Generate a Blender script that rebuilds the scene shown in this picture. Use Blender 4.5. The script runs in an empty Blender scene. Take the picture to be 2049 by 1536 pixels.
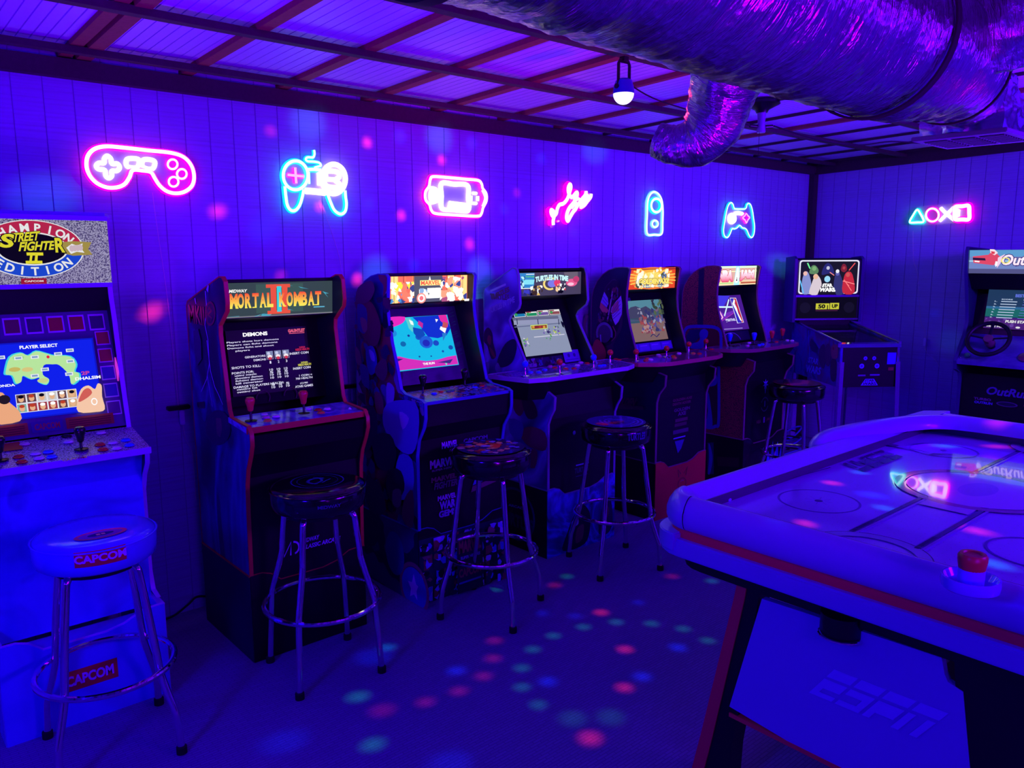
import bpy, bmesh, math, random
import numpy as np
from mathutils import Vector, Matrix, noise

S = bpy.context.scene
COL = S.collection
PI = math.pi
rnd = random.Random(7)

# ------------------------------------------------------------------ camera
F, CX, CY, H = 1580.0, 1024.5, 768.0, 1.52
_x = np.array([2860 - CX, 508 - CY, F]); _x /= np.linalg.norm(_x)
_y = np.array([-370 - CX, 519 - CY, F]); _y = _y - _x * (_y @ _x); _y /= np.linalg.norm(_y)
_z = np.cross(_x, _y)
R = np.stack([_x, _y, _z])
cam_d = bpy.data.cameras.new('camera')
cam_d.sensor_width = 36.0
cam_d.lens = F / 2049 * 36
cam_d.clip_start = 0.02
cam = bpy.data.objects.new('camera', cam_d)
COL.objects.link(cam)
m = Matrix.Identity(4)
for i in range(3):
    m[i][0] = R[i, 0]; m[i][1] = -R[i, 1]; m[i][2] = -R[i, 2]
m[2][3] = H
cam.matrix_world = m
S.camera = cam

# ------------------------------------------------------------------ world, lights, exposure
S.view_settings.view_transform = 'Standard'
S.view_settings.look = 'None'
S.view_settings.exposure = 0.0
S.view_settings.gamma = 1.0
try:
    S.view_settings.use_curve_mapping = False
except Exception:
    pass
S.cycles.use_denoising = True
S.cycles.max_bounces = 8
S.cycles.diffuse_bounces = 4
S.cycles.glossy_bounces = 4
S.cycles.transparent_max_bounces = 8
S.cycles.sample_clamp_indirect = 4.0
S.cycles.caustics_reflective = False
S.cycles.caustics_refractive = False
W = bpy.data.worlds.new('world'); S.world = W
W.use_nodes = True
W.node_tree.nodes['Background'].inputs[0].default_value = (0.06, 0.0, 1.0, 1)
W.node_tree.nodes['Background'].inputs[1].default_value = 0.0

def area(name, loc, target, size, energy, color, sy=None, spread=180):
    d = bpy.data.lights.new(name, 'AREA'); d.spread = math.radians(spread); d.energy = energy; d.color = color; d.size = size
    if sy: d.shape = 'RECTANGLE'; d.size_y = sy
    o = bpy.data.objects.new(name, d); COL.objects.link(o); o.location = loc
    v = Vector(target) - Vector(loc)
    o.rotation_euler = v.to_track_quat('-Z', 'Y').to_euler()
    return o
# blue LED flood lights of the room (out of frame); upward lamps are added fill to brighten the roof
area('flood_light', (-1.4, 0.9, 1.9), (0.9, 3.0, 0.7), 0.35, 58, (0.015, 0.0, 1.0))
area('flood_light', (3.2, -1.9, 2.15), (2.9, 2.3, 0.5), 1.0, 108, (0.190, 0.0, 1.0))
area('flood_light', (0.0, -1.9, 2.15), (1.0, 3.2, 1.3), 0.8, 28, (0.100, 0.0, 1.0))
area('flood_light', (4.0, -1.4, 2.1), (6.2, 1.9, 1.0), 0.5, 105, (0.110, 0.002, 1.0))  # added fill aimed at the right wall to brighten it
area('roof_fill', (-0.15, 1.6, 0.55), (0.7, 2.3, 2.3), 0.4, 17, (0.18, 0.0, 1.0), spread=95)
area('roof_fill', (1.0, -0.35, 1.05), (1.9, 1.6, 2.3), 0.3, 17, (0.28, 0.0, 1.0), spread=85)
area('roof_fill', (4.2, 0.5, 0.9), (3.9, 1.7, 2.3), 0.5, 26, (0.14, 0.002, 1.0), spread=95)
area('roof_fill', (2.9, -0.3, 0.9), (2.45, 2.3, 2.3), 0.2, 1.6, (1.0, 0.0, 0.6), spread=30)  # added pink accent on the roof, no real lamp behind it

# ------------------------------------------------------------------ pixel helpers (photo survey -> metres)
def ray(u, v): return R @ np.array([u - CX, v - CY, F])
C0 = np.array([0, 0, H])
def onz(p, z): d = ray(*p); return C0 + d * (z - H) / d[2]
def ony(p, y): d = ray(*p); return C0 + d * y / d[1]
def onx(p, x): d = ray(*p); return C0 + d * x / d[0]
def crop(ox, oy, s): return lambda a, b: (ox + a / s, oy + b / s)

# ------------------------------------------------------------------ materials
def lin(c): return c / 12.92 if c <= 0.04045 else ((c + 0.055) / 1.055) ** 2.4
def rgb(r, g, b): return (lin(r / 255), lin(g / 255), lin(b / 255), 1.0)
MATS = {}
def mat(name, col=(0.5, 0.5, 0.5, 1), rough=0.5, metal=0.0, emit=None, es=0.0, bump=0.0, bscale=40.0, coat=0.0, var=0.0, spec=0.5):
    if name in MATS: return MATS[name]
    M = bpy.data.materials.new(name); M.use_nodes = True; nt = M.node_tree; b = nt.nodes['Principled BSDF']
    b.inputs['Base Color'].default_value = col
    b.inputs['Roughness'].default_value = rough; b.inputs['Metallic'].default_value = metal
    b.inputs['Specular IOR Level'].default_value = spec
    if coat: b.inputs['Coat Weight'].default_value = coat; b.inputs['Coat Roughness'].default_value = 0.08
    if emit:
        b.inputs['Emission Color'].default_value = emit; b.inputs['Emission Strength'].default_value = es
    if bump or var:
        tc = nt.nodes.new('ShaderNodeTexCoord'); n = nt.nodes.new('ShaderNodeTexNoise')
        n.inputs['Scale'].default_value = bscale; n.inputs['Detail'].default_value = 4
        nt.links.new(tc.outputs['Object'], n.inputs['Vector'])
        if bump:
            bp = nt.nodes.new('ShaderNodeBump'); bp.inputs['Strength'].default_value = bump; bp.inputs['Distance'].default_value = 0.004
            nt.links.new(n.outputs['Fac'], bp.inputs['Height']); nt.links.new(bp.outputs['Normal'], b.inputs['Normal'])
        if var:
            mx = nt.nodes.new('ShaderNodeMix'); mx.data_type = 'RGBA'
            mx.inputs[6].default_value = tuple(c * (1 - var) for c in col[:3]) + (1,)
            mx.inputs[7].default_value = tuple(min(1, c * (1 + var)) for c in col[:3]) + (1,)
            nt.links.new(n.outputs['Fac'], mx.inputs[0]); nt.links.new(mx.outputs[2], b.inputs['Base Color'])
    MATS[name] = M
    return M

def attr_mat(name, lit, strength=1.0, rough=0.35, coat=0.0, diff=1.0):
    """flat print: colour from the mesh's colour attribute, on paper (diffuse) or back-lit (emission)"""
    if name in MATS: return MATS[name]
    M = bpy.data.materials.new(name); M.use_nodes = True; nt = M.node_tree; b = nt.nodes['Principled BSDF']
    a = nt.nodes.new('ShaderNodeVertexColor'); a.layer_name = 'Col'
    b.inputs['Roughness'].default_value = rough
    if coat: b.inputs['Coat Weight'].default_value = coat; b.inputs['Coat Roughness'].default_value = 0.06
    if lit:
        b.inputs['Base Color'].default_value = (0.004, 0.004, 0.004, 1); b.inputs['Specular IOR Level'].default_value = 0.05
        nt.links.new(a.outputs['Color'], b.inputs['Emission Color']); b.inputs['Emission Strength'].default_value = strength
    else:
        nt.links.new(a.outputs['Color'], b.inputs['Base Color'])
    MATS[name] = M
    return M

def swirl_mat(name, stops, scale=4.0, dist=2.0, rough=0.3, kind='noise', stretch=(1, 1, 1)):
    """printed vinyl artwork in loose coloured shapes"""
    if name in MATS: return MATS[name]
    M = bpy.data.materials.new(name); M.use_nodes = True; nt = M.node_tree; b = nt.nodes['Principled BSDF']
    b.inputs['Roughness'].default_value = rough
    tc = nt.nodes.new('ShaderNodeTexCoord'); mp = nt.nodes.new('ShaderNodeMapping'); mp.inputs['Scale'].default_value = stretch
    nt.links.new(tc.outputs['Object'], mp.inputs['Vector'])
    if kind == 'noise':
        n = nt.nodes.new('ShaderNodeTexNoise'); n.inputs['Scale'].default_value = scale; n.inputs['Distortion'].default_value = dist
        n.inputs['Detail'].default_value = 3; out = n.outputs['Fac']
    else:
        n = nt.nodes.new('ShaderNodeTexVoronoi'); n.inputs['Scale'].default_value = scale; out = n.outputs['Distance']
        w = nt.nodes.new('ShaderNodeTexNoise'); w.inputs['Scale'].default_value = scale * 0.6
        ad = nt.nodes.new('ShaderNodeMix'); ad.data_type = 'VECTOR'; ad.inputs[0].default_value = 0.25
        nt.links.new(mp.outputs[0], ad.inputs[4]); nt.links.new(w.outputs['Color'], ad.inputs[5])
        nt.links.new(mp.outputs[0], w.inputs['Vector'])
        nt.links.new(ad.outputs[1], n.inputs['Vector'])
        sp = nt.nodes.new('ShaderNodeSeparateColor'); nt.links.new(n.outputs['Color'], sp.inputs[0]); out = sp.outputs[0]
    if kind == 'noise': nt.links.new(mp.outputs[0], n.inputs['Vector'])
    r = nt.nodes.new('ShaderNodeValToRGB'); cr = r.color_ramp
    cr.interpolation = 'CONSTANT' if kind != 'noise' else 'LINEAR'
    while len(cr.elements) < len(stops): cr.elements.new(0.5)
    for e, (p, c) in zip(cr.elements, stops): e.position = p; e.color = c
    nt.links.new(out, r.inputs[0]); nt.links.new(r.outputs[0], b.inputs['Base Color'])
    MATS[name] = M
    return M

# ------------------------------------------------------------------ mesh builder
class MB:
    def __init__(s): s.v = []; s.f = []; s.m = []
    def add(s, vs, fs, mi=0):
        o = len(s.v); s.v += [tuple(map(float, p)) for p in vs]; s.f += [tuple(i + o for i in f) for f in fs]; s.m += [mi] * len(fs)
    def box(s, a, b, mi=0):
        (x0, y0, z0), (x1, y1, z1) = a, b
        s.add([(x0, y0, z0), (x1, y0, z0), (x1, y1, z0), (x0, y1, z0), (x0, y0, z1), (x1, y0, z1), (x1, y1, z1), (x0, y1, z1)],
              [(0, 3, 2, 1), (4, 5, 6, 7), (0, 1, 5, 4), (1, 2, 6, 5), (2, 3, 7, 6), (3, 0, 4, 7)], mi)
    def prism(s, pts, fn, a, b, mi=0):
        """closed polygon pts (2D) swept from a to b; fn(p, t) -> 3D"""
        n = len(pts); v = [fn(p, a) for p in pts] + [fn(p, b) for p in pts]
        f = [tuple(range(n))[::-1], tuple(range(n, 2 * n))] + [(i, (i + 1) % n, n + (i + 1) % n, n + i) for i in range(n)]
        s.add(v, f, mi)
    def ring(s, pts, fn, a, b, inn, out, mi=0):
        """band that follows a closed polygon's edge"""
        n = len(pts); P = [Vector(p) for p in pts]; ar = sum(P[i].x * P[(i + 1) % n].y - P[(i + 1) % n].x * P[i].y for i in range(n))
        sg = 1 if ar > 0 else -1; I = []; O = []
        for i in range(n):
            d1 = (P[i] - P[i - 1]).normalized(); d2 = (P[(i + 1) % n] - P[i]).normalized()
            n1 = Vector((d1.y, -d1.x)) * sg; n2 = Vector((d2.y, -d2.x)) * sg; nn = (n1 + n2)
            nn = nn.normalized() if nn.length > 1e-6 else n1
            k = 1 / max(0.5, nn.dot(n1)); O.append(P[i] + nn * out * k); I.append(P[i] - nn * inn * k)
        v = [fn(p, a) for p in O] + [fn(p, b) for p in O] + [fn(p, a) for p in I] + [fn(p, b) for p in I]; f = []
        for i in range(n):
            j = (i + 1) % n
            f += [(i, j, n + j, n + i), (2 * n + j, 2 * n + i, 3 * n + i, 3 * n + j), (j, i, 2 * n + i, 2 * n + j), (n + i, n + j, 3 * n + j, 3 * n + i)]
        s.add(v, f, mi)
    def tube(s, pts, r, seg=10, closed=False, caps=True, mi=0, up=None, flat=1.0):
        P = [Vector(p) for p in pts]; n = len(P); rr = r if hasattr(r, '__len__') else [r] * n
        T = []
        for i in range(n):
            a = P[i - 1] if (i or closed) else P[i]; b = P[(i + 1) % n] if (i < n - 1 or closed) else P[i]
            t = (b - a); T.append(t.normalized() if t.length > 1e-9 else Vector((0, 0, 1)))
        ref = Vector(up) if up else (Vector((0, 0, 1)) if abs(T[0].z) < 0.9 else Vector((1, 0, 0)))
        N = (ref - T[0] * ref.dot(T[0])).normalized(); v = []
        for i in range(n):
            if up: N = (ref - T[i] * ref.dot(T[i])); N = N.normalized() if N.length > 1e-5 else Vector((1, 0, 0))
            else:
                N = N - T[i] * N.dot(T[i]); N.normalize()
            B = T[i].cross(N)
            for k in range(seg):
                a = 2 * PI * k / seg; v.append(P[i] + (N * math.cos(a) * flat + B * math.sin(a)) * rr[i])
        f = []
        for i in range(n if closed else n - 1):
            j = (i + 1) % n
            for k in range(seg):
                l = (k + 1) % seg; f.append((i * seg + k, i * seg + l, j * seg + l, j * seg + k))
        if caps and not closed: f += [tuple(range(seg))[::-1], tuple(range((n - 1) * seg, n * seg))]
        s.add(v, f, mi)
    def lathe(s, prof, seg=32, c=(0, 0, 0), mi=0, axis=None):
        v = []; n = len(prof); M_ = axis
        for k in range(seg):
            a = 2 * PI * k / seg
            for (r, z) in prof:
                p = Vector((r * math.cos(a), r * math.sin(a), z))
                if M_: p = M_ @ p
                v.append(p + Vector(c))
        f = []
        for k in range(seg):
            l = (k + 1) % seg
            for i in range(n - 1): f.append((k * n + i, l * n + i, l * n + i + 1, k * n + i + 1))
        s.add(v, f, mi)
        o = len(s.v) - len(v)
        for i, rev in ((0, True), (n - 1, False)):
            if prof[i][0] > 1e-5:
                q = [o + k * n + i for k in range(seg)]; s.f.append(tuple(q[::-1] if rev else q)); s.m.append(mi)
    def build(s, name, mats, parent=None, smooth=35, bevel=0.0):
        me = bpy.data.meshes.new(name); me.from_pydata(s.v, [], s.f); me.validate()
        if not isinstance(mats, (list, tuple)): mats = [mats]
        for q in mats: me.materials.append(q)
        if len(mats) > 1:
            for p, i in zip(me.polygons, s.m): p.material_index = i
        if bevel:
            bm = bmesh.new(); bm.from_mesh(me)
            es = [e for e in bm.edges if len(e.link_faces) == 2 and e.calc_face_angle(0) > 0.6]
            bmesh.ops.bevel(bm, geom=es, offset=bevel, segments=2, affect='EDGES', clamp_overlap=True)
            bm.to_mesh(me); bm.free()
        if smooth:
            me.shade_smooth(); me.set_sharp_from_angle(angle=math.radians(smooth))
        o = bpy.data.objects.new(name, me); COL.objects.link(o)
        if parent: attach(o, parent)
        return o

def attach(o, parent):
    o.parent = parent; o.matrix_parent_inverse = Matrix.Identity(4)
    # geometry is given in world metres: undo the parents' translations
    t = Vector((0, 0, 0)); q = parent
    while q: t += Vector(q.location); q = q.parent
    o.location = -t if not o.get('_rel') else o.location

def tag(o, label=None, cat=None, group=None, kind=None):
    if label: o['label'] = label
    if cat: o['category'] = cat
    if group: o['group'] = group
    if kind: o['kind'] = kind
    return o
def thing(name, label, cat, loc=(0, 0, 0), group=None):
    o = bpy.data.objects.new(name, None); COL.objects.link(o); o.location = loc; o.empty_display_size = 0.1
    return tag(o, label, cat, group)
def kids(o): return [c for c in list(bpy.data.objects) if c.parent == o]
def tree(o): return [(c, tree(c)) for c in kids(o)]
def copy_tree(o, T=None, parent=None):
    if T is None: T = tree(o)
    c = o.copy(); COL.objects.link(c)
    if parent: c.parent = parent
    for ch, sub in T: copy_tree(ch, sub, c)
    return c

# ------------------------------------------------------------------ flat print (lettering, screens, artwork) as coloured polygons
_tc = {}
def glyphs(body, bold=0.0, space=1.0, align='LEFT', line=1.0, shear=0.0):
    key = (body, bold, space, align, line, shear)
    if key not in _tc:
        c = bpy.data.curves.new('t', 'FONT'); c.body = body; c.offset = bold; c.resolution_u = 3; c.space_character = space
        c.align_x = align; c.space_line = line; c.shear = shear; c.fill_mode = 'FRONT'
        o = bpy.data.objects.new('t', c); COL.objects.link(o)
        bpy.context.view_layer.update()
        me = o.evaluated_get(bpy.context.evaluated_depsgraph_get()).to_mesh()
        v = np.array([(p.co.x, p.co.y) for p in me.vertices]); f = [tuple(p.vertices) for p in me.polygons]
        o.evaluated_get(bpy.context.evaluated_depsgraph_get()).to_mesh_clear()
        bpy.data.objects.remove(o); bpy.data.curves.remove(c)
        _tc[key] = (v, f)
    return _tc[key]

class Art:
    """plane with lower-left corner O and full edge vectors U, V; everything is laid in 0..1 x 0..1"""
    def __init__(s, O, U, V, N=None, step=0.00018, lift=0.0006):
        s.O = np.array(O, float); s.U = np.array(U, float); s.V = np.array(V, float)
        n = np.cross(s.U, s.V) if N is None else np.array(N, float); s.N = n / np.linalg.norm(n)
        s.step = step; s.k = lift; s.v = []; s.f = []; s.c = []; s.nn = np.cross(s.U, s.V)
        s.w = np.linalg.norm(s.U); s.h = np.linalg.norm(s.V)
    def px(s, p):
        d = ray(*p); t = ((s.O - C0) @ s.nn) / (d @ s.nn); q = C0 + d * t - s.O
        G = np.array([[s.U @ s.U, s.U @ s.V], [s.U @ s.V, s.V @ s.V]]); return tuple(np.linalg.solve(G, np.array([q @ s.U, q @ s.V])))
    def add(s, pts, faces, col):
        o = len(s.v)
        for (u, v) in pts: s.v.append(tuple(s.O + s.U * u + s.V * v + s.N * s.k))
        flip = np.dot(np.cross(s.U, s.V), s.N) < 0
        for f in faces:
            if len(f) > 2:
                a = sum(pts[f[i]][0] * pts[f[(i + 1) % len(f)]][1] - pts[f[(i + 1) % len(f)]][0] * pts[f[i]][1] for i in range(len(f)))
                if (a < 0) != flip: f = tuple(f)[::-1]
            s.f.append(tuple(i + o for i in f)); s.c.append([col(pts[i]) if callable(col) else col for i in f])
        s.k += s.step
    def poly(s, pts, col): s.add(list(pts), [tuple(range(len(pts)))], col)
    def rect(s, u0, v0, u1, v1, col): s.poly([(u0, v0), (u1, v0), (u1, v1), (u0, v1)], col)
    def disc(s, u, v, ru, rv, col, n=28, a0=0.0):
        s.poly([(u + ru * math.cos(2 * PI * i / n + a0), v + rv * math.sin(2 * PI * i / n + a0)) for i in range(n)], col)
    def arc(s, u, v, r0, r1, asp, a, b, col, n=24):
        P = [(u + r1 * math.cos(t), v + r1 * asp * math.sin(t)) for t in np.linspace(a, b, n)] + [(u + r0 * math.cos(t), v + r0 * asp * math.sin(t)) for t in np.linspace(b, a, n)]
        k = len(P); s.add(P, [(i, i + 1, k - 2 - i, k - 1 - i) for i in range(n - 1)], col)
    def stroke(s, pts, w, col, w2=None):
        """polyline of width w metres tapering to w2"""
        P = [np.array((p[0] * s.w, p[1] * s.h)) for p in pts]; n = len(P); L = []; Rr = []
        for i in range(n):
            t = P[min(i + 1, n - 1)] - P[max(i - 1, 0)]; t = t / (np.linalg.norm(t) + 1e-9); nn = np.array((-t[1], t[0]))
            ww = w + ((w2 if w2 is not None else w) - w) * i / max(1, n - 1)
            L.append(P[i] + nn * ww / 2); Rr.append(P[i] - nn * ww / 2)
        Q = [(p[0] / s.w, p[1] / s.h) for p in L + Rr]
        s.add(Q, [(i, i + 1, n + i + 1, n + i) for i in range(n - 1)], col)
    def text(s, body, u0, v0, u1, v1, col, bold=0.0, space=1.0, align='LEFT', line=1.0, shear=0.0, warp=None, outline=None, ow=0.03, fit=True):
        for (cc, bb) in ([(outline, bold + ow)] if outline else []) + [(col, bold)]:
            v, f = glyphs(body, bb, space, align, line, shear)
            v0_, f0_ = glyphs(body, bold, space, align, line, shear)
            if not len(v0_): return
            mn = v0_.min(0); mx = v0_.max(0); sp = mx - mn; sp[sp == 0] = 1
            P = []
            for q in v:
                a = (q - mn) / sp
                p = (u0 + (u1 - u0) * a[0], v0 + (v1 - v0) * a[1])
                P.append(warp(p[0], p[1]) if warp else p)
            s.add(P, f, cc)
    def arctext(s, body, cu, cv, ru, rv, a0, a1, size, col, bold=0.0, inward=False):
        """letters set along an elliptical arc, size in metres"""
        n = len(body)
        for i, ch in enumerate(body):
            if ch == ' ': continue
            t = a0 + (a1 - a0) * (i + 0.5) / n; x = cu + ru * math.cos(t); y = cv + rv * math.sin(t)
            tx, ty = -ru * math.sin(t) * s.w, rv * math.cos(t) * s.h
            if a1 < a0: tx, ty = -tx, -ty
            l = math.hypot(tx, ty); tx /= l; ty /= l
            v, f = glyphs(ch, bold); c = (v.min(0) + v.max(0)) / 2; c[1] = 0.35
            P = [(x + ((q[0] - c[0]) * tx - (q[1] - c[1]) * ty) * size / s.w, y + ((q[0] - c[0]) * ty + (q[1] - c[1]) * tx) * size / s.h) for q in v]
            s.add(P, f, col)
    def blobs(s, rg, n, pal, seed=1, size=(0.05, 0.14), pts=7):
        rr = random.Random(seed); u0, v0, u1, v1 = rg
        for i in range(n):
            u = rr.uniform(u0, u1); v = rr.uniform(v0, v1); sz = rr.uniform(*size); P = []
            for k in range(pts):
                a = 2 * PI * k / pts + rr.uniform(-0.3, 0.3); q = sz * rr.uniform(0.4, 1.2)
                P.append((min(u1, max(u0, u + q * math.cos(a) / s.w)), min(v1, max(v0, v + q * math.sin(a) / s.h))))
            s.poly(P, rr.choice(pal))
    def flush(s, name, material, parent=None):
        s.build(name, material, parent); s.v = []; s.f = []; s.c = []
    def build(s, name, material, parent=None):
        me = bpy.data.meshes.new(name); me.from_pydata(s.v, [], s.f)
        at = me.color_attributes.new('Col', 'FLOAT_COLOR', 'CORNER')
        flat = []
        for c in s.c:
            for q in c: flat += [q[0], q[1], q[2], 1.0]
        at.data.foreach_set('color', flat)
        me.materials.append(material)
        o = bpy.data.objects.new(name, me); COL.objects.link(o)
        if parent: attach(o, parent)
        return o

def cr(pts, closed=True, k=6):
    """Catmull-Rom smoothing"""
    n = len(pts); out = []; P = [np.array(p, float) for p in pts]
    rng = range(n) if closed else range(n - 1)
    for i in rng:
        p0 = P[(i - 1) % n] if closed else P[max(i - 1, 0)]; p1 = P[i]; p2 = P[(i + 1) % n]; p3 = P[(i + 2) % n] if closed else P[min(i + 2, n - 1)]
        for j in range(k):
            t = j / k; out.append(tuple(0.5 * ((2 * p1) + (-p0 + p2) * t + (2 * p0 - 5 * p1 + 4 * p2 - p3) * t * t + (-p0 + 3 * p1 - 3 * p2 + p3) * t ** 3)))
    if not closed: out.append(tuple(P[-1]))
    return out

# palette
WHT = rgb(245, 245, 245); BLK = rgb(6, 6, 10); RED = rgb(215, 30, 45); YEL = rgb(240, 230, 40); BLU = rgb(30, 60, 200)
M_black = mat('black_laminate', rgb(16, 16, 20), 0.45, spec=0.35)
M_dark = mat('dark_plastic', rgb(10, 10, 12), 0.35)
M_chrome = mat('chrome', (0.85, 0.85, 0.87, 1), 0.08, 1.0)
M_rubber = mat('black_rubber', rgb(14, 14, 14), 0.8)
M_wood = mat('dark_wood', rgb(62, 38, 48), 0.75, bump=0.3, bscale=60, var=0.35)
M_wood_red = mat('reddish_wood', rgb(140, 60, 62), 0.75, bump=0.3, bscale=60, var=0.25)
M_cable_b = mat('black_cable', rgb(12, 12, 16), 0.6)
M_cable_w = mat('white_cable', rgb(215, 215, 225), 0.5)
M_white_pl = mat('white_plastic', rgb(225, 225, 235), 0.3)
P_flat = attr_mat('vinyl_print', False, rough=0.4)
P_gloss = attr_mat('glossy_print', False, rough=0.18, coat=0.4)

# ================================================================== THE SETTING
XL, XR, YF, YB = -2.2, 6.22, -2.8, 3.38
def zr(y): return 2.256 + 0.03 * (YB - y)          # underside of the roof sheets
def zp(y): return zr(y) - 0.055                      # underside of the purlins

def carpet():
    M = bpy.data.materials.new('ribbed_carpet'); M.use_nodes = True; nt = M.node_tree; b = nt.nodes['Principled BSDF']
    b.inputs['Roughness'].default_value = 0.95; b.inputs['Specular IOR Level'].default_value = 0.1
    tc = nt.nodes.new('ShaderNodeTexCoord')
    bk = nt.nodes.new('ShaderNodeTexBrick'); bk.inputs['Scale'].default_value = 1.0
    bk.inputs['Brick Width'].default_value = 0.045; bk.inputs['Row Height'].default_value = 0.012; bk.inputs['Mortar Size'].default_value = 0.0018
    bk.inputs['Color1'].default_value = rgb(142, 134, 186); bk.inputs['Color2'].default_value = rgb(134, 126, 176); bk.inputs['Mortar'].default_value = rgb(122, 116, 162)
    nt.links.new(tc.outputs['Object'], bk.inputs['Vector'])
    n = nt.nodes.new('ShaderNodeTexNoise'); n.inputs['Scale'].default_value = 420; n.inputs['Detail'].default_value = 3
    nt.links.new(tc.outputs['Object'], n.inputs['Vector'])
    mx = nt.nodes.new('ShaderNodeMix'); mx.data_type = 'RGBA'; mx.blend_type = 'MULTIPLY'; mx.inputs[0].default_value = 0.45
    nt.links.new(bk.outputs['Color'], mx.inputs[6]); nt.links.new(n.outputs['Fac'], mx.inputs[7]); nt.links.new(mx.outputs[2], b.inputs['Base Color'])
    bp = nt.nodes.new('ShaderNodeBump'); bp.inputs['Strength'].default_value = 0.3; bp.inputs['Distance'].default_value = 0.0015
    nt.links.new(mx.outputs[2], bp.inputs['Height']); nt.links.new(bp.outputs['Normal'], b.inputs['Normal'])
    return M
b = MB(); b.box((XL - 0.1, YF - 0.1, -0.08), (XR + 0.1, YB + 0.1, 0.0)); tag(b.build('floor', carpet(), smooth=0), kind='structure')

def board_mat():
    M = bpy.data.materials.new('painted_siding'); M.use_nodes = True; nt = M.node_tree; b = nt.nodes['Principled BSDF']
    b.inputs['Roughness'].default_value = 0.6
    tc = nt.nodes.new('ShaderNodeTexCoord'); mp = nt.nodes.new('ShaderNodeMapping'); mp.inputs['Scale'].default_value = (2, 2, 70)
    nt.links.new(tc.outputs['Object'], mp.inputs[0]); n = nt.nodes.new('ShaderNodeTexNoise'); n.inputs['Scale'].default_value = 1.6; n.inputs['Detail'].default_value = 5
    nt.links.new(mp.outputs[0], n.inputs['Vector'])
    r = nt.nodes.new('ShaderNodeValToRGB'); r.color_ramp.elements[0].position = 0.35; r.color_ramp.elements[1].position = 0.55
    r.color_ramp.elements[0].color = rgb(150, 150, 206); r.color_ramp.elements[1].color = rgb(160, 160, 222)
    nt.links.new(n.outputs['Fac'], r.inputs[0]); nt.links.new(r.outputs[0], b.inputs['Base Color'])
    bp = nt.nodes.new('ShaderNodeBump'); bp.inputs['Strength'].default_value = 0.35; bp.inputs['Distance'].default_value = 0.0025
    nt.links.new(n.outputs['Fac'], bp.inputs['Height']); nt.links.new(bp.outputs['Normal'], b.inputs['Normal'])
    return M
M_wall = board_mat()
M_groove = mat('siding_groove', rgb(130, 130, 180), 0.8)
ZT = 2.32
def wall(name, box, axis, start, stop, phase, face, boards=True):
    b = MB(); b.box(*box); w = b.build(name, M_groove if boards else M_wall, smooth=0); tag(w, kind='structure')
    if not boards: return w
    k0 = math.floor((start - phase) / 0.1); k1 = math.ceil((stop - phase) / 0.1)
    bb = MB()                                   # one board, shared by all
    if axis == 'x': bb.box((0.0014, -0.003, 0.0), (0.0986, 0.005, ZT))
    else: bb.box((-0.003, 0.0014, 0.0), (0.005, 0.0986, ZT))
    me = None
    for k in range(k0, k1):
        p = phase + 0.1 * k
        if me is None:
            o = bb.build('board', M_wall, smooth=0, bevel=0.0012); me = o.data
        else:
            o = bpy.data.objects.new('board', me); COL.objects.link(o)
        o.parent = w; o.location = (p, face, 0) if axis == 'x' else (face, p, 0)
    return w
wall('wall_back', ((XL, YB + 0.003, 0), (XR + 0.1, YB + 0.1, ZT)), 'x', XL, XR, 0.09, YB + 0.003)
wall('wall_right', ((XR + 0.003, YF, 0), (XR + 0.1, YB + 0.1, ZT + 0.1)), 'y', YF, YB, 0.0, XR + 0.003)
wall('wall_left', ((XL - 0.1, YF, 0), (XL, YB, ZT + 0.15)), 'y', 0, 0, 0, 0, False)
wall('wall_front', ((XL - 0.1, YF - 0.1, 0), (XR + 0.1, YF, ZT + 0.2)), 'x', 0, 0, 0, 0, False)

# roof: purlins along the long wall, rafters above them, ribbed sheets on top
def roofmat():
    M = bpy.data.materials.new('roof_sheet'); M.use_nodes = True; nt = M.node_tree; b = nt.nodes['Principled BSDF']
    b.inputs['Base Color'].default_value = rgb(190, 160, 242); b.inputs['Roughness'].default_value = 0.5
    return M
M_roof = roofmat()
b = MB(); b.add([(XL, YF, zr(YF) + 0.02), (XR + 0.1, YF, zr(YF) + 0.02), (XR + 0.1, YB + 0.1, zr(YB) + 0.02), (XL, YB + 0.1, zr(YB) + 0.02),
                 (XL, YF, zr(YF) + 0.08), (XR + 0.1, YF, zr(YF) + 0.08), (XR + 0.1, YB + 0.1, zr(YB) + 0.08), (XL, YB + 0.1, zr(YB) + 0.08)],
                [(0, 3, 2, 1), (4, 5, 6, 7), (0, 1, 5, 4), (1, 2, 6, 5), (2, 3, 7, 6), (3, 0, 4, 7)])
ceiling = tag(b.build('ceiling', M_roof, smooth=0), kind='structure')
RX = [0.80 - 0.41 * k for k in range(7, 0, -1)] + [0.80, 1.20, 1.61, 2.03, 2.43, 2.86, 3.28, 3.69, 4.13, 4.51, 4.93, 5.33, 5.72, 6.11]
RX = [x for x in RX if x > XL] + [XR]
def sheet(x0, x1):
    b = MB(); xs = []; n = max(2, round((x1 - x0) / 0.042)); st = (x1 - x0) / n
    for i in range(n):
        a = x0 + i * st; xs += [(a, 0), (a + st * 0.88, 0), (a + st * 0.89, 0.006), (a + st * 0.99, 0.006)]
    xs.append((x1, 0)); v = []; f = []
    for (x, dz) in xs: v += [(x, YF, zr(YF) + dz + 0.006), (x, YB, zr(YB) + dz + 0.006)]
    for i in range(len(xs) - 1): f.append((2 * i, 2 * i + 1, 2 * i + 3, 2 * i + 2))
    b.add(v, f); return b
for i in range(len(RX) - 1):
    if RX[i + 1] - RX[i] > 0.05: sheet(RX[i], RX[i + 1]).build('roof_panel', M_roof, ceiling, smooth=0)
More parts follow.
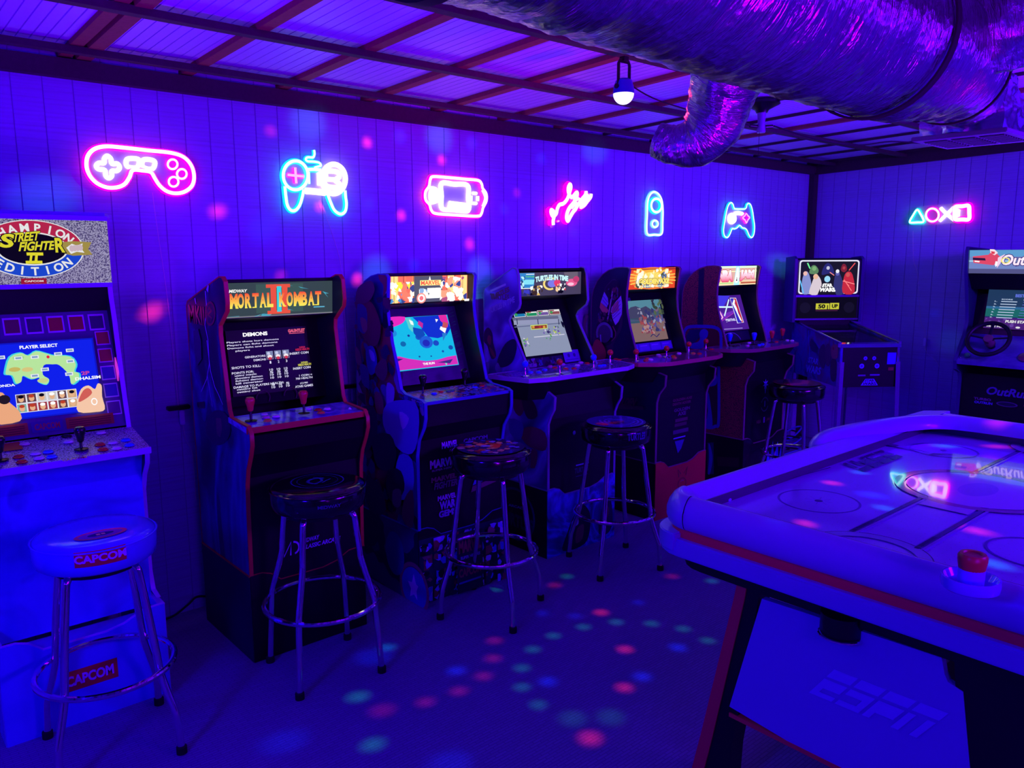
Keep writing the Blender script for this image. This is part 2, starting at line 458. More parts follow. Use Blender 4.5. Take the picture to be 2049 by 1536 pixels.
def rafter(x, w, h, M):
    b = MB(); z0, z1 = zr(YF), zr(YB)
    b.add([(x - w / 2, YF, z0 - h), (x + w / 2, YF, z0 - h), (x + w / 2, YB, z1 - h), (x - w / 2, YB, z1 - h),
           (x - w / 2, YF, z0 + .005), (x + w / 2, YF, z0 + .005), (x + w / 2, YB, z1 + .005), (x - w / 2, YB, z1 + .005)],
          [(0, 3, 2, 1), (4, 5, 6, 7), (0, 1, 5, 4), (1, 2, 6, 5), (2, 3, 7, 6), (3, 0, 4, 7)])
    b.build('rafter', M, ceiling, smooth=0)
for x in RX[:-1]:
    if abs(x - 0.8) < 0.01: rafter(0.765, 0.042, 0.012, M_wood_red); rafter(0.825, 0.05, 0.016, M_wood_red)
    elif x < 3.5: rafter(x, 0.044 if x < 2.5 else 0.028, 0.014, M_wood_red)
    elif abs(x - 4.51) < 0.02: rafter(x, 0.04, 0.014, M_wood_red)
    else: rafter(x, 0.012, 0.01, M_wood)
for y, w in ((3.10, 0.04), (2.57, 0.042), (2.01, 0.045), (1.45, 0.045), (0.9, 0.045), (0.33, 0.045), (-0.25, 0.045), (-0.8, 0.045), (-1.4, 0.045), (-2.0, 0.045)):
    y *= 1.029; b = MB(); z = zr(y); b.box((XL, y - w / 2 + .002, z - 0.036), (XR, y + w / 2 - .002, z - 0.013)); b.build('purlin', M_wood, ceiling, smooth=0)
b = MB(); b.box((XL, YB - 0.045, 2.172), (XR, YB - 0.004, 2.238)); tag(b.build('trim_1', M_wood, smooth=0), kind='structure')
b = MB(); b.add([(XR - .045, YF, zr(YF) - .085), (XR - .004, YF, zr(YF) - .085), (XR - .004, YB, zr(YB) - .085), (XR - .045, YB, zr(YB) - .085),
                 (XR - .045, YF, zr(YF) + .004), (XR - .004, YF, zr(YF) + .004), (XR - .004, YB, zr(YB) + .004), (XR - .045, YB, zr(YB) + .004)],
                [(0, 3, 2, 1), (4, 5, 6, 7), (0, 1, 5, 4), (1, 2, 6, 5), (2, 3, 7, 6), (3, 0, 4, 7)]); tag(b.build('trim_2', M_wood, smooth=0), kind='structure')
b = MB(); b.box((6.15, 3.335, 0), (6.215, 3.376, 2.18)); tag(b.build('trim_3', M_wood, smooth=0), kind='structure')

# ================================================================== ARCADE CABINETS
yz = lambda p, t: (t, p[0], p[1])
def inset_box(b, x0, x1, pa, pb, th):
    """panel spanning x0..x1 between side points pa, pb (y,z); th = thickness towards the back"""
    (y0, z0), (y1, z1) = pa, pb; d = Vector((y1 - y0, z1 - z0)).normalized(); n = (abs(d.y), -d.x) if d.y >= 0 else (abs(d.y), d.x)
    oy, oz = n[0] * th, n[1] * th
    b.add([(x0, y0, z0), (x1, y0, z0), (x1, y1, z1), (x0, y1, z1), (x0, y0 + oy, z0 + oz), (x1, y0 + oy, z0 + oz), (x1, y1 + oy, z1 + oz), (x0, y1 + oy, z1 + oz)],
          [(0, 1, 2, 3), (7, 6, 5, 4), (0, 4, 5, 1), (1, 5, 6, 2), (2, 6, 7, 3), (3, 7, 4, 0)])

def riser_top(w, lo, hi):
    """wavy upper edge of a riser front, u along the width"""
    return [(0, hi), (0.10 * w, hi), (0.17 * w, hi - 0.012), (0.25 * w, lo), (0.62 * w, lo), (0.74 * w, lo + 0.012), (0.86 * w, hi - 0.004), (w, hi)]

M_inner = mat('dark_inner_side', rgb(26, 24, 40), 0.4, spec=.3)
class Cab:
    def __init__(s, name, label, x0, x1, side, back, m_side, m_edge, front_y, riser_z=0.345, riser_front=2.757, m_front=M_black, th=0.013, m_riser=None, m_riser_side=None, edge_r=None):
        s.x0, s.x1, s.side, s.back = x0, x1, side, back; s.th = th; s.rz = riser_z; s.rf = riser_front
        s.r = thing(name, label, 'arcade machine', (x0, riser_front, 0))
        for a, c in ((x0, x0 + th), (x1 - th, x1)):
            b = MB(); b.prism(side, yz, a, c); b.m[1 if a == x0 else 0] = 1; p = b.build('side_panel', [m_side, M_inner], s.r, smooth=30)
            b = MB(); b.ring(side, yz, a - 0.001, c + 0.001, 0.002, 0.003); b.build('edge_trim', m_edge, p, smooth=40)
            if a == x0: s.left = p
        b = MB(); b.box((x0 + th, back - 0.03, riser_z), (x1 - th, back - 0.012, max(p[1] for p in side) - 0.12)); b.build('back_panel', M_black, s.r, smooth=0)
        # riser
        for a, c in ((x0, x0 + th), (x1 - th, x1)):
            pts = [(riser_front, 0), (back, 0), (back, riser_z - 0.001), (riser_front, riser_z - 0.001)]
            b = MB(); b.prism(pts, yz, a - 0.003, c + 0.003); p = b.build('riser_side', m_riser_side or m_side, s.r, smooth=0)
            b = MB(); b.box((a - 0.004, riser_front - 0.001, riser_z - 0.004), (c + 0.004, back, riser_z + 0.001)); b.build('edge_trim', edge_r or m_edge, p, smooth=0)
            if a == x0: s.rleft = p
        w = x1 - x0; tp = [(x0 + u, z) for u, z in riser_top(w, riser_z - 0.045, riser_z)]
        P = [(x1, 0), (x0, 0)] + tp
        b = MB(); b.prism(P, lambda p, t: (p[0], t, p[1]), riser_front - 0.004, riser_front + 0.012); s.rfront = b.build('riser_front', m_riser or m_front, s.r, smooth=30)
        b = MB(); b.tube([(p[0], riser_front + 0.003, p[1] + 0.001) for p in tp], 0.0045, 6); b.build('edge_trim', edge_r or m_edge, s.rfront)
    def panel(s, name, pa, pb, M, th=0.012, smooth=0, ix=0.0):
        b = MB(); inset_box(b, s.x0 + s.th + ix, s.x1 - s.th - ix, pa, pb, th); return b.build(name, M, s.r, smooth=smooth)
    def art(s, pa, pb, parent=None, ix=0.0, x=None, **k):
        """art plane between side points pa (bottom) and pb (top)"""
        a, c = x or (s.x0 + s.th + ix, s.x1 - s.th - ix)
        return Art((a, pa[0], pa[1]), (c - a, 0, 0), (0, pb[0] - pa[0], pb[1] - pa[1]), **k)
    def side_art(s, **k):
        """left outer side: u runs towards the front, v up"""
        y1 = s.rf; return Art((s.x0 - 0.0005, s.back, 0), (0, -(s.back - (y1 - 0.1)), 0), (0, 0, 1.5), **k)
    def body(s, hood_front, hood_top, marq_b, marq_t, under, bez_t, bez_b, deck_b, deck_f, front):
        """hood over the screen, speaker panel, bezel, lower front; all points (y,z)"""
        s.panel('top_panel', hood_front, hood_top, M_black)
        s.panel('speaker_panel', under, bez_t, M_black, 0.01)
        s.bez = s.panel('bezel', bez_b, bez_t, mat('dark_bezel', rgb(9, 8, 16), .6, spec=.15), 0.01)
        for a, c in zip(front[:-1], front[1:]): s.panel('front_panel', c, a, M_black, 0.012) if a[1] > c[1] else None

def marquee(c, pb, pt, strength, ix=0.0, lip=0.006):
    b = MB(); inset_box(b, c.x0 + c.th, c.x1 - c.th, pb, pt, 0.02); m = b.build('marquee', M_dark, c.r, smooth=0)
    a = c.art((pb[0] - 0.0006, pb[1]), (pt[0] - 0.0006, pt[1]), ix=ix)
    return m, a
def screen(c, pb, pt, w=0.34, dx=0.0):
    cx = (c.x0 + c.x1) / 2 + dx; b = MB(); x0, x1 = cx - w / 2, cx + w / 2
    inset_box(b, x0, x1, (pb[0] - 0.004, pb[1]), (pt[0] - 0.004, pt[1]), 0.008); m = b.build('screen', mat('screen_glass', rgb(5, 5, 8), 0.12), c.r, smooth=0)
    return m, Art((x0, pb[0] - 0.0046, pb[1]), (w, 0, 0), (0, pt[0] - pb[0], pt[1] - pb[1]))
LIT = {k: attr_mat('backlit_print_%s' % k, True, v, rough=0.25) for k, v in dict(soft=0.55, mid=0.85, full=1.1, hot=1.6, hi=2.3).items()}

def joystick(parent, x, y, z, M, kind='ball', h=0.055):
    b = MB(); b.lathe([(0.0, 0.0), (0.022, 0.0), (0.022, 0.002), (0.006, 0.005), (0.0045, 0.008), (0.0045, h - 0.01)], 16, (x, y, z)); st = b.build('joystick', M_chrome if kind == 'ball' else M_dark, parent)
    b = MB()
    if kind == 'ball': b.lathe([(0.0, -0.015)] + [(0.0165 * math.cos(t), 0.0165 * math.sin(t)) for t in np.linspace(-1.2, 1.5, 10)] + [(0, 0.0165)], 18, (x, y, z + h))
    else: b.lathe([(0.006, -0.026), (0.010, -0.022), (0.013, -0.005), (0.0175, 0.010), (0.0175, 0.018), (0.013, 0.025), (0, 0.028)], 18, (x, y, z + h))
    b.build('joystick_knob', M, parent)
BC = {}
def button(parent, x, y, z, M, r=0.0135, nrm=None):
    b = MB(); b.lathe([(r + 0.003, 0.0), (r + 0.003, 0.003), (r, 0.004), (r * 0.9, 0.007), (r * 0.5, 0.0065), (0, 0.0062)], 16, (x, y, z))
    b.build('button', M, parent)
def bm(name, r, g, b_): return mat('button_' + name, rgb(r, g, b_), 0.25, coat=0.3)
B_red, B_yel, B_grn, B_blu, B_wht, B_blk, B_pnk, B_org = bm('red', 225, 35, 35), bm('yellow', 240, 215, 60), bm('green', 60, 220, 110), bm('blue', 40, 90, 250), bm('white', 235, 235, 235), bm('black', 15, 15, 18), bm('pink', 230, 110, 200), bm('orange', 240, 120, 40)
B_redbat = bm('red_bat', 235, 50, 60)

def flat_deck(c, yf, yb, z0, z1, M, lipM, ix=-0.003, th=0.02):
    """control deck between front edge (yf,z0) and back edge (yb,z1)"""
    b = MB(); b.add([(c.x0 + ix, yf, z0 - th), (c.x1 - ix, yf, z0 - th), (c.x1 - ix, yb, z1 - th), (c.x0 + ix, yb, z1 - th), (c.x0 + ix, yf, z0), (c.x1 - ix, yf, z0), (c.x1 - ix, yb, z1), (c.x0 + ix, yb, z1)],
                     [(0, 3, 2, 1), (4, 5, 6, 7), (0, 1, 5, 4), (1, 2, 6, 5), (2, 3, 7, 6), (3, 0, 4, 7)])
    d = b.build('control_deck', M, c.r, smooth=0)
    b = MB(); b.box((c.x0 + ix - 0.002, yf - 0.003, z0 - th - 0.001), (c.x1 - ix + 0.002, yf + 0.001, z0 + 0.001)); b.build('edge_trim', lipM, d, smooth=0)
    return d
def poly_deck(c, P, z, M, lipM, body_in=0.03, body_h=0.10, th=0.02):
    f = lambda p, t: (p[0], p[1], t)
    b = MB(); b.prism(P, f, z - th, z); d = b.build('control_deck', M, c.r, smooth=0)
    b = MB(); b.ring(P, f, z - th - 0.001, z + 0.001, 0.002, 0.003); b.build('edge_trim', lipM, d, smooth=0)
    cx = sum(p[0] for p in P) / len(P); cy = max(p[1] for p in P); lo = []
    n = len(P); up = [(cx + (p[0] - cx) * (1 - body_in * 1.2), cy + (p[1] - cy) * (1 - body_in * 2)) for p in P]
    lo = [(cx + (p[0] - cx) * 0.86, cy + (p[1] - cy) * 0.72) for p in P]
    b = MB(); v = [(p[0], p[1], z - th - body_h) for p in lo] + [(p[0], p[1], z - th) for p in up]
    b.add(v, [tuple(range(n))[::-1], tuple(range(n, 2 * n))] + [(i, (i + 1) % n, n + (i + 1) % n, n + i) for i in range(n)])
    b.build('control_box', M_black, c.r, smooth=30)
    return d

zf = crop(360, 540, 4.266); zs = crop(0, 400, 2.7425); zm = crop(700, 530, 5.119); zt_ = crop(960, 530, 5.121); zg = crop(1170, 520, 5.907); zn = crop(1360, 520, 6.4)
def PX(a, z, pts): return [a.px(z(*p)) for p in pts]

# ---------------------------------------------------------------- 1: white cabinet at the far left
x0, x1 = 0.294, 0.791
side = [(2.80, .345), (2.85, .355), (2.872, .42), (2.872, .72), (2.845, .78), (2.802, .83), (2.795, .875), (2.99, .915), (3.03, 1.10), (3.062, 1.30), (3.082, 1.38), (3.088, 1.425), (3.05, 1.66), (3.07, 1.672), (3.26, 1.64), (3.285, 1.58), (3.285, .345)]
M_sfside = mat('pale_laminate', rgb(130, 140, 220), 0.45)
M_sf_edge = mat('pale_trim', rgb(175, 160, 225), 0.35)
def granite():
    M = bpy.data.materials.new('speckled_print'); M.use_nodes = True; nt = M.node_tree; b = nt.nodes['Principled BSDF']; b.inputs['Roughness'].default_value = 0.3
    tc = nt.nodes.new('ShaderNodeTexCoord'); n = nt.nodes.new('ShaderNodeTexNoise'); n.inputs['Scale'].default_value = 230; n.inputs['Detail'].default_value = 2
    nt.links.new(tc.outputs['Object'], n.inputs['Vector']); r = nt.nodes.new('ShaderNodeValToRGB')
    r.color_ramp.elements[0].position = 0.40; r.color_ramp.elements[0].color = rgb(60, 60, 75); r.color_ramp.elements[1].position = 0.56; r.color_ramp.elements[1].color = rgb(190, 188, 205)
    nt.links.new(n.outputs['Fac'], r.inputs[0]); nt.links.new(r.outputs[0], b.inputs['Base Color']); return M, r
M_granite, _ = granite()
M_granite_lit, rr_ = granite()
nt = M_granite_lit.node_tree; bb_ = nt.nodes['Principled BSDF']; nt.links.new(rr_.outputs[0], bb_.inputs['Emission Color']); bb_.inputs['Emission Strength'].default_value = 0.62
for l in list(bb_.inputs['Base Color'].links): nt.links.remove(l)
bb_.inputs['Base Color'].default_value = (0.01, 0.01, 0.01, 1)
M_sf_front = swirl_mat('blue_white_front_print', [(0.30, rgb(50, 70, 180)), (0.5, rgb(80, 110, 235)), (0.62, rgb(90, 120, 245)), (0.75, rgb(50, 75, 190))], 3.2, 1.0)
c = Cab('arcade_cabinet', 'white arcade cabinet with speckled oval-logo marquee and world map screen', x0, x1, side, 3.285, M_sfside, M_sf_edge, 2.87,
        riser_z=0.33, riser_front=2.764, m_riser=mat('pale_riser', rgb(80, 110, 235), 0.4), m_riser_side=M_sfside)
c.body((3.05, 1.665), (3.25, 1.64), 0, 0, (3.09, 1.425), (3.125, 1.335), (3.0, .93), 0, 0, [(2.83, .86), (2.858, .78), (2.858, .30)])
for o in kids(c.r):
    if o.name.startswith('front_panel'): o.data.materials.clear(); o.data.materials.append(M_sf_front)
    if o.name.startswith('top_panel'): o.data.materials.clear(); o.data.materials.append(M_sfside)
a = c.art((3.0 - .0005, .93), (3.125 - .0005, 1.335)); rg = random.Random(3)
a.rect(0, 0, 1, 1, rgb(90, 85, 120))
for i in range(7):
    u = 0.03 + i * 0.138; a.rect(u, .83, u + .11, .97, rgb(200, 200, 215)); a.rect(u + .01, .845, u + .1, .955, rg.choice([rgb(170, 60, 50), rgb(60, 70, 170), rgb(120, 90, 70), rgb(70, 40, 90)]))
for i in range(5):
    v = .1 + i * .15; a.rect(.885, v, .985, v + .12, rgb(200, 195, 205)); a.rect(.893, v + .01, .977, v + .11, rg.choice([rgb(150, 50, 60), rgb(60, 60, 150), rgb(90, 60, 110), rgb(170, 90, 60)]))
a.rect(.05, .03, .36, .12, rgb(170, 90, 40)); a.rect(.60, .03, .92, .12, rgb(170, 90, 40)); a.rect(.38, .03, .58, .12, rgb(60, 50, 120)); a.text('CAPCOM', .40, .05, .56, .10, rgb(190, 60, 60), .02)
for k in range(4): a.rect(.07, .04 + k * .018, .34, .046 + k * .018, rgb(90, 45, 20)); a.rect(.62, .04 + k * .018, .90, .046 + k * .018, rgb(90, 45, 20))
a.build('bezel_print', P_gloss, c.bez)
m, a = marquee(c, (3.030, 1.435), (3.030, 1.652), 1)
b = MB(); b.box((c.x0 + c.th, 3.0296, 1.435), (c.x1 - c.th, 3.0305, 1.652)); b.build('speckled_plate', M_granite_lit, m, smooth=0)
q = lambda *p: a.px(zs(*p))
cu, cv = q(180, 268); ru = abs(q(455, 280)[0] - cu); rv = abs(q(180, 114)[1] - cv)
a.disc(cu, cv, ru + .008, rv + .012, WHT, 48)
top = [(cu + ru * math.cos(t), cv + rv * math.sin(t)) for t in np.linspace(0, PI, 28)]; bot = [(cu + ru * math.cos(t), cv + rv * math.sin(t)) for t in np.linspace(PI, 2 * PI, 28)]
a.poly(top, rgb(190, 40, 75)); a.poly(bot, rgb(25, 75, 215))
a.disc(cu, cv, ru * .70, rv * .60, WHT, 40); a.disc(cu, cv, ru * .665, rv * .55, BLK, 40)
sz = 0.037
a.arctext('CHAMPION', cu, cv, ru * .84, rv * .76, PI * .88, PI * .12, sz, WHT, .03); a.arctext('EDITION', cu, cv, ru * .84, rv * .80, PI * 1.17, PI * 1.83, sz, WHT, .03)
a.poly(PX(a, zs, [(330, 232), (400, 226), (500, 232), (482, 270), (506, 300), (400, 306), (335, 290)]), rgb(170, 150, 70)); a.poly(PX(a, zs, [(362, 262), (392, 240), (420, 250), (452, 238), (446, 268), (462, 290), (420, 284), (388, 296)]), WHT)
for k in range(4): a.disc(*q(392 + 16 * k, 266 - 1.5 * k), .016, .05, rgb(215, 190, 200), 10)
def sl(b_, p0, p1, p2, sh):    # text into px box with slant
    u0, v0 = q(*p0); u1, v1 = q(*p1)
    a.text(b_, u0, v0, u1, v1, rgb(232, 225, 40), .035, outline=BLK, ow=.05, warp=lambda u, v: (u + (v - v0) * sh, v + (u - u0) * p2))
sl('STREET', (40, 235), (205, 185), .22, .12); sl('FIGHTE', (100, 282), (288, 232), .12, .12)
sl('S', (-5, 262), (62, 186), 0, .10); sl('R', (303, 288), (350, 208), 0, .0)
u0, v0 = q(140, 350); u1, v1 = q(225, 288); a.rect(u0, v0, u1, v0 + .045, YEL); a.rect(u0 + .01, v1 - .045, u1 + .01, v1, YEL)
a.poly(PX(a, zs, [(158, 345), (170, 345), (178, 292), (164, 292)]), YEL); a.poly(PX(a, zs, [(186, 345), (202, 345), (206, 292), (192, 292)]), YEL)
u0, v0 = q(115, 462); u1, v1 = q(252, 428); a.rect(u0, v0, u1, v1, rgb(165, 25, 45)); a.text('CAPCOM', u0 + .02, v0 + .03, u1 - .02, v1 - .03, WHT, .03)
a.build('marquee_print', LIT['mid'], m)
b = MB(); b.box((c.x0 + c.th, 3.024, 1.648), (c.x1 - c.th, 3.045, 1.664)); b.box((c.x0 + c.th, 3.024, 1.422), (c.x1 - c.th, 3.045, 1.437)); b.build('marquee_frame', M_sfside, m, smooth=0)
m, a = screen(c, (3.018, 0.992), (3.082, 1.243)); q = lambda *p: a.px(zs(*p))
a.rect(0, 0, 1, 1, rgb(10, 20, 190)); a.rect(.015, .02, .985, .98, rgb(12, 30, 225))
land = [(20, 940), (45, 860), (110, 835), (150, 850), (195, 825), (260, 840), (300, 850), (390, 855), (425, 900), (415, 940), (440, 950), (440, 985), (400, 1015), (385, 960), (330, 905), (290, 900), (240, 905), (235, 960), (270, 985), (255, 1015), (210, 1000), (215, 975), (170, 985), (120, 965), (110, 1000), (80, 1010), (60, 965), (25, 960)]
a.poly(cr(PX(a, zs, land), k=3), rgb(60, 200, 215)); cc = np.mean(PX(a, zs, land), 0)
a.poly(cr([tuple(cc + (np.array(p) - cc) * .95) for p in PX(a, zs, land)], k=3), rgb(175, 220, 150))
for p, k in (((80, 930), rgb(190, 175, 90)), ((150, 930), rgb(205, 190, 120)), ((100, 865), rgb(150, 205, 140)), ((235, 990), rgb(190, 200, 130))): a.disc(*q(*p), .05, .03, k, 12)
for p in ((100, 868), (190, 862), (318, 845), (382, 825), (385, 885), (245, 930), (190, 965), (378, 955), (3, 865)):
    u, v = q(*p); a.rect(u - .035, v - .022, u + .035, v + .022, rgb(225, 225, 235)); a.rect(u - .025, v - .012, u + .025, v + .012, rgb(120, 150, 190))
u, v = q(262, 862); a.disc(u, v, .014, .02, rgb(220, 30, 60))
def tq(t, p0, p1, col, **k): u0, v0 = q(*p0); u1, v1 = q(*p1); sk = 0.0; a.text(t, u0, v0, u1, v1, col, **k)
tq('PLAYER SELECT', (107, 820), (313, 788), WHT, bold=.03); tq('2P', (445, 962), (488, 938), rgb(190, 60, 150), bold=.04); tq('DHALSIM', (412, 992), (548, 962), WHT, bold=.03); tq('E.HONDA', (-60, 1035), (80, 1008), WHT, bold=.03)
rg = random.Random(5); u0, v0 = q(95, 1172); u1, v1 = q(413, 1038); v1 = v0 + .24
for r_ in range(2):
    for k in range(6):
        ua = u0 + (u1 - u0) * k / 6; va = v0 + (v1 - v0) * r_ / 2; w_, h_ = (u1 - u0) / 6, (v1 - v0) / 2
        a.rect(ua, va, ua + w_, va + h_, rgb(225, 225, 230)); bgc = rg.choice([rgb(90, 60, 70), rgb(200, 160, 120), rgb(110, 120, 160), rgb(190, 190, 190), rgb(120, 170, 160), rgb(150, 50, 60)])
        a.rect(ua + .006, va + .008, ua + w_ - .006, va + h_ - .008, bgc); a.disc(ua + w_ / 2, va + h_ * .45, w_ * .27, h_ * .32, rgb(220, 170, 130), 12); a.disc(ua + w_ / 2, va + h_ * .7, w_ * .27, h_ * .18, rg.choice([BLK, rgb(180, 60, 30), WHT]), 10)
# the two large player portraits are only plain tinted shapes
a.poly(cr(PX(a, zs, [(425, 1165), (420, 1100), (440, 1040), (480, 1020), (515, 1040), (530, 1010), (552, 1020), (555, 1080), (570, 1150), (520, 1165)]), k=3), rgb(235, 190, 160))
a.poly(cr(PX(a, zs, [(425, 1110), (450, 1050), (480, 1035), (500, 1060), (470, 1090)]), k=3), rgb(200, 90, 80)); a.disc(*q(512, 1108), .03, .05, WHT, 14); a.disc(*q(512, 1108), .02, .035, rgb(235, 190, 160), 14)
a.poly(cr(PX(a, zs, [(-40, 1225), (-40, 1080), (10, 1060), (45, 1110), (100, 1160), (105, 1215)]), k=3), rgb(225, 160, 120)); a.disc(*q(20, 1098), .05, .06, rgb(30, 20, 30), 14)
a.build('screen_picture', LIT['full'], m)
# small flat badge on the right inner side, with emission put into its colour
b = MB(); b.prism([(3.03, 1.12), (3.045, 1.15), (3.06, 1.17), (3.065, 1.14), (3.06, 1.10), (3.045, 1.085)], yz, c.x1 - c.th - .004, c.x1 - c.th - .001); b.build('side_badge', mat('pink_badge', rgb(220, 60, 160), .4, emit=rgb(230, 60, 190), es=.7), c.r, smooth=0)
d = flat_deck(c, 2.79, 2.995, .885, .925, M_granite, M_sf_edge)
a = Art((c.x0, 2.79, .885), (c.x1 - c.x0, 0, 0), (0, .205, .04), N=(0, -.19, .98))
q = lambda *p: a.px(zs(*p))
for p, r_, k in (((445, 1370), .055, rgb(150, 150, 200)), ((445, 1370), .045, rgb(60, 55, 90)), ((5, 1430), .055, rgb(150, 150, 200)), ((5, 1430), .045, rgb(60, 55, 90))):
    u, v = q(*p); a.disc(u, v, r_ * .75, r_ * 2, k, 24)
for (uu, vv) in ((445, 1370), (5, 1430)):
    for k in range(6):
        t = k * PI / 3; u, v = q(uu, vv); a.disc(u + .035 * .75 * math.cos(t), v + .035 * 2 * math.sin(t), .006, .015, rgb(190, 190, 230), 6)
u, v = q(410, 1425); a.text('CAPCOM', u - .07, v - .03, u + .07, v + .04, rgb(200, 60, 70), .03); a.rect(*q(20, 1385), *q(105, 1330), rgb(190, 110, 50))
a.build('deck_print', P_gloss, d)
def on_deck(p, off=0.003):
    u, v = a.px(zs(*p)); s3 = a.O + a.U * u + a.V * v; return s3[0], s3[1], s3[2] + off
joystick(d, *on_deck((447, 1372)), B_blk, 'bat', .05); joystick(d, *on_deck((5, 1432)), B_blk, 'bat', .05)
for p, k in (((690, 1320), B_blu), ((710, 1348), B_blu), ((620, 1335), B_wht), ((640, 1365), B_wht), ((548, 1345), B_red), ((565, 1372), B_red), ((555, 1280), B_wht), ((265, 1385), B_blu), ((285, 1412), B_blu), ((195, 1395), B_wht), ((215, 1420), B_wht), ((102, 1412), B_red), ((120, 1440), B_red), ((375, 1330), B_wht), ((365, 1298), B_blk), ((240, 1310), B_blk), ((135, 1342), B_wht)):
    button(d, *on_deck(p, 0), k)
a = Art((c.x0, c.rf - .0045, 0), (c.x1 - c.x0, 0, 0), (0, 0, .33)); zz2 = crop(0, 1150, 3.98)
u0, v0 = a.px(zz2(490, 890)); u1, v1 = a.px(zz2(945, 665)); u0 = max(u0, .3); vm = (v0 + v1) / 2
a.rect(.33, .36, .67, .57, rgb(220, 25, 45)); a.text('CAPCOM', .355, .41, .645, .52, rgb(225, 225, 240), .04)
a.build('riser_logo', P_flat, c.rfront)
b = MB(); b.box((c.x0 + .01, 2.772, .268), (c.x1 - .01, 2.864, .283)); b.build('riser_ledge', M_sfside, c.r, smooth=0)

# ---------------------------------------------------------------- 2: blue and red cabinet with the text screen
x0, x1 = 1.099, 1.585
side = [(2.757, .345), (2.75, .60), (2.744, .70), (2.728, .76), (2.695, .82), (2.679, .86), (2.68, .90), (2.70, .925), (2.853, .934), (2.868, .96), (2.912, 1.24), (2.908, 1.275), (2.835, 1.33), (2.828, 1.36), (2.836, 1.435), (2.855, 1.452), (2.88, 1.452), (3.225, 1.35), (3.24, 1.33), (3.24, .345)]
M_mkside = swirl_mat('violet_storm_print', [(0.30, rgb(10, 6, 34)), (0.47, rgb(22, 20, 70)), (0.57, rgb(60, 64, 165)), (0.66, rgb(30, 30, 100)), (0.8, rgb(12, 10, 46))], 1.5, .8, .25, stretch=(1, 2.2, 1))
M_mk_edge = mat('red_trim', rgb(205, 30, 50), 0.4)
c = Cab('arcade_cabinet', 'black and blue cabinet edged in red with a black screen of white text', x0, x1, side, 3.24, M_mkside, M_mk_edge, 2.757, m_riser=M_black, m_riser_side=mat('deep_blue_print', rgb(20, 18, 60), .5))
c.body((2.905, 1.43), (3.2, 1.34), 0, 0, (2.925, 1.295), (3.06, 1.27), (3.0, .945), 0, 0, [(2.685, .89), (2.70, .82), (2.757, .72), (2.757, .30)])
m, a = marquee(c, (2.922, 1.298), (2.912, 1.428), 1); q = lambda *p: a.px(zf(*p))
a.rect(0, 0, 1, 1, rgb(52, 66, 72)); a.rect(.30, .1, .72, .95, rgb(58, 84, 80)); a.rect(0, 0, 1, .035, rgb(120, 120, 130))
for p in ([(830, 135), (870, 118), (915, 130), (870, 128)], [(920, 128), (965, 135), (930, 133)], [(1010, 140), (1100, 162), (1030, 152)], [(1215, 180), (1270, 200), (1240, 200), (1265, 235)], [(890, 320), (970, 345), (900, 332)], [(700, 375), (790, 370), (760, 392), (690, 392)], [(395, 400), (510, 392), (500, 396)], [(630, 395), (740, 362), (650, 395)]):
    a.poly(PX(a, zf, p), rgb(70, 160, 185))
def tq(t, p0, p1, col, **k): u0, v0 = q(*p0); u1, v1 = q(*p1); a.text(t, u0, v0, u1, v1, col, **k)
u0, v0 = .395, .12; u1, v1 = .60, .90
for ua, ub in ((.395, .60),): a.rect(ua, .06, ub, .16, rgb(225, 80, 60)); a.rect(ua - .01, .84, ub, .94, rgb(225, 80, 60))
a.rect(.425, .1, .475, .9, rgb(225, 80, 60)); a.rect(.525, .1, .575, .9, rgb(225, 80, 60)); a.rect(.48, .12, .52, .88, rgb(60, 200, 215))
fire = lambda p: tuple(np.array(rgb(240, 70, 50)) * max(0, min(1, (p[1] - .25) / .45)) + np.array(rgb(245, 235, 90)) * (1 - max(0, min(1, (p[1] - .25) / .45))))
a.text('MIDWAY', *q(415, 195), *q(572, 163), WHT, .03, shear=.2)
def serif(a, word, u0, u1, v0, v1, col):
    n = len(word); w = (u1 - u0) / n
    for i, ch in enumerate(word):
        x = u0 + i * w; ww = w * (1.12 if ch == 'M' else .95)
        a.text(ch, x, v0, x + ww * .93, v1, col, .045); 
        if ch in 'MKARTBNHI': a.rect(x - w * .02, v0, x + w * .32, v0 + (v1 - v0) * .07, col)
        if ch in 'MKA': a.rect(x + ww * .66, v0, x + ww, v0 + (v1 - v0) * .07, col)
serif(a, 'MORTAL', q(424, 320)[0], q(800, 320)[0], .27, .70, fire); serif(a, 'KOMBAT', q(842, 300)[0], q(1205, 300)[0], .27, .70, fire)
a.rect(.81, .20, .915, .235, rgb(90, 170, 200))
a.build('marquee_print', LIT['full'], m)
m, a = screen(c, (3.004, .985), (3.046, 1.24)); q = lambda *p: a.px(zf(*p))
a.rect(0, 0, 1, 1, rgb(5, 3, 16))
w_, t1 = rgb(215, 215, 235), rgb(190, 190, 220)
def ln(t, u0, v, u1, col=w_, h=.032, **k): a.text(t, u0, v - h / 2, u1, v + h / 2, col, .02, **k)
a.text('DEMONS', .20, .895, .50, .955, WHT, .05); a.text('GAUNTLET', .76, .91, .98, .965, rgb(220, 90, 110), .06); a.rect(.77, .89, .97, .9, rgb(220, 90, 110))
for t, v, u0, u1 in (('Players shots hurt demons', .82, .0, .63), ('Players can fight demons', .775, .0, .61), ('Demons fight and shoot', .73, .0, .56), ('players', .685, .09, .26)): ln(t, u0, v, u1)
ln('GENERATORS', .19, .58, .44); ln('DEMONS', .29, .525, .44); ln('SHOTS TO KILL:', .02, .435, .37, h=.036)
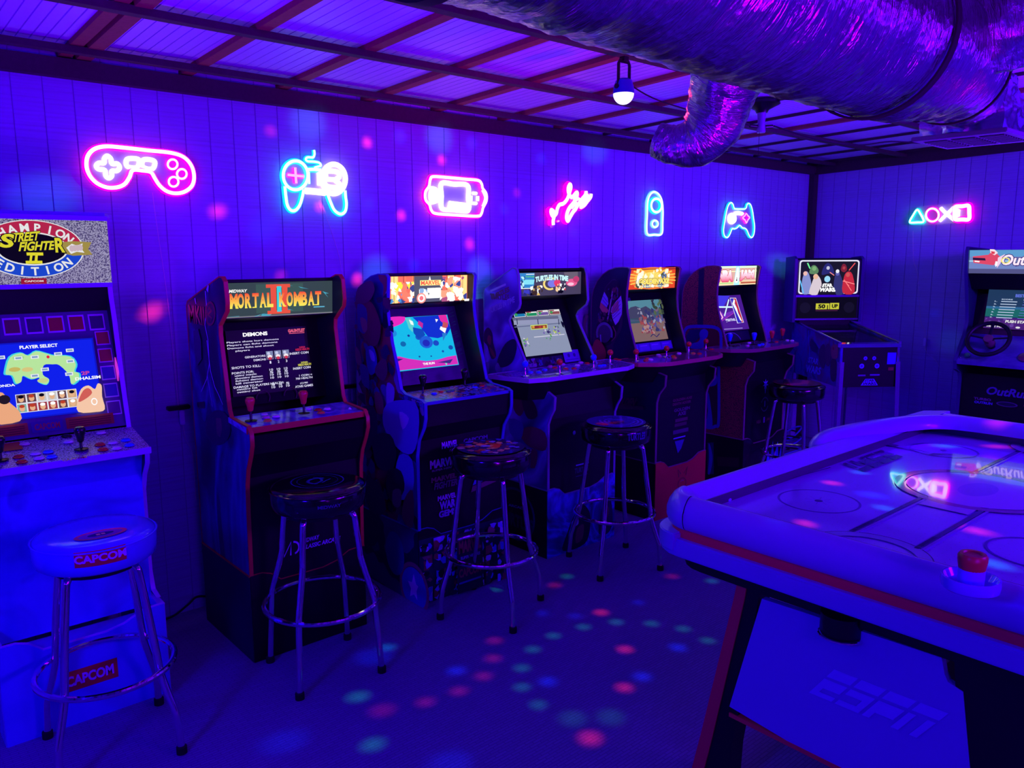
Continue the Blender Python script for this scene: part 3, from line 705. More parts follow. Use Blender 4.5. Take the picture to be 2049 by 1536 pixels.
for k in range(3):
    u = .45 + k * .10; a.rect(u, .515, u + .085, .645, rgb(120, 130, 160)); a.rect(u + .008, .52, u + .077, .575, rgb(110, 40, 50)); a.disc(u + .042, .56, .03, .028, rgb(230, 225, 225), 8); a.disc(u + .042, .53, .02, .025, rgb(200, 50, 50), 8)
    a.disc(u + .03, .61, .02, .025, rgb(190, 195, 220), 7); ln(str(k + 1), u + .03, .47, u + .05, h=.04)
ln('WARRIOR', .87, .665, .95, rgb(210, 40, 60), h=.025); ln('NEEDS HEALTH', .82, .63, 1.0, rgb(210, 40, 60), h=.035); ln('INSERT COIN', .74, .575, .985, h=.036)
ln('WIZARD', .87, .42, .96, rgb(225, 220, 70), h=.025); ln('NEEDS HEALTH', .83, .385, 1.0, rgb(225, 220, 70), h=.035); ln('INSERT COIN', .76, .335, .99, h=.036)
for t, v, u0, u1 in (('POINTS FOR:', .355, .01, .27), ('using magic', .31, .04, .30), ('shooting demon', .27, .04, .37), ('fighting demon', .23, .04, .37), ('kill generator', .19, .04, .37), ('DAMAGE TO PLAYERS HEALTH:', .14, .01, .62), ('getting hit', .10, .04, .29), ('getting shot', .06, .04, .32)): ln(t, u0, v, u1, h=.034)
for k in range(3):
    for v, t in ((.355, '10'), (.315, '5'), (.275, '10'), (.23, '10'), (.12, '5'), (.08, '10')): ln(t, .46 + k * .09, v, .505 + k * .09, h=.034)
ln('1 COIN =', .82, .215, .99); ln('700 HEALTH', .77, .17, .99); ln('(C)1985', .82, .09, .92); ln('ATARI GAMES', .75, .045, .985, h=.036)
a.build('screen_picture', LIT['full'], m)
d = flat_deck(c, 2.697, 2.865, .920, .936, swirl_mat('blue_deck_print', [(0.3, rgb(60, 50, 130)), (0.5, rgb(140, 130, 230)), (.7, rgb(70, 60, 180))], 9, 1, .15), M_mk_edge)
def dk(p, z, off=.002): t = onz(zf(*p), z); return t[0], t[1], t[2] + off
joystick(d, *dk((608, 1292), .928), B_redbat, 'bat', .062); joystick(d, *dk((1060, 1228), .933), B_redbat, 'bat', .062)
for p, k in (((720, 1238), B_wht), ((735, 1262), B_pnk), ((748, 1290), B_yel), ((820, 1253), B_wht), ((1098, 1190), B_wht), ((1180, 1198), B_red), ((1205, 1222), B_yel), ((1258, 1190), B_wht), ((1450, 1188), B_wht)): button(d, *dk(p, .93, 0), k, .0125 if p[0] < 1400 else .004)
# side print
a = c.side_art(); q = lambda *p: a.px(zf(*p)); bolt = rgb(190, 190, 255)
for pts, w in (([(218, 180), (228, 300), (215, 470), (242, 600), (252, 800), (230, 930), (182, 1040)], .008), ([(232, 600), (262, 860), (300, 1000), (330, 1060), (368, 1150)], .007), ([(235, 900), (262, 1060), (280, 1165)], .005), ([(235, 180), (245, 130)], .02), ([(130, 240), (140, 290)], .012)): a.stroke(PX(a, zf, pts), w, bolt, w * .5)
a.text('MKII', *q(85, 452), *q(205, 312), rgb(190, 45, 70), .02)
e = PX(a, zf, [(262 + 44 * math.cos(t), 372 + 105 * math.sin(t)) for t in np.linspace(0, 2 * PI, 28)]); a.poly(e, rgb(150, 25, 60))
e = PX(a, zf, [(262 + 34 * math.cos(t), 372 + 85 * math.sin(t)) for t in np.linspace(0, 2 * PI, 28)]); a.poly(e, rgb(45, 8, 45))
a.stroke(PX(a, zf, [(250, 320), (275, 345), (245, 380), (275, 410), (262, 445)]), .014, rgb(150, 30, 60), .006)
a.poly(PX(a, zf, cr([(330 + 108 * math.cos(t), 1345 + 150 * math.sin(t)) for t in np.linspace(0, 2 * PI, 12)[:-1]], k=3)), rgb(26, 10, 60)); a.poly(PX(a, zf, [(310, 1260), (355, 1265), (365, 1350), (350, 1430), (320, 1400)]), rgb(120, 35, 80))
a.poly(PX(a, zf, [(120, 520), (160, 500), (185, 600), (190, 760), (150, 820), (130, 700)]), rgb(32, 16, 90)); a.poly(PX(a, zf, [(150, 1130), (215, 1120), (215, 1180), (160, 1180)]), rgb(12, 6, 40))
a.build('side_print', P_gloss, c.left)
a = c.art((2.757 - .0015, .35), (2.757 - .0015, .80)); 
a.text('MIDWAY', .44, .16, .60, .20, rgb(190, 190, 235), .03, shear=.2); a.text('CLASSIC ARCADE', .44, .10, .80, .14, rgb(190, 190, 235), .03, shear=.2)
a.stroke([(.22, .08), (.28, .20), (.27, .08), (.34, .20), (.33, .08)], .006, rgb(190, 190, 235)); a.arc(.36, .14, .04, .055, 1.1, -1.4, 1.6, rgb(190, 190, 235)); a.rect(.25, .40, .55, .405, rgb(60, 60, 120)); a.rect(.25, .52, .55, .525, rgb(60, 60, 120))
a.build('front_logo', P_flat, c.r)
for cxx in (.40, .66):
    u = c.x0 + c.th + (x1 - x0 - .036) * cxx; b = MB(); b.tube([(u + .028 * math.cos(t), 3.0 - .004, .968 + .028 * math.sin(t)) for t in np.linspace(-.6, 3.2, 16)], .0022, 6)
    b.build('bezel_emblem', mat('dull_bronze', rgb(90, 70, 60), .5), c.bez)
b = MB(); b.lathe([(0, .004), (.005, .002), (.006, 0), (0, 0)], 12, (c.x0 + c.th + .02, 2.975, 1.055), axis=Matrix.Rotation(PI / 2, 3, 'X')); b.build('status_light', mat('led_white', rgb(230, 240, 200), .4, emit=rgb(235, 245, 190), es=1.2), c.bez)

# ---------------------------------------------------------------- 3: comic cabinet with the cyan game screen
x0, x1 = 1.855, 2.345
side = [(2.755, .345), (2.755, .68), (2.74, .75), (2.70, .81), (2.688, .85), (2.688, .915), (2.71, .925), (2.83, .935), (2.868, .952), (2.895, 1.05), (2.93, 1.15), (2.952, 1.25), (2.958, 1.30), (2.952, 1.37), (2.945, 1.435), (2.96, 1.447), (3.02, 1.448), (3.08, 1.438), (3.135, 1.415), (3.175, 1.38), (3.205, 1.33), (3.225, 1.26), (3.235, 1.18), (3.24, .345)]
comic = [(0.0, rgb(40, 45, 140)), (0.22, rgb(130, 50, 75)), (0.36, rgb(80, 85, 190)), (0.5, rgb(28, 26, 70)), (0.66, rgb(170, 100, 90)), (0.78, rgb(60, 60, 170)), (0.9, rgb(150, 140, 200))]
M_mvside = swirl_mat('comic_side_print', comic, 9, 1, .3, 'voronoi', (1, 1, .8))
M_mv_edge = mat('blue_trim', rgb(60, 70, 185), 0.4)
c = Cab('arcade_cabinet', 'comic-print cabinet edged in blue with a cyan and magenta game screen', x0, x1, side, 3.24, M_mvside, M_mv_edge, 2.755, m_riser_side=swirl_mat('dark_comic_print', [(0, rgb(20, 16, 60)), (.4, rgb(40, 36, 110)), (.6, rgb(22, 16, 60)), (.85, rgb(70, 50, 120))], 7, 1, .35, 'voronoi'))
c.body((3.0, 1.44), (3.13, 1.41), 0, 0, (3.005, 1.312), (3.105, 1.285), (2.985, .945), 0, 0, [(2.695, .905), (2.705, .81), (2.757, .74), (2.757, .30)])
m, a = marquee(c, (3.003, 1.314), (2.998, 1.437), 1); q = lambda *p: a.px(zm(*p))
a.rect(0, 0, 1, 1, rgb(235, 120, 80)); rg = random.Random(9)
for k in range(12): a.rect(k / 12, 0, k / 12 + .075, 1, rg.choice([rgb(240, 130, 90), rgb(225, 95, 80), rgb(250, 190, 120)]))
for k in (1.3, 2.6, 4, 8.8, 10, 11.2): a.rect(k / 12, 0, k / 12 + .005, 1, BLK)
a.rect(.34, 0, .68, 1, rgb(70, 70, 90)); a.rect(.0, .0, 1, .04, BLK)
# plain shapes where the print has figures
a.blobs((.01, .03, .34, .8), 34, [rgb(50, 60, 120), rgb(240, 200, 60), WHT, rgb(240, 110, 90), rgb(250, 230, 200), rgb(60, 120, 180)], 2, (.010, .026))
a.blobs((.64, .03, .97, .95), 34, [rgb(50, 60, 130), rgb(250, 230, 200), WHT, rgb(240, 140, 110), rgb(150, 70, 110), rgb(250, 250, 235)], 4, (.010, .028))
a.blobs((.38, .18, .64, .56), 26, [WHT, rgb(250, 245, 220), rgb(230, 240, 250), rgb(120, 150, 190)], 6, (.014, .03))
a.poly([(.50, 1.0), (.512, .86), (.488, .86)], WHT); a.rect(.385, .66, .635, .85, rgb(250, 220, 130)); a.text('MARVEL', .395, .675, .625, .835, rgb(205, 70, 60), .03)
a.disc(.40, .20, .055, .19, rgb(240, 130, 120)); a.disc(.40, .20, .040, .14, WHT); a.disc(.40, .20, .024, .085, rgb(230, 100, 110)); a.rect(.93, .02, .99, .1, WHT)
a.build('marquee_print', LIT['hot'], m)
m, a = screen(c, (2.996, 1.012), (3.084, 1.247)); q = lambda *p: a.px(zm(*p))
a.rect(0, 0, 1, 1, rgb(20, 180, 225)); a.poly(PX(a, zm, [(640, 535), (985, 510), (1030, 650), (990, 720), (900, 750), (800, 735), (740, 660), (700, 590)]), rgb(15, 45, 200))
a.poly(PX(a, zm, cr([(380, 545), (560, 530), (545, 590), (460, 630), (388, 645)], k=3)), rgb(225, 40, 185)); a.poly(PX(a, zm, [(905, 515), (985, 511), (1008, 590), (1000, 640), (960, 600), (925, 570)]), rgb(220, 40, 160))
a.poly(PX(a, zm, [(462, 945), (500, 935), (600, 960), (780, 985), (900, 970), (1000, 940), (1088, 925), (1108, 1015), (490, 1083)]), rgb(205, 45, 180))
for p, r_, k in (((440, 700), .06, rgb(30, 130, 215)), ((545, 810), .045, rgb(15, 100, 170)), ((600, 725), .02, rgb(20, 40, 150)), ((780, 790), .11, rgb(30, 90, 210)), ((780, 800), .06, rgb(30, 40, 180)), ((880, 800), .05, rgb(25, 70, 190)), ((700, 740), .05, rgb(25, 80, 190)), ((1030, 845), .04, rgb(20, 80, 170)), ((950, 885), .02, rgb(20, 80, 170)), ((830, 935), .013, rgb(20, 60, 150)), ((710, 940), .015, rgb(20, 60, 150))): a.disc(*q(*p), r_, r_ * 1.1, k, 14)
for pts, k in (([(560, 545), (610, 540), (655, 600), (640, 690), (600, 650), (580, 590)], rgb(90, 200, 200)), ([(600, 560), (640, 580), (650, 620), (620, 610)], rgb(230, 250, 240)), ([(640, 640), (740, 660), (770, 720), (700, 760), (650, 700)], rgb(15, 70, 180)), ([(700, 570), (745, 600), (740, 650), (690, 610)], rgb(190, 40, 150)), ([(870, 555), (900, 560), (880, 590)], WHT), ([(925, 630), (985, 650), (970, 700), (915, 660)], WHT), ([(950, 580), (1000, 600), (985, 650), (940, 640)], rgb(190, 80, 90)), ([(940, 700), (990, 700), (950, 780)], rgb(40, 120, 200)), ([(955, 985), (1000, 980), (985, 1030)], rgb(120, 230, 200)), ([(470, 960), (540, 965), (490, 990)], rgb(50, 30, 110)), ([(890, 1000), (1050, 965), (1020, 1010)], rgb(60, 40, 130))): a.poly(PX(a, zm, pts), k)
u0, v0 = q(745, 1030); u1, v1 = q(862, 1005); a.text('THE RUN', u0, v0, u1, v0 + .045, WHT, .04)
a.build('screen_picture', LIT['full'], m)
a = c.art((2.985 - .0008, .945), (3.105 - .0008, 1.285)); rg = random.Random(8)
a.rect(0, 0, 1, 1, rgb(60, 34, 90))
for k in range(14):
    v = .01 + k * .017; a.rect(.05, v, .95, v + .006, rgb(105, 55, 120))
for k in range(22): v = rg.uniform(.3, .95); a.poly([(.88, v), (.97, v + .02), (.96, v + .035)], rgb(60, 160, 100))
a.disc(.14, .16, .05, .09, rgb(35, 20, 60), 16)
a.build('bezel_print', P_flat, c.bez)
d = flat_deck(c, 2.70, 2.872, .918, .938, swirl_mat('comic_deck_print', comic, 30, 1, .2, 'voronoi'), M_mv_edge)
def dk(p, z, off=.002): t = onz(zm(*p), z); return t[0], t[1], t[2] + off
joystick(d, *dk((750, 1315), .925), B_blk, 'bat', .055); joystick(d, *dk((1178, 1245), .93), B_blk, 'bat', .055)
for p, k in (((985, 1275), B_grn), ((1010, 1298), B_grn), ((1045, 1290), B_grn), ((905, 1285), B_red), ((930, 1305), B_red), ((830, 1300), B_blu), ((860, 1322), B_blu), ((1400, 1218), B_grn), ((1425, 1235), B_grn), ((1455, 1232), B_grn), ((1330, 1225), B_red), ((1352, 1245), B_red), ((1255, 1240), B_blu), ((1280, 1258), B_blu)): button(d, *dk(p, .928, 0), k, .012)
a = c.side_art(); q = lambda *p: a.px(zm(*p))
a.blobs((.03, .235, .80, .60), 70, [rgb(50, 46, 130), rgb(26, 20, 60), rgb(110, 60, 100), rgb(80, 80, 190), rgb(34, 26, 70), rgb(120, 70, 60)], 31, (.015, .05)); a.blobs((.06, .60, .62, .90), 46, [rgb(60, 34, 90), rgb(36, 30, 90), rgb(96, 40, 80), rgb(60, 60, 160), rgb(30, 20, 60)], 32, (.012, .045))
for pts, k in (([(130, 370), (250, 370), (320, 480), (360, 640), (330, 800), (250, 820), (160, 700), (110, 520)], rgb(110, 30, 70)), ([(120, 400), (210, 440), (220, 620), (190, 700), (130, 640)], rgb(40, 50, 150)), ([(150, 540), (210, 560), (220, 660), (180, 680)], rgb(150, 90, 130)),
               ([(210, 850), (280, 830), (320, 950), (310, 1080), (250, 1120), (215, 1000)], rgb(40, 55, 190)), ([(240, 860), (290, 900), (300, 980), (260, 960)], rgb(150, 160, 250)), ([(100, 830), (150, 900), (160, 1020), (110, 990)], rgb(130, 80, 110)), ([(330, 1000), (410, 960), (430, 1100), (380, 1180), (300, 1090)], rgb(120, 50, 90)), ([(150, 1010), (230, 1060), (240, 1250), (170, 1200)], rgb(60, 60, 160)), ([(430, 1200), (500, 1250), (490, 1400), (440, 1480), (420, 1350)], rgb(170, 170, 235)), ([(300, 1300), (370, 1330), (390, 1500), (320, 1500)], rgb(150, 40, 90)), ([(130, 230), (260, 160), (300, 260), (230, 380), (110, 380)], rgb(100, 45, 90))): a.poly(cr(PX(a, zm, pts), k=3), k)
z6 = crop(700, 800, 3.134)
for pts, k in (([(260, 20), (440, 10), (460, 200), (420, 330), (330, 300), (240, 160)], rgb(110, 110, 220)), ([(340, 70), (400, 110), (360, 180)], rgb(200, 190, 250)), ([(80, 60), (180, 40), (200, 200), (120, 330), (80, 220)], rgb(36, 30, 80)), ([(170, 230), (280, 210), (320, 330), (290, 430), (200, 410)], rgb(30, 26, 70)), ([(340, 340), (420, 370), (425, 560), (350, 620), (310, 500)], rgb(95, 90, 215)), ([(270, 430), (350, 440), (370, 560), (300, 640), (260, 560)], rgb(24, 16, 46)), ([(300, 560), (350, 560), (345, 660), (300, 650)], rgb(120, 80, 120)), ([(120, 500), (220, 520), (250, 700), (150, 680)], rgb(40, 30, 70)), ([(370, 620), (425, 560), (425, 790), (360, 740)], rgb(120, 45, 90))): a.poly(cr(PX(a, z6, pts), k=3), k)
a.build('side_print', P_flat, c.left)
a = Art((c.x0 - .0036, c.back, 0), (0, -(c.back - c.rf), 0), (0, 0, .345)); q = lambda *p: a.px(z6(*p))
a.arc(.93, .20, .20, .24, 1.45, 0, 2 * PI, rgb(190, 60, 110), 30); a.disc(.93, .20, .2, .28, rgb(70, 70, 190)); a.poly([(.93, .40), (.965, .27), (1.0, .26), (.97, .18), (.98, .06), (.93, .12), (.86, .06), (.88, .18), (.83, .26), (.90, .27)], WHT); a.disc(.62, .55, .16, .3, rgb(40, 50, 150))
a.build('side_print', P_flat, c.rleft)
a = c.art((2.755 - .0012, .35), (2.755 - .0012, .74)); g_ = rgb(205, 205, 245)
a.text('MARVEL', .26, .865, .45, .945, g_, .05); a.flush('front_logo', P_flat, c.r); a.text('CAPCOM', .52, .885, .82, .935, rgb(100, 95, 150), .04)
a.flush('front_logo', P_flat, c.r); a.text('MARVEL', .12, .66, .44, .76, rgb(180, 160, 200), .05); a.text('SUPER HEROES', .14, .625, .44, .648, rgb(150, 120, 150), .03)
a.flush('front_logo', P_flat, c.r); a.text('MARVEL', .13, .50, .43, .56, rgb(150, 60, 100), .05); a.text('FIGHTER', .16, .41, .44, .49, rgb(120, 80, 120), .04, shear=.2)
a.flush('front_logo', P_flat, c.r); a.text('MARVEL', .20, .27, .42, .33, rgb(160, 150, 210), .04); a.text('WAR', .22, .16, .41, .26, rgb(130, 140, 200), .05); a.text('GEMS', .21, .07, .42, .15, rgb(120, 130, 190), .05)
a.flush('front_logo', P_flat, c.r); a.text('MARVEL', .62, .46, .95, .53, rgb(170, 50, 70), .05); a.poly([(.62, .36), (.95, .42), (.88, .46), (.66, .44)], rgb(70, 70, 190)); a.poly([(.60, .28), (.92, .34), (.96, .40), (.62, .35)], rgb(110, 60, 90))
a.build('front_logo', P_flat, c.r)
a = Art((c.x0, c.rf - .0045, 0), (c.x1 - c.x0, 0, 0), (0, 0, .30))
cp = [rgb(70, 80, 220), rgb(140, 150, 250), rgb(30, 30, 70), rgb(150, 60, 70), rgb(160, 130, 110), rgb(200, 200, 250), BLK]
a.rect(0, 0, 1, 1, rgb(30, 28, 70))
for k in range(7):
    for j in range(4): a.blobs((k / 7 + .004, j / 4 + .01, (k + 1) / 7 - .004, (j + 1) / 4 - .01), 7, cp, k * 10 + j, (.012, .035), 6)
a.rect(.37, .04, .67, .98, rgb(24, 18, 50)); a.text('MARVEL', .39, .66, .655, .86, rgb(170, 50, 80), .05); a.text('SUPER HEROES', .41, .56, .64, .61, rgb(150, 130, 220), .03); a.text('CAPCOM', .39, .28, .65, .42, rgb(170, 60, 70), .04); a.rect(.39, .18, .65, .21, rgb(60, 60, 160))
a.build('riser_print', P_flat, c.rfront)

# ---------------------------------------------------------------- 4: violet swirl cabinet with the four-player deck
x0, x1 = 2.652, 3.159
side = [(2.777, .36), (2.777, .70), (2.76, .74), (2.735, .78), (2.73, .84), (2.86, .90), (2.905, .93), (2.96, 1.02), (3.06, 1.175), (3.07, 1.20), (3.055, 1.225), (2.995, 1.265), (2.985, 1.29), (2.998, 1.43), (3.01, 1.46), (3.035, 1.465), (3.258, 1.358), (3.268, 1.34), (3.27, .36)]
M_tmside = swirl_mat('violet_vortex_print', [(0.30, rgb(36, 14, 80)), (0.44, rgb(90, 56, 190)), (0.52, rgb(150, 120, 250)), (0.6, rgb(90, 46, 170)), (0.75, rgb(36, 10, 70))], 1.5, 1.6, .35, stretch=(1, 1.0, 1.2))
M_tm_edge = mat('pale_green_trim', rgb(120, 150, 170), 0.4)
c = Cab('arcade_cabinet', 'violet swirl cabinet with a grey game screen and four-player deck', x0, x1, side, 3.27, M_tmside, M_tm_edge, 2.777, riser_z=.36, riser_front=2.777, m_riser=swirl_mat('blue_vortex_print', [(0.3, rgb(20, 10, 70)), (.5, rgb(80, 80, 235)), (.6, rgb(40, 40, 150)), (.8, rgb(30, 20, 80))], 3.4, 2.5, .4), m_riser_side=M_black)
c.body((3.03, 1.45), (3.24, 1.36), 0, 0, (3.04, 1.318), (3.15, 1.29), (3.02, .945), 0, 0, [(2.80, .88), (2.785, .78), (2.779, .72), (2.779, .31)])
m, a = marquee(c, (3.035, 1.320), (3.033, 1.441), 1); q = lambda *p: a.px(zt_(*p))
a.rect(0, 0, 1, 1, rgb(70, 62, 90)); a.poly(PX(a, zt_, [(395, 85), (560, 80), (555, 235), (400, 240)]), rgb(50, 130, 200)); a.poly(PX(a, zt_, [(440, 150), (560, 150), (550, 200), (450, 200)]), rgb(130, 220, 240)); a.poly(PX(a, zt_, [(395, 238), (560, 234), (560, 242), (396, 246)]), WHT)
a.poly(PX(a, zt_, [(860, 75), (1003, 68), (1003, 160), (880, 150)]), rgb(105, 95, 110)); a.disc(*q(940, 180), .09, .17, rgb(225, 90, 140)); a.disc(*q(930, 195), .05, .07, rgb(245, 190, 215)); a.disc(*q(985, 145), .05, .14, rgb(190, 60, 110))
a.arc(*q(720, 190), .08, .11, 2.6, -.4, 5.2, rgb(240, 215, 120)); a.disc(*q(740, 190), .07, .16, rgb(120, 120, 225)); a.disc(*q(790, 180), .05, .15, rgb(220, 60, 110))
a.blobs((.21, .03, .40, .45), 22, [WHT, BLK, rgb(230, 190, 100), rgb(60, 40, 30)], 3, (.006, .016)); a.blobs((.58, .05, .74, .50), 20, [WHT, BLK, rgb(225, 60, 70), rgb(240, 200, 150)], 5, (.006, .016)); a.blobs((.03, .35, .12, .85), 12, [rgb(30, 60, 110), rgb(180, 230, 240)], 7, (.006, .014)); a.blobs((.02, .03, .2, .3), 12, [rgb(60, 60, 190), rgb(40, 40, 120)], 8, (.01, .02))
a.text('TURTLES IN TIME', .265, .66, .765, .90, rgb(200, 245, 250), .06, outline=rgb(20, 50, 90), ow=.04, warp=lambda u, v: (u, v - 1.3 * (u - .515) ** 2)); a.text('TURTLES', .12, .80, .25, .87, rgb(90, 190, 110), .05); a.rect(.13, .92, .25, .95, WHT)
a.build('marquee_print', LIT['full'], m)
m, a = screen(c, (3.032, 1.008), (3.138, 1.237)); q = lambda *p: a.px(zt_(*p))
a.rect(0, 0, 1, 1, rgb(150, 160, 190)); g0 = rgb(105, 112, 150)
a.poly(PX(a, zt_, [(328, 540), (800, 520), (812, 560), (345, 580)]), rgb(110, 112, 145)); a.poly(PX(a, zt_, [(345, 570), (812, 550), (820, 590), (350, 615)]), rgb(160, 165, 200)); a.poly(PX(a, zt_, [(352, 632), (825, 592), (826, 600), (353, 642)]), g0)
for x in (375, 588, 800): a.poly(PX(a, zt_, [(x, 555), (x + 8, 555), (x + 14, 610), (x + 6, 612)]), rgb(50, 55, 90))
for k in range(4):
    u = .0 + k * .25; kc = (rgb(30, 130, 190), rgb(30, 150, 100), rgb(120, 90, 170), rgb(150, 80, 90))[k]; a.rect(u + .003, .865, u + .24, .985, WHT); a.rect(u + .012, .875, u + .23, .94, kc); a.rect(u + .012, .95, u + .12, .975, rgb(150, 50, 60)); a.disc(u + .05, .925, .03, .03, rgb(60, 170, 90), 10)
a.poly(PX(a, zt_, [(512, 620), (686, 608), (690, 655), (522, 668)]), rgb(210, 240, 120)); a.poly(PX(a, zt_, [(522, 628), (680, 616), (682, 648), (528, 660)]), rgb(150, 50, 50))
for x in (530, 560, 600, 640): a.poly(PX(a, zt_, [(x, 628), (x + 24, 626), (x + 26, 650), (x + 2, 652)]), (rgb(190, 60, 50), rgb(230, 170, 60), rgb(140, 40, 50), rgb(200, 190, 80))[(x // 30) % 4])
a.poly(PX(a, zt_, [(548, 738), (860, 708), (862, 718), (550, 748)]), rgb(215, 215, 235))
for p, s_ in (((465, 800), 1), ((685, 730), 1.4), ((770, 695), 1.2)):
    a.blobs((q(p[0] - 26 * s_, p[1])[0], q(0, p[1] + 45 * s_)[1] if 0 else q(p[0], p[1] + 42 * s_)[1], q(p[0] + 30 * s_, p[1])[0], q(p[0], p[1] - 50 * s_)[1]), 16, [rgb(120, 90, 190), rgb(190, 210, 90), rgb(90, 170, 100), rgb(230, 220, 240), rgb(60, 50, 110)], int(p[0]), (.004, .011))
a.poly(PX(a, zt_, [(812, 580), (838, 600), (850, 655), (830, 640), (816, 605)]), rgb(10, 10, 40))
a.build('screen_picture', LIT['mid'], m)
a = c.art((3.02 - .0008, .945), (3.15 - .0008, 1.285)); a.rect(.0, .0, 1, .14, rgb(30, 30, 60)); a.blobs((.02, .01, .66, .14), 40, [rgb(40, 130, 140), BLK, rgb(90, 60, 80), rgb(120, 150, 160), rgb(30, 30, 90)], 3, (.008, .02)); a.rect(.72, .02, .97, .2, rgb(105, 100, 190)); a.disc(.80, .12, .02, .03, rgb(50, 40, 120), 10); a.disc(.89, .12, .02, .03, rgb(50, 40, 120), 10); a.rect(.75, .05, .94, .06, rgb(60, 50, 140))
a.build('bezel_print', P_flat, c.bez)
P = [(3.325, 2.90), (3.33, 3.0), (2.46, 3.0), (2.475, 2.90), (2.505, 2.752), (2.60, 2.722), (3.19, 2.722), (3.28, 2.76)]
d = poly_deck(c, P, .946, swirl_mat('violet_deck_print', [(0.3, rgb(90, 40, 120)), (.5, rgb(140, 90, 200)), (.7, rgb(80, 50, 160))], 14, 3, .12), mat('pale_violet_trim', rgb(170, 165, 215), .35))
def dk(p, z, off=.001): t = onz(zt_(*p), z); return t[0], t[1], t[2] + off
joystick(d, *dk((465, 1140), .946), B_blu, 'ball', .06); joystick(d, *dk((818, 1120), .946), B_red, 'ball', .06); joystick(d, *dk((1165, 1065), .946), B_blu, 'ball', .06); joystick(d, *dk((1335, 1010), .946), B_red, 'ball', .06)
for p, k in (((520, 1100), B_blu), ((605, 1100), B_blu), ((665, 1075), B_blu), ((768, 1055), B_red), ((880, 1065), B_red), ((965, 1063), B_red), ((1035, 1000), B_wht), ((1100, 1010), B_red), ((1235, 1035), B_blu), ((1270, 1030), B_blu), ((1395, 968), B_red), ((1425, 975), B_red), ((850, 1020), B_wht), ((720, 1040), B_pnk), ((1000, 1030), B_wht)): button(d, *dk(p, .946, 0), k, .012)
a = Art((2.46, 2.72, .946), (.9, 0, 0), (0, .28, 0), N=(0, 0, 1)); u0, v0 = a.px(zt_(700, 1130)); u1, v1 = a.px(zt_(920, 1085)); a.rect(u0 - .02, v0, u1 - .02, v1, rgb(190, 185, 235)); a.build('deck_print', P_flat, d)
a = c.side_art(); q = lambda *p: a.px(zt_(*p))
a.text('TURTLES', *q(105, 350), *q(305, 300), rgb(110, 95, 120), .06, warp=None); a.stroke(PX(a, zt_, [(110, 268), (268, 198)]), .011, rgb(190, 165, 235))
def txt4(a, body, z, bl, br, tl, col, bold=.05):
    p0, p1, p2 = (np.array(a.px(z(*p))) for p in (bl, br, tl)); v, f = glyphs(body, bold); mn = v.min(0); sp = v.max(0) - mn
    a.add([tuple(p0 + (p1 - p0) * ((x - mn) / sp)[0] + (p2 - p0) * ((x - mn) / sp)[1]) for x in v], f, col)
txt4(a, 'TURTLES', zt_, (120, 362), (308, 272), (112, 310), rgb(125, 110, 100)); txt4(a, 'TURTLES IN TIME', zt_, (98, 502), (360, 382), (94, 440), rgb(170, 160, 235), .04)
for pts, k in (([(50, 680), (90, 640), (130, 700), (140, 800), (170, 930), (120, 960), (80, 830), (45, 780)], rgb(60, 30, 60)), ([(90, 720), (120, 740), (110, 820), (80, 780)], rgb(150, 70, 70)), ([(100, 840), (140, 880), (165, 950), (130, 930)], rgb(140, 80, 60)), ([(280, 790), (360, 760), (380, 860), (330, 1000), (230, 1050), (180, 1000), (220, 880)], rgb(36, 14, 66)), ([(190, 1000), (230, 1120), (210, 1160), (160, 1060)], rgb(130, 110, 200)), ([(60, 1000), (100, 1010), (90, 1110), (55, 1090)], rgb(120, 100, 190))): a.poly(cr(PX(a, zt_, pts), k=3), k)
z8 = crop(990, 780, 3.84)
for pts, k in (([(140, 20), (230, 10), (240, 110), (200, 200), (150, 150)], rgb(120, 35, 70)), ([(210, 20), (300, 90), (330, 200), (260, 220), (220, 130)], rgb(70, 30, 60)), ([(200, 320), (280, 280), (390, 330), (395, 460), (300, 450), (230, 400)], rgb(150, 70, 80)), ([(120, 220), (220, 260), (200, 380), (120, 330)], rgb(80, 60, 190)), ([(260, 460), (330, 470), (310, 600), (240, 560)], rgb(150, 80, 90)), ([(100, 440), (230, 430), (220, 620), (120, 600)], rgb(70, 65, 180))): a.poly(cr(PX(a, z8, pts), k=3), k)
a.build('side_print', P_flat, c.left)
a = c.art((2.779 - .0012, .36), (2.779 - .0012, .72)); a.text('TURTLES', .38, .14, .60, .22, rgb(50, 110, 90), .04); a.rect(.40, .25, .60, .27, rgb(110, 180, 200)); a.rect(.40, .09, .58, .10, rgb(60, 60, 120)); a.build('front_logo', P_flat, c.r)
b = MB(); b.lathe([(.008, 0), (.011, .004), (.008, .006), (0, .006)], 16, ((x0 + x1) / 2 - .065, 2.779, .63), axis=Matrix.Rotation(PI / 2, 3, 'X')); b.build('coin_return_button', mat('clear_button', rgb(180, 190, 220), .2), c.r)
a = Art((c.x0 - .0036, c.back, 0), (0, -(c.back - c.rf), 0), (0, 0, .36)); a.arc(.52, .5, .28, .31, 1.3, 0, 2 * PI, rgb(45, 35, 90), 30); txt4(a, 'ARCADE', crop(990, 780, 3.84), (105, 890), (240, 925), (105, 870), rgb(110, 105, 190)); a.text('TURTLES', .25, .30, .80, .50, rgb(40, 60, 80), .05); a.build('side_print', P_flat, c.rleft)
a = Art((c.x0, c.rf - .0045, 0), (c.x1 - c.x0, 0, 0), (0, 0, .31))
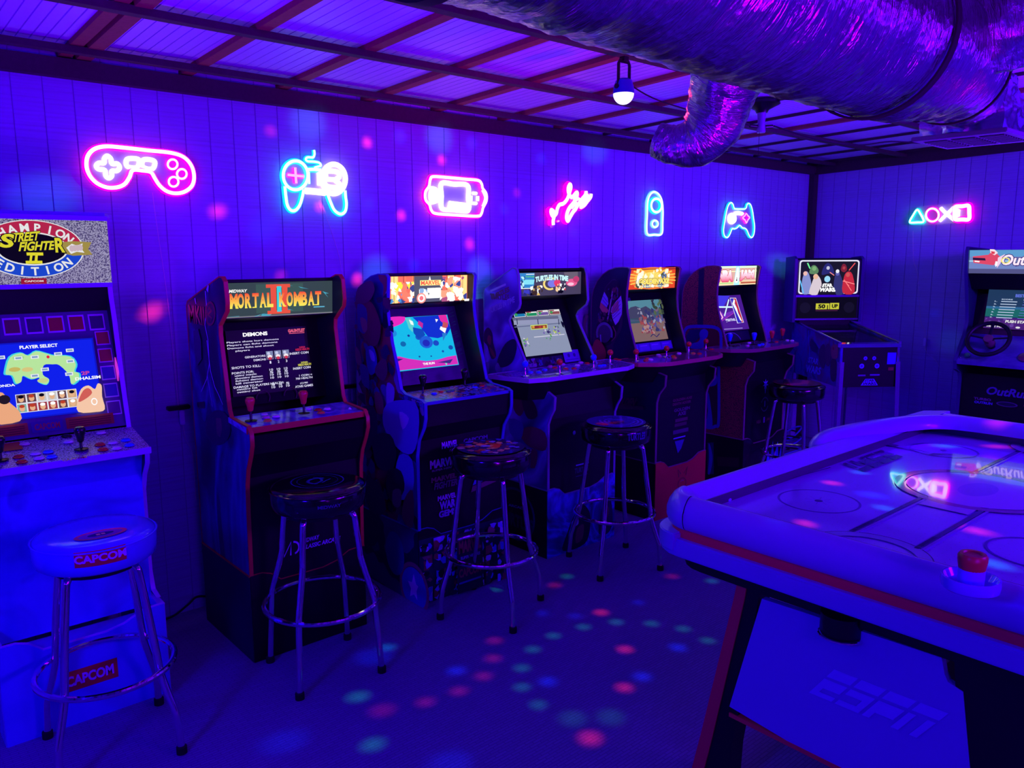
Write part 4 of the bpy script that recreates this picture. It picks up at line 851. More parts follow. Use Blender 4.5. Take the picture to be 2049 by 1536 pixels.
# dark crouching shapes of the riser print, kept plain
a.poly(cr([(.22, .05), (.28, .35), (.38, .62), (.50, .75), (.60, .60), (.62, .35), (.54, .05)], k=4), rgb(28, 14, 40)); a.poly(cr([(.34, .50), (.42, .58), (.44, .44), (.36, .42)], k=3), rgb(190, 190, 235)); a.poly(cr([(.40, .12), (.50, .15), (.52, .40), (.42, .36)], k=3), rgb(130, 70, 80)); a.poly(cr([(.75, .15), (.80, .6), (.92, .75), (.97, .3), (.9, .1)], k=3), rgb(36, 24, 60)); a.disc(.86, .5, .05, .12, rgb(120, 100, 60), 16)
a.build('riser_print', P_flat, c.rfront)

# ---------------------------------------------------------------- 5: dark cabinet with the winged axe
def round_side(f0, rz): return [(f0, rz), (f0, .70), (f0 - .015, .75), (f0 - .055, .80), (f0 - .06, .86), (2.90, .90), (2.94, .945), (2.957, 1.0), (2.998, 1.114), (3.022, 1.20), (3.030, 1.27), (3.028, 1.33), (3.015, 1.415), (3.008, 1.446), (3.02, 1.457), (3.06, 1.460), (3.11, 1.457), (3.165, 1.443), (3.215, 1.415), (3.255, 1.378), (3.285, 1.33), (3.298, 1.28), (3.302, 1.2), (3.302, rz)]
x0, x1 = 3.518, 4.003
M_gaside = swirl_mat('midnight_print', [(0.35, rgb(20, 14, 44)), (0.6, rgb(28, 18, 60)), (0.75, rgb(50, 20, 50))], 2.5, 1, .3)
M_ga_edge = mat('dark_red_trim', rgb(120, 60, 110), .4)
c = Cab('arcade_cabinet', 'dark cabinet with winged axe side print, orange marquee and red riser front', x0, x1, round_side(2.79, .345), 3.302, M_gaside, M_ga_edge, 2.79, riser_front=2.785, m_riser=mat('red_riser', rgb(200, 45, 45), .45, var=.15, bscale=9), m_riser_side=M_black)
c.body((3.04, 1.445), (3.2, 1.40), 0, 0, (3.05, 1.328), (3.155, 1.30), (3.03, .945), 0, 0, [(2.80, .88), (2.795, .78), (2.79, .72), (2.79, .30)])
m, a = marquee(c, (3.046, 1.330), (3.042, 1.455), 1); q = lambda *p: a.px(zg(*p))
a.rect(0, 0, 1, 1, rgb(225, 70, 35))
for r_, k in ((.46, rgb(240, 120, 45)), (.36, rgb(248, 175, 60)), (.26, rgb(252, 220, 110))):
    a.disc(.52, .5, r_, r_ * 1.15, k, 30)
for t in np.linspace(0, 2 * PI, 22): a.poly([(.52, .5), (.52 + .5 * math.cos(t), .5 + .55 * math.sin(t)), (.52 + .5 * math.cos(t + .09), .5 + .55 * math.sin(t + .09))], rgb(252, 205, 90)) if abs(math.sin(t)) < .97 else None
a.rect(0, 0, .01, 1, rgb(225, 70, 35)); a.blobs((.18, .05, .86, .95), 46, [WHT, rgb(250, 245, 220), rgb(90, 110, 160), rgb(70, 80, 60), rgb(250, 240, 190)], 4, (.010, .026))
a.text('GOLDEN AXE', .22, .22, .84, .50, rgb(252, 225, 110), .08, outline=rgb(60, 50, 40), ow=.05); a.text('THE REVENGE OF DEATH ADDER', .24, .08, .82, .17, rgb(235, 240, 200), .05)
a.build('marquee_print', LIT['full'], m)
m, a = screen(c, (3.041, 1.018), (3.125, 1.258)); q = lambda *p: a.px(zg(*p))
a.rect(0, 0, 1, .45, rgb(165, 130, 130)); a.rect(0, .45, 1, .75, rgb(90, 110, 150)); a.rect(0, .75, 1, 1, rgb(110, 175, 200))
a.poly(PX(a, zg, [(490, 620), (540, 560), (600, 545), (660, 570), (720, 545), (790, 590), (800, 720), (500, 700)]), rgb(85, 85, 130)); a.rect(0, .47, .5, .49, rgb(60, 110, 120)); a.rect(0, .55, .45, .565, rgb(60, 110, 120))
a.blobs((.30, .20, .98, .80), 70, [rgb(110, 100, 190), rgb(70, 70, 140), rgb(200, 90, 100), rgb(190, 190, 225), rgb(150, 120, 150)], 12, (.008, .022), 6); a.blobs((.3, .15, .62, .5), 30, [rgb(205, 95, 105), rgb(160, 80, 110), rgb(220, 170, 170)], 13, (.007, .018)); a.blobs((.7, .6, 1, .98), 26, [rgb(70, 90, 70), rgb(110, 130, 90), rgb(60, 60, 90)], 14, (.01, .02))
a.stroke([(.44, .08), (.52, .14), (.6, .06), (.7, .13)], .006, rgb(60, 50, 130))
a.build('screen_picture', LIT['soft'], m)
a = c.art((3.03 - .0008, .945), (3.155 - .0008, 1.30)); a.rect(.05, .03, .97, .17, rgb(75, 60, 170))
for k in range(4): a.rect(.06 + k * .23, .05, .06 + k * .23 + .2, .16, rgb(100, 80, 200)); a.rect(.08 + k * .23, .12, .06 + k * .23 + .16, .135, rgb(160, 140, 230))
a.rect(.12, .88, .34, .93, rgb(50, 50, 110)); a.build('bezel_print', P_flat, c.bez)
P = [(4.16, 2.90), (4.18, 3.0), (3.355, 3.0), (3.36, 2.90), (3.39, 2.82), (3.47, 2.75), (3.56, 2.72), (4.0, 2.72), (4.09, 2.75), (4.14, 2.81)]
d = poly_deck(c, P, .936, swirl_mat('red_violet_deck_print', [(0.3, rgb(100, 40, 90)), (.5, rgb(150, 60, 120)), (.7, rgb(90, 30, 90))], 9, 1, .12), mat('red_violet_trim', rgb(190, 60, 100), .35))
def dk(p, z, off=.001): t = onz(zg(*p), z); return t[0], t[1], t[2] + off
for p in ((605, 1195), (965, 1150), (1228, 1095), (1430, 1058)): joystick(d, *dk(p, .936), B_red, 'ball', .052)
for p, k in (((738, 1170), B_org), ((722, 1190), B_red), ((780, 1180), B_wht), ((885, 1140), B_pnk), ((1048, 1140), B_org), ((1060, 1155), B_yel), ((1115, 1105), B_wht), ((1283, 1105), B_yel), ((1355, 1108), B_red), ((1500, 1060), B_red), ((870, 1125), B_wht)): button(d, *dk(p, .936, 0), k, .012)
a = c.side_art(); q = lambda *p: a.px(zg(*p)); W1, W2 = rgb(170, 190, 255), rgb(215, 235, 255)
a.poly(cr(PX(a, zg, [(340, 225), (300, 255), (240, 330), (210, 470), (130, 800), (100, 940), (130, 1150), (330, 1170), (340, 1000), (420, 850), (450, 700), (440, 430), (400, 300), (375, 240)]), k=3), rgb(66, 28, 66))
a.poly(cr(PX(a, zg, [(335, 240), (300, 270), (250, 330), (245, 400), (200, 640), (140, 760), (130, 900), (180, 1000), (300, 1000), (380, 850), (420, 700), (400, 380), (410, 290), (380, 250)]), k=3), rgb(30, 16, 40))
a.poly(PX(a, zg, [(232, 375), (275, 450), (282, 520), (262, 560), (190, 500)]), W1); a.poly(PX(a, zg, [(190, 500), (262, 560), (285, 600), (240, 650), (200, 600), (178, 560)]), rgb(235, 160, 120))
a.poly(PX(a, zg, [(430, 420), (445, 520), (440, 640), (400, 730), (365, 770), (330, 690), (310, 610), (320, 560), (370, 490)]), W2); a.poly(PX(a, zg, [(400, 470), (340, 530), (315, 600), (330, 640), (405, 590)]), rgb(220, 170, 140))
for k in range(4): a.stroke(PX(a, zg, [(425, 470 + 50 * k), (335, 610 + 30 * k)]), .003, rgb(70, 80, 150))
for k in range(3): a.stroke(PX(a, zg, [(215, 420 + 50 * k), (275, 500 + 40 * k)]), .003, rgb(70, 80, 170))
a.stroke(PX(a, zg, [(338, 350), (318, 460), (290, 620), (262, 770)]), .013, rgb(200, 180, 200), .007)
a.blobs((*q(160, 780), *q(330, 620)), 22, [rgb(110, 90, 70), BLK, rgb(70, 60, 110), rgb(130, 100, 80)], 5, (.006, .02)); a.blobs((*q(280, 470), *q(410, 300)), 16, [rgb(90, 80, 120), BLK, rgb(120, 40, 80)], 6, (.006, .018))
a.disc(*q(245, 870), .085, .036, rgb(80, 120, 90), 20); a.arc(*q(245, 870), .085, .11, .42, -.3, 3.6, rgb(130, 170, 160), 16); a.stroke(PX(a, zg, [(200, 880), (205, 960), (215, 1035)]), .009, rgb(170, 180, 230), .004); a.arc(*q(200, 820), .2, .235, .42, PI * .8, PI * 1.6, rgb(120, 120, 100), 16)
a.poly(cr(PX(a, zg, [(130, 960), (170, 935), (230, 1000), (262, 1080), (250, 1170), (120, 1175), (100, 1060)]), k=3), rgb(200, 60, 60)); a.stroke(PX(a, zg, [(345, 780), (380, 850), (375, 910), (330, 960)]), .01, rgb(150, 60, 90), .005)
zb2 = crop(1200, 700, 4.269); a.text('GOLDEN AXE', *q(0, 0), *q(1, 1), BLK) if 0 else None
txt4(a, 'GOLDEN', zb2, (120, 470), (300, 480), (150, 400), rgb(90, 30, 60)); a.poly(PX(a, zb2, [(120, 460), (380, 480), (385, 510), (150, 500)]), rgb(80, 25, 55))
a.build('side_print', P_flat, c.left)
a = c.art((2.79 - .0012, .35), (2.79 - .0012, .74)); k1 = rgb(110, 40, 75)
a.text('GOLDEN AXE', .30, .86, .70, .90, k1, .04); a.text('DEATH ADDER', .30, .80, .68, .84, k1, .04); a.flush('front_logo', P_flat, c.r); a.text('GOLDEN', .33, .70, .66, .75, rgb(100, 70, 110), .04); a.text('AXE', .41, .63, .58, .69, rgb(100, 70, 110), .05)
a.flush('front_logo', P_flat, c.r); a.rect(.36, .54, .62, .59, rgb(90, 36, 70)); a.flush('front_logo', P_flat, c.r); a.rect(.35, .47, .60, .52, rgb(80, 32, 64)); a.flush('front_logo', P_flat, c.r); a.rect(.32, .36, .64, .42, rgb(80, 45, 95)); a.flush('front_logo', P_flat, c.r); a.rect(.33, .285, .58, .305, rgb(120, 170, 220)); a.poly([(.36, .25), (.56, .25), (.5, .12), (.43, .05)], rgb(60, 90, 150)); a.build('front_logo', P_flat, c.r)
a = Art((c.x0, c.rf - .0045, 0), (c.x1 - c.x0, 0, 0), (0, 0, .30)); kk = rgb(90, 20, 50)
a.arc(.52, .60, .075, .085, 1.4, 0, 2 * PI, kk); a.arc(.52, .36, .055, .085, 1.9, 0, 2 * PI, kk); a.stroke([(.45, .75), (.43, .92), (.49, .80)], .006, kk); a.stroke([(.59, .75), (.62, .92), (.55, .80)], .006, kk); a.rect(.512, .22, .528, .45, kk); a.arc(.52, .62, .03, .04, 1.3, .6, 2.6, rgb(150, 90, 150))
a.build('riser_print', P_flat, c.rfront)

# ---------------------------------------------------------------- 6: basketball cabinet
x0, x1 = 4.415, 4.90
def pebble():
    M = bpy.data.materials.new('basketball_print'); M.use_nodes = True; nt = M.node_tree; b = nt.nodes['Principled BSDF']; b.inputs['Roughness'].default_value = .5
    tc = nt.nodes.new('ShaderNodeTexCoord'); n = nt.nodes.new('ShaderNodeTexVoronoi'); n.inputs['Scale'].default_value = 105; n.feature = 'DISTANCE_TO_EDGE'; nt.links.new(tc.outputs['Object'], n.inputs['Vector'])
    r = nt.nodes.new('ShaderNodeValToRGB'); r.color_ramp.elements[0].position = .05; r.color_ramp.elements[0].color = rgb(80, 26, 44); r.color_ramp.elements[1].position = .22; r.color_ramp.elements[1].color = rgb(190, 84, 66)
    nt.links.new(n.outputs['Distance'], r.inputs[0]); nt.links.new(r.outputs[0], b.inputs['Base Color']); return M
M_ball = pebble()
c = Cab('arcade_cabinet', 'basketball-textured cabinet with rounded top and four-player deck', x0, x1, round_side(2.79, .345), 3.302, M_ball, mat('brown_violet_trim', rgb(140, 80, 120), .4), 2.79, riser_front=2.785, m_riser=swirl_mat('dark_flame_print', [(0.3, rgb(10, 8, 20)), (.55, rgb(30, 10, 26)), (.8, rgb(20, 14, 50))], 5, 2, .4), m_riser_side=M_black)
c.body((3.04, 1.445), (3.2, 1.40), 0, 0, (3.045, 1.328), (3.155, 1.30), (3.03, .945), 0, 0, [(2.80, .88), (2.795, .78), (2.79, .72), (2.79, .30)])
m, a = marquee(c, (3.042, 1.330), (3.038, 1.456), 1)
a.rect(0, 0, 1, 1, rgb(190, 150, 140)); a.rect(0, 0, 1, .22, rgb(215, 190, 150)); a.rect(0, .9, 1, 1, rgb(190, 230, 190)); a.rect(.0, .08, .40, .14, rgb(150, 190, 120)); a.rect(.6, .06, 1, .16, rgb(160, 80, 60)); a.rect(0, .70, 1, .74, rgb(230, 225, 170)); a.poly([(.42, 0), (.56, 0), (.55, 1), (.46, 1)], rgb(150, 205, 235)); a.poly(cr([(.44, .20), (.46, .55), (.48, .85), (.51, .95), (.53, .70), (.54, .30), (.50, .12)], k=3), WHT); a.disc(.49, .26, .02, .05, rgb(30, 60, 60), 10); a.disc(.49, .36, .015, .03, BLK, 8)
pk = lambda p: tuple(np.array(rgb(240, 60, 110)) * (1 - max(0, min(1, (p[1] - .2) / .6))) + np.array(rgb(250, 225, 235)) * max(0, min(1, (p[1] - .2) / .6)))
a.text('NBA', .02, .20, .39, .80, pk, .09, outline=rgb(150, 30, 60), ow=.04); a.text('JAM', .56, .20, .94, .80, pk, .09, outline=rgb(150, 30, 60), ow=.04); a.rect(.955, .35, .985, .85, rgb(200, 230, 180))
a.build('marquee_print', LIT['hot'], m)
m, a = screen(c, (3.041, 1.024), (3.125, 1.256)); q = lambda *p: a.px(zn(*p))
a.rect(0, 0, 1, 1, rgb(70, 25, 140)); a.poly(PX(a, zn, [(475, 455), (640, 458), (560, 600), (480, 600)]), rgb(60, 50, 220)); a.poly(PX(a, zn, [(520, 790), (690, 680), (700, 640), (560, 690), (500, 640)]), rgb(110, 40, 180))
L = rgb(210, 240, 255); a.stroke(PX(a, zn, [(490, 603), (715, 603)]), .011, L); a.stroke(PX(a, zn, [(628, 505), (572, 718)]), .011, L); a.stroke(PX(a, zn, [(470, 590), (548, 735), (515, 778)]), .014, rgb(255, 190, 225)); a.stroke(PX(a, zn, [(520, 795), (690, 680)]), .002, rgb(220, 60, 200))
lg = lambda *p: PX(a, zn, p)
a.poly(lg((638, 485), (718, 485), (820, 800), (735, 812)), rgb(225, 225, 250)); a.poly(lg((644, 492), (682, 492), (770, 700), (790, 804), (742, 806)), rgb(50, 40, 190)); a.poly(lg((682, 492), (714, 492), (812, 796), (790, 800), (760, 700)), rgb(190, 40, 60))
a.poly(lg((690, 500), (705, 520), (700, 560), (730, 620), (745, 680), (800, 790), (770, 770), (720, 660), (690, 600), (670, 560)), WHT)
u0, v0 = q(590, 805); u1, v1 = q(712, 745); a.text('game.', u0, v0, u1, v1, rgb(215, 215, 250), .02); a.poly(lg((555, 885), (800, 868), (802, 876), (557, 893)), rgb(170, 150, 230))
a.build('screen_picture', LIT['full'], m)
a = c.art((3.03 - .0008, .945), (3.155 - .0008, 1.30)); a.rect(.1, .02, .9, .2, rgb(32, 18, 60)); a.arc(.42, .0, .22, .235, .8, .2, 2.9, rgb(140, 140, 200)); a.rect(.13, .90, .33, .94, rgb(50, 40, 110)); a.build('bezel_print', P_flat, c.bez)
P = [(5.07, 2.92), (5.08, 3.0), (4.24, 3.0), (4.26, 2.93), (4.30, 2.83), (4.38, 2.75), (4.46, 2.73), (4.90, 2.73), (4.98, 2.75), (5.04, 2.83)]
d = poly_deck(c, P, .94, swirl_mat('court_deck_print', [(0.3, rgb(100, 60, 100)), (.5, rgb(130, 90, 160)), (.7, rgb(90, 60, 140))], 9, 1, .12), mat('brown_red_trim', rgb(150, 80, 100), .35))
def dk(p, z, off=.001): t = onz(zn(*p), z); return t[0], t[1], t[2] + off
for p, k in (((640, 1100), B_blu), ((950, 1085), B_blu), ((1178, 1058), B_redbat), ((1312, 1025), B_redbat)): joystick(d, *dk(p, .94), k, 'bat', .055)
for p, k in (((700, 1105), B_blk), ((745, 1100), B_blk), ((805, 1078), B_blk), ((870, 1100), B_pnk), ((890, 1062), B_wht), ((1020, 1090), B_blu), ((1060, 1080), B_blu), ((1240, 1050), B_red), ((1380, 1030), B_wht), ((1440, 1035), B_wht)): button(d, *dk(p, .94, 0), k, .011)
a = c.side_art(); V = rgb(75, 60, 190)
a.poly(PX(a, zn, [(245, 130), (315, 100), (300, 840), (225, 840)]), rgb(22, 12, 52))
out = [(55, 1140), (55, 960), (75, 890), (130, 855), (300, 850), (440, 860), (510, 900), (530, 980), (530, 1140)]; a.stroke(PX(a, zn, cr(out, False, 4)), .022, V)
a.poly(PX(a, zn, [(85, 1130), (85, 970), (130, 890), (300, 880), (285, 960), (200, 1050), (150, 1130)]), rgb(20, 14, 90)); a.poly(PX(a, zn, [(330, 880), (440, 885), (500, 930), (500, 1130), (330, 1130)]), rgb(105, 22, 40))
a.poly(cr(PX(a, zn, [(140, 1130), (160, 1070), (230, 1050), (260, 1010), (255, 940), (280, 895), (330, 885), (365, 920), (355, 985), (310, 1030), (300, 1130)]), k=4), V)
zz3 = crop(1200, 700, 4.269); w3 = lambda pts: PX(a, zz3, pts)
a.poly(w3([(970, 150), (1010, 150), (1015, 620), (1000, 660), (940, 665), (890, 640), (890, 330)]), rgb(70, 20, 46)); a.stroke(w3(cr([(1018, 140), (1018, 600), (990, 650), (930, 662), (890, 640)], False, 4)), .022, V); a.poly(cr(w3([(975, 200), (1005, 230), (1000, 290), (960, 310), (935, 300)]), k=3), V); a.poly(cr(w3([(905, 340), (935, 380), (965, 600), (955, 650), (905, 645), (925, 520)]), k=3), V); a.poly(w3([(890, 380), (912, 420), (905, 600), (890, 560)]), rgb(100, 20, 40))
a.build('side_print', P_flat, c.left)
a = Art((c.x0 - .0036, c.back, 0), (0, -(c.back - c.rf), 0), (0, 0, .345)); w4 = lambda pts: PX(a, zz3, pts)
a.poly(w4([(920, 790), (975, 790), (975, 1060), (920, 1060)]), rgb(36, 30, 90)); a.poly(cr(w4([(930, 800), (950, 830), (965, 930), (945, 1050), (925, 1050), (935, 920)]), k=3), V); a.poly(w4([(1000, 910), (1190, 920), (1190, 1000), (1010, 990)]), rgb(62, 24, 36)); a.build('side_print', P_flat, c.rleft)
a = c.art((2.79 - .0012, .35), (2.79 - .0012, .74))
star = [(.5 + (.075 if k % 2 == 0 else .028) * math.sin(2 * PI * k / 14) * 1.05, .855 + (.10 if k % 2 == 0 else .04) * math.cos(2 * PI * k / 14)) for k in range(14)]; a.poly(star, rgb(130, 90, 240)); a.poly([(.49, .80), (.51, .80), (.505, .70), (.495, .70)], rgb(130, 90, 240))
a.flush('front_logo', P_flat, c.r); a.arc(.5, .51, .085, .10, 1.25, .35, 2.8, rgb(95, 80, 130)); a.arc(.5, .51, .085, .10, 1.25, 3.5, 5.95, rgb(95, 80, 130)); a.rect(.49, .47, .51, .57, rgb(120, 110, 180)); a.flush('front_logo', P_flat, c.r); a.text('NBA', .30, .20, .42, .26, rgb(100, 40, 70), .05); a.text('JAM', .56, .20, .68, .26, rgb(110, 60, 50), .05); a.rect(.48, .19, .52, .29, rgb(110, 100, 150)); a.build('front_logo', P_flat, c.r)
a = Art((c.x0, c.rf - .0045, 0), (c.x1 - c.x0, 0, 0), (0, 0, .30)); a.poly([(.55, .3), (.62, .75), (.68, .5), (.73, .95), (.78, .55), (.86, .9), (.90, .5), (.97, .8), (.93, .2), (.82, .02), (.62, .05)], rgb(80, 110, 240)); a.poly([(.62, .3), (.70, .6), (.74, .4), (.80, .7), (.84, .4), (.90, .55), (.84, .12), (.7, .1)], rgb(190, 210, 250)); a.rect(.08, .1, .2, .8, rgb(50, 22, 36)); a.build('riser_print', P_flat, c.rfront)

# ================================================================== RACING CABINET on the right wall (faces -X)
xz = lambda p, t: (p[0], t, p[1])
yL, yR = 2.0, 1.44
prof = [(5.76, 0), (5.76, .46), (5.755, .70), (5.735, .745), (5.655, .775), (5.645, .83), (5.72, .94), (5.765, 1.0), (5.795, 1.08), (5.775, 1.18), (5.725, 1.34), (5.705, 1.40), (5.69, 1.55), (5.70, 1.575), (6.12, 1.56), (6.17, 1.50), (6.17, 0)]
rt = thing('racing_cabinet', 'dark racing cabinet with steering wheel against the right wall', 'arcade machine', (5.76, yL, 0))
M_ouside = swirl_mat('deep_navy_print', [(.3, rgb(20, 16, 50)), (.6, rgb(34, 24, 80))], 2, 1, .4); M_ou_edge = mat('navy_trim', rgb(60, 50, 120), .4)
for a_, c_ in ((yR, yR + .018), (yL - .018, yL)):
    b = MB(); b.prism(prof, xz, a_, c_); p = b.build('side_panel', M_ouside, rt, smooth=30)
    b = MB(); b.ring(prof, xz, a_ - .001, c_ + .001, .002, .003); b.build('edge_trim', M_ou_edge, p)
def xpanel(name, pa, pb, M, th=.012, par=None):
    b = MB(); (xa, za), (xb, zb_) = pa, pb; y0, y1 = yR + .018, yL - .018
    b.add([(xa, y0, za), (xa, y1, za), (xb, y1, zb_), (xb, y0, zb_), (xa + th, y0, za), (xa + th, y1, za), (xb + th, y1, zb_), (xb + th, y0, zb_)], [(0, 3, 2, 1), (4, 5, 6, 7), (0, 1, 5, 4), (1, 2, 6, 5), (2, 3, 7, 6), (3, 0, 4, 7)])
    return b.build(name, M, par or rt, smooth=0)
def xart(pa, pb, y0=yL - .018, y1=yR + .018): return Art((pa[0], y0, pa[1]), (0, y1 - y0, 0), (pb[0] - pa[0], 0, pb[1] - pa[1]))
zo = crop(1880, 480, 4.267)
xpanel('front_panel', (5.77, .0), (5.77, .74), M_black); xpanel('hood_panel', (5.80, 1.30), (5.72, 1.40), M_black); bz = xpanel('bezel', (5.88, .98), (5.93, 1.35), mat('maroon_bezel', rgb(70, 14, 50), .5)); xpanel('top_panel', (5.71, 1.555), (6.1, 1.555), M_black, .01); xpanel('back_panel', (6.15, .05), (6.15, 1.5), M_black)
m = xpanel('marquee', (5.725, 1.405), (5.712, 1.555), M_dark, .02); a = xart((5.7245, 1.405), (5.7115, 1.555)); q = lambda *p: a.px(zo(*p))
a.rect(0, 0, 1, 1, rgb(110, 130, 190)); a.rect(0, .72, 1, 1, rgb(90, 150, 200)); a.rect(0, 0, 1, .2, rgb(80, 80, 130)); a.rect(0, .50, 1, .56, rgb(150, 200, 225))
for pts, k in (([(285, 140), (420, 125), (440, 100), (480, 105), (520, 145), (500, 190), (460, 215), (290, 195)], rgb(215, 70, 100)), ([(430, 78), (470, 80), (500, 110), (470, 130), (435, 110)], rgb(240, 215, 225)), ([(285, 150), (390, 155), (395, 175), (285, 170)], rgb(40, 20, 60)), ([(300, 175), (345, 180), (340, 190), (300, 186)], WHT), ([(480, 180), (500, 185), (495, 215), (480, 230), (472, 210)], rgb(240, 240, 250)), ([(500, 150), (560, 120), (520, 200), (490, 240)], rgb(235, 200, 225)), ([(440, 95), (475, 100), (470, 120), (445, 118)], rgb(210, 60, 80))): a.poly(PX(a, zo, pts), k)
u0, v0 = q(530, 215); a.text('OutRun', u0, v0, u0 + .50, v0 + .45, rgb(245, 225, 240), .03, outline=rgb(60, 40, 120), ow=.05, shear=.25); a.arc(u0 + .04, v0 + .2, .035, .05, 1.5 * 1.8, 0, 2 * PI, rgb(235, 225, 110))
a.build('marquee_print', LIT['full'], m)
m = xpanel('screen', (5.876, 1.04), (5.921, 1.30), mat('screen_glass', rgb(5, 5, 8), .12)); 
yA = None
a = xart((5.8755, 1.04), (5.9205, 1.30), 1.915, 1.525); q = lambda *p: a.px(zo(*p))
a.rect(0, 0, 1, 1, rgb(30, 40, 110)); a.rect(0, .55, 1, 1, rgb(35, 62, 100)); a.rect(0, .30, 1, .52, rgb(30, 110, 110)); a.rect(0, .50, 1, .56, rgb(50, 110, 160)); a.rect(0, 0, 1, .28, rgb(80, 35, 130)); a.blobs((.5, .28, 1, .45), 14, [rgb(20, 90, 70), rgb(30, 120, 110)], 3, (.01, .03)); a.blobs((.02, .02, .5, .26), 12, [rgb(110, 70, 170), rgb(60, 40, 120)], 4, (.008, .02))
a.text('BEST OUTRUNNERS', .42, .80, 1.0, .88, rgb(100, 120, 235), .05); w_ = rgb(190, 210, 240)
for j, u in ((0, .22), (1, .55), (2, .82)): a.text(('SCORE', 'NAME', 'STAGE')[j], u, .725, u + .17, .755, w_, .04)
for k in range(7): v = .67 - .068 * k; a.text('%d.' % (k + 1), .12 - .006 * k, v, .16 - .006 * k, v + .03, w_, .05); a.rect(.22 - .006 * k, v + .004, .46 - .006 * k, v + .026, w_); a.rect(.55 - .008 * k, v + .008, .66 - .008 * k, v + .022, rgb(110, 120, 220)); a.rect(.82, v + .008, .95, v + .022, rgb(110, 160, 220))
a.text('PUSH START BUTTON', .33, .155, 1.0, .225, WHT, .05, shear=.1); a.text('FREE PLAY', .06, .03, .37, .07, WHT, .04); a.disc(.53, .05, .035, .025, WHT, 10)
a.build('screen_picture', LIT['mid'], m)
b = MB(); b.add([(5.648, yR + .018, .81), (5.648, yL - .018, .81), (5.90, yL - .018, .985), (5.90, yR + .018, .985), (5.648, yR + .018, .835), (5.648, yL - .018, .835), (5.90, yL - .018, 1.01), (5.90, yR + .018, 1.01)], [(0, 1, 2, 3), (7, 6, 5, 4), (0, 4, 5, 1), (1, 5, 6, 2), (2, 6, 7, 3), (3, 7, 4, 0)])
dk_ = b.build('control_deck', swirl_mat('steel_blue_deck', [(.3, rgb(70, 66, 130)), (.6, rgb(100, 95, 170))], 6, 1, .25), rt, smooth=0)
ax = Vector((-.57, 0, .82)).normalized(); rot = Vector((0, 0, 1)).rotation_difference(Vector((-.80, 0, .60)).normalized()).to_matrix()
wc = Vector((5.70, 1.822, .985)); WR = .122
sw = tag(MB(), None) if 0 else None
b = MB(); b.tube([rot @ Vector((WR * math.cos(t), WR * math.sin(t), 0)) + wc for t in np.linspace(0, 2 * PI, 41)[:-1]], .0135, 10, closed=True); wheel = b.build('steering_wheel', mat('wheel_rubber', rgb(14, 13, 18), .5), rt)
for t in (-.15, PI + .15, -PI / 2):
    b = MB(); b.tube([rot @ Vector((.03 * math.sin(t), -.03 * math.cos(t), -.004)) + wc, rot @ Vector((WR * math.sin(t + PI), -WR * math.cos(t + PI), 0)) + wc], .010, 8, flat=.6); b.build('spoke', mat('wheel_rubber', rgb(14, 13, 18), .5), wheel)
b = MB(); b.lathe([(0.03, -.06), (.03, .004), (.027, .010), (0, .012)], 24, tuple(wc), axis=rot); b.build('wheel_hub', mat('hub_cap', rgb(130, 110, 90), .4), wheel)
b = MB(); b.tube([tuple(wc + rot @ Vector((0, 0, -.16))), tuple(wc)], .022, 12); b.build('steering_column', M_dark, wheel)
for (y, x, z, k) in ((1.93, 5.685, .868, B_grn), (1.54, 5.80, .948, B_yel)): 
    b = MB(); b.lathe([(.020, 0), (.020, .006), (.015, .012), (0, .012)], 18, (x, y, z), axis=Vector((0, 0, 1)).rotation_difference(Vector((-.57, 0, .82))).to_matrix()); b.build('button', k, dk_)
b = MB(); b.lathe([(.045, 0), (.048, .004), (.044, .006), (0, .004)], 26, (5.71, 1.595, .884), axis=Vector((0, 0, 1)).rotation_difference(Vector((-.57, 0, .82))).to_matrix()); b.build('dial', mat('dial_red', rgb(120, 40, 90), .3), dk_)
for (x, z) in ((5.665, .85), (5.86, .985)):
    b = MB(); b.lathe([(.004, 0), (.003, .003), (0, .003)], 8, (x, 1.965, z), axis=Vector((0, 0, 1)).rotation_difference(Vector((-.57, 0, .82))).to_matrix()); b.build('deck_screw', M_chrome, dk_)
a = xart((5.7685, .40), (5.7685, .74)); a.text('OutRun', .30, .62, .78, .78, rgb(90, 70, 160), .03, shear=.25); a.text('TURBO', .16, .49, .36, .54, rgb(120, 80, 130), .05); a.text('OUTRUN', .17, .42, .38, .47, rgb(100, 100, 200), .05); a.disc(.54, .47, .12, .05, rgb(90, 60, 110), 20); a.disc(.54, .47, .10, .035, rgb(26, 16, 50), 20); a.text('POWER', .72, .47, .90, .52, rgb(130, 50, 80), .05, shear=.2); a.text('DRIFT', .74, .40, .90, .45, rgb(130, 50, 80), .05, shear=.2); a.build('front_logo', P_flat, rt)

# ================================================================== PINBALL MACHINE, set across the corner
pf = Vector((5.405, 2.45)); pw = Vector((.7986, -.6018)); pd = Vector((.6018, .7986)); hw = .212
def pp(s_, d_, z): v = pf + pw * s_ + pd * d_; return (v.x, v.y, z)
pt = thing('pinball_machine', 'narrow pinball machine with lit picture backglass standing in the corner', 'pinball machine', pp(0, 0, 0))
def pslab(name, pts, s0, s1, M, par=None, smooth=0):
    b = MB(); b.prism(pts, lambda p, t: pp(t, p[0], p[1]), s0, s1); return b.build(name, M, par or pt, smooth=smooth)
M_psteel = mat('violet_steel', rgb(150, 140, 190), .25, .8)
side_p = [(0, .623), (0, .925), (.80, 1.02), (.80, .623)]
M_pbl = swirl_mat('painted_side_print', [(.3, rgb(30, 26, 80)), (.45, rgb(70, 60, 190)), (.6, rgb(110, 60, 110)), (.75, rgb(40, 30, 90))], 4, 1.5, .3)
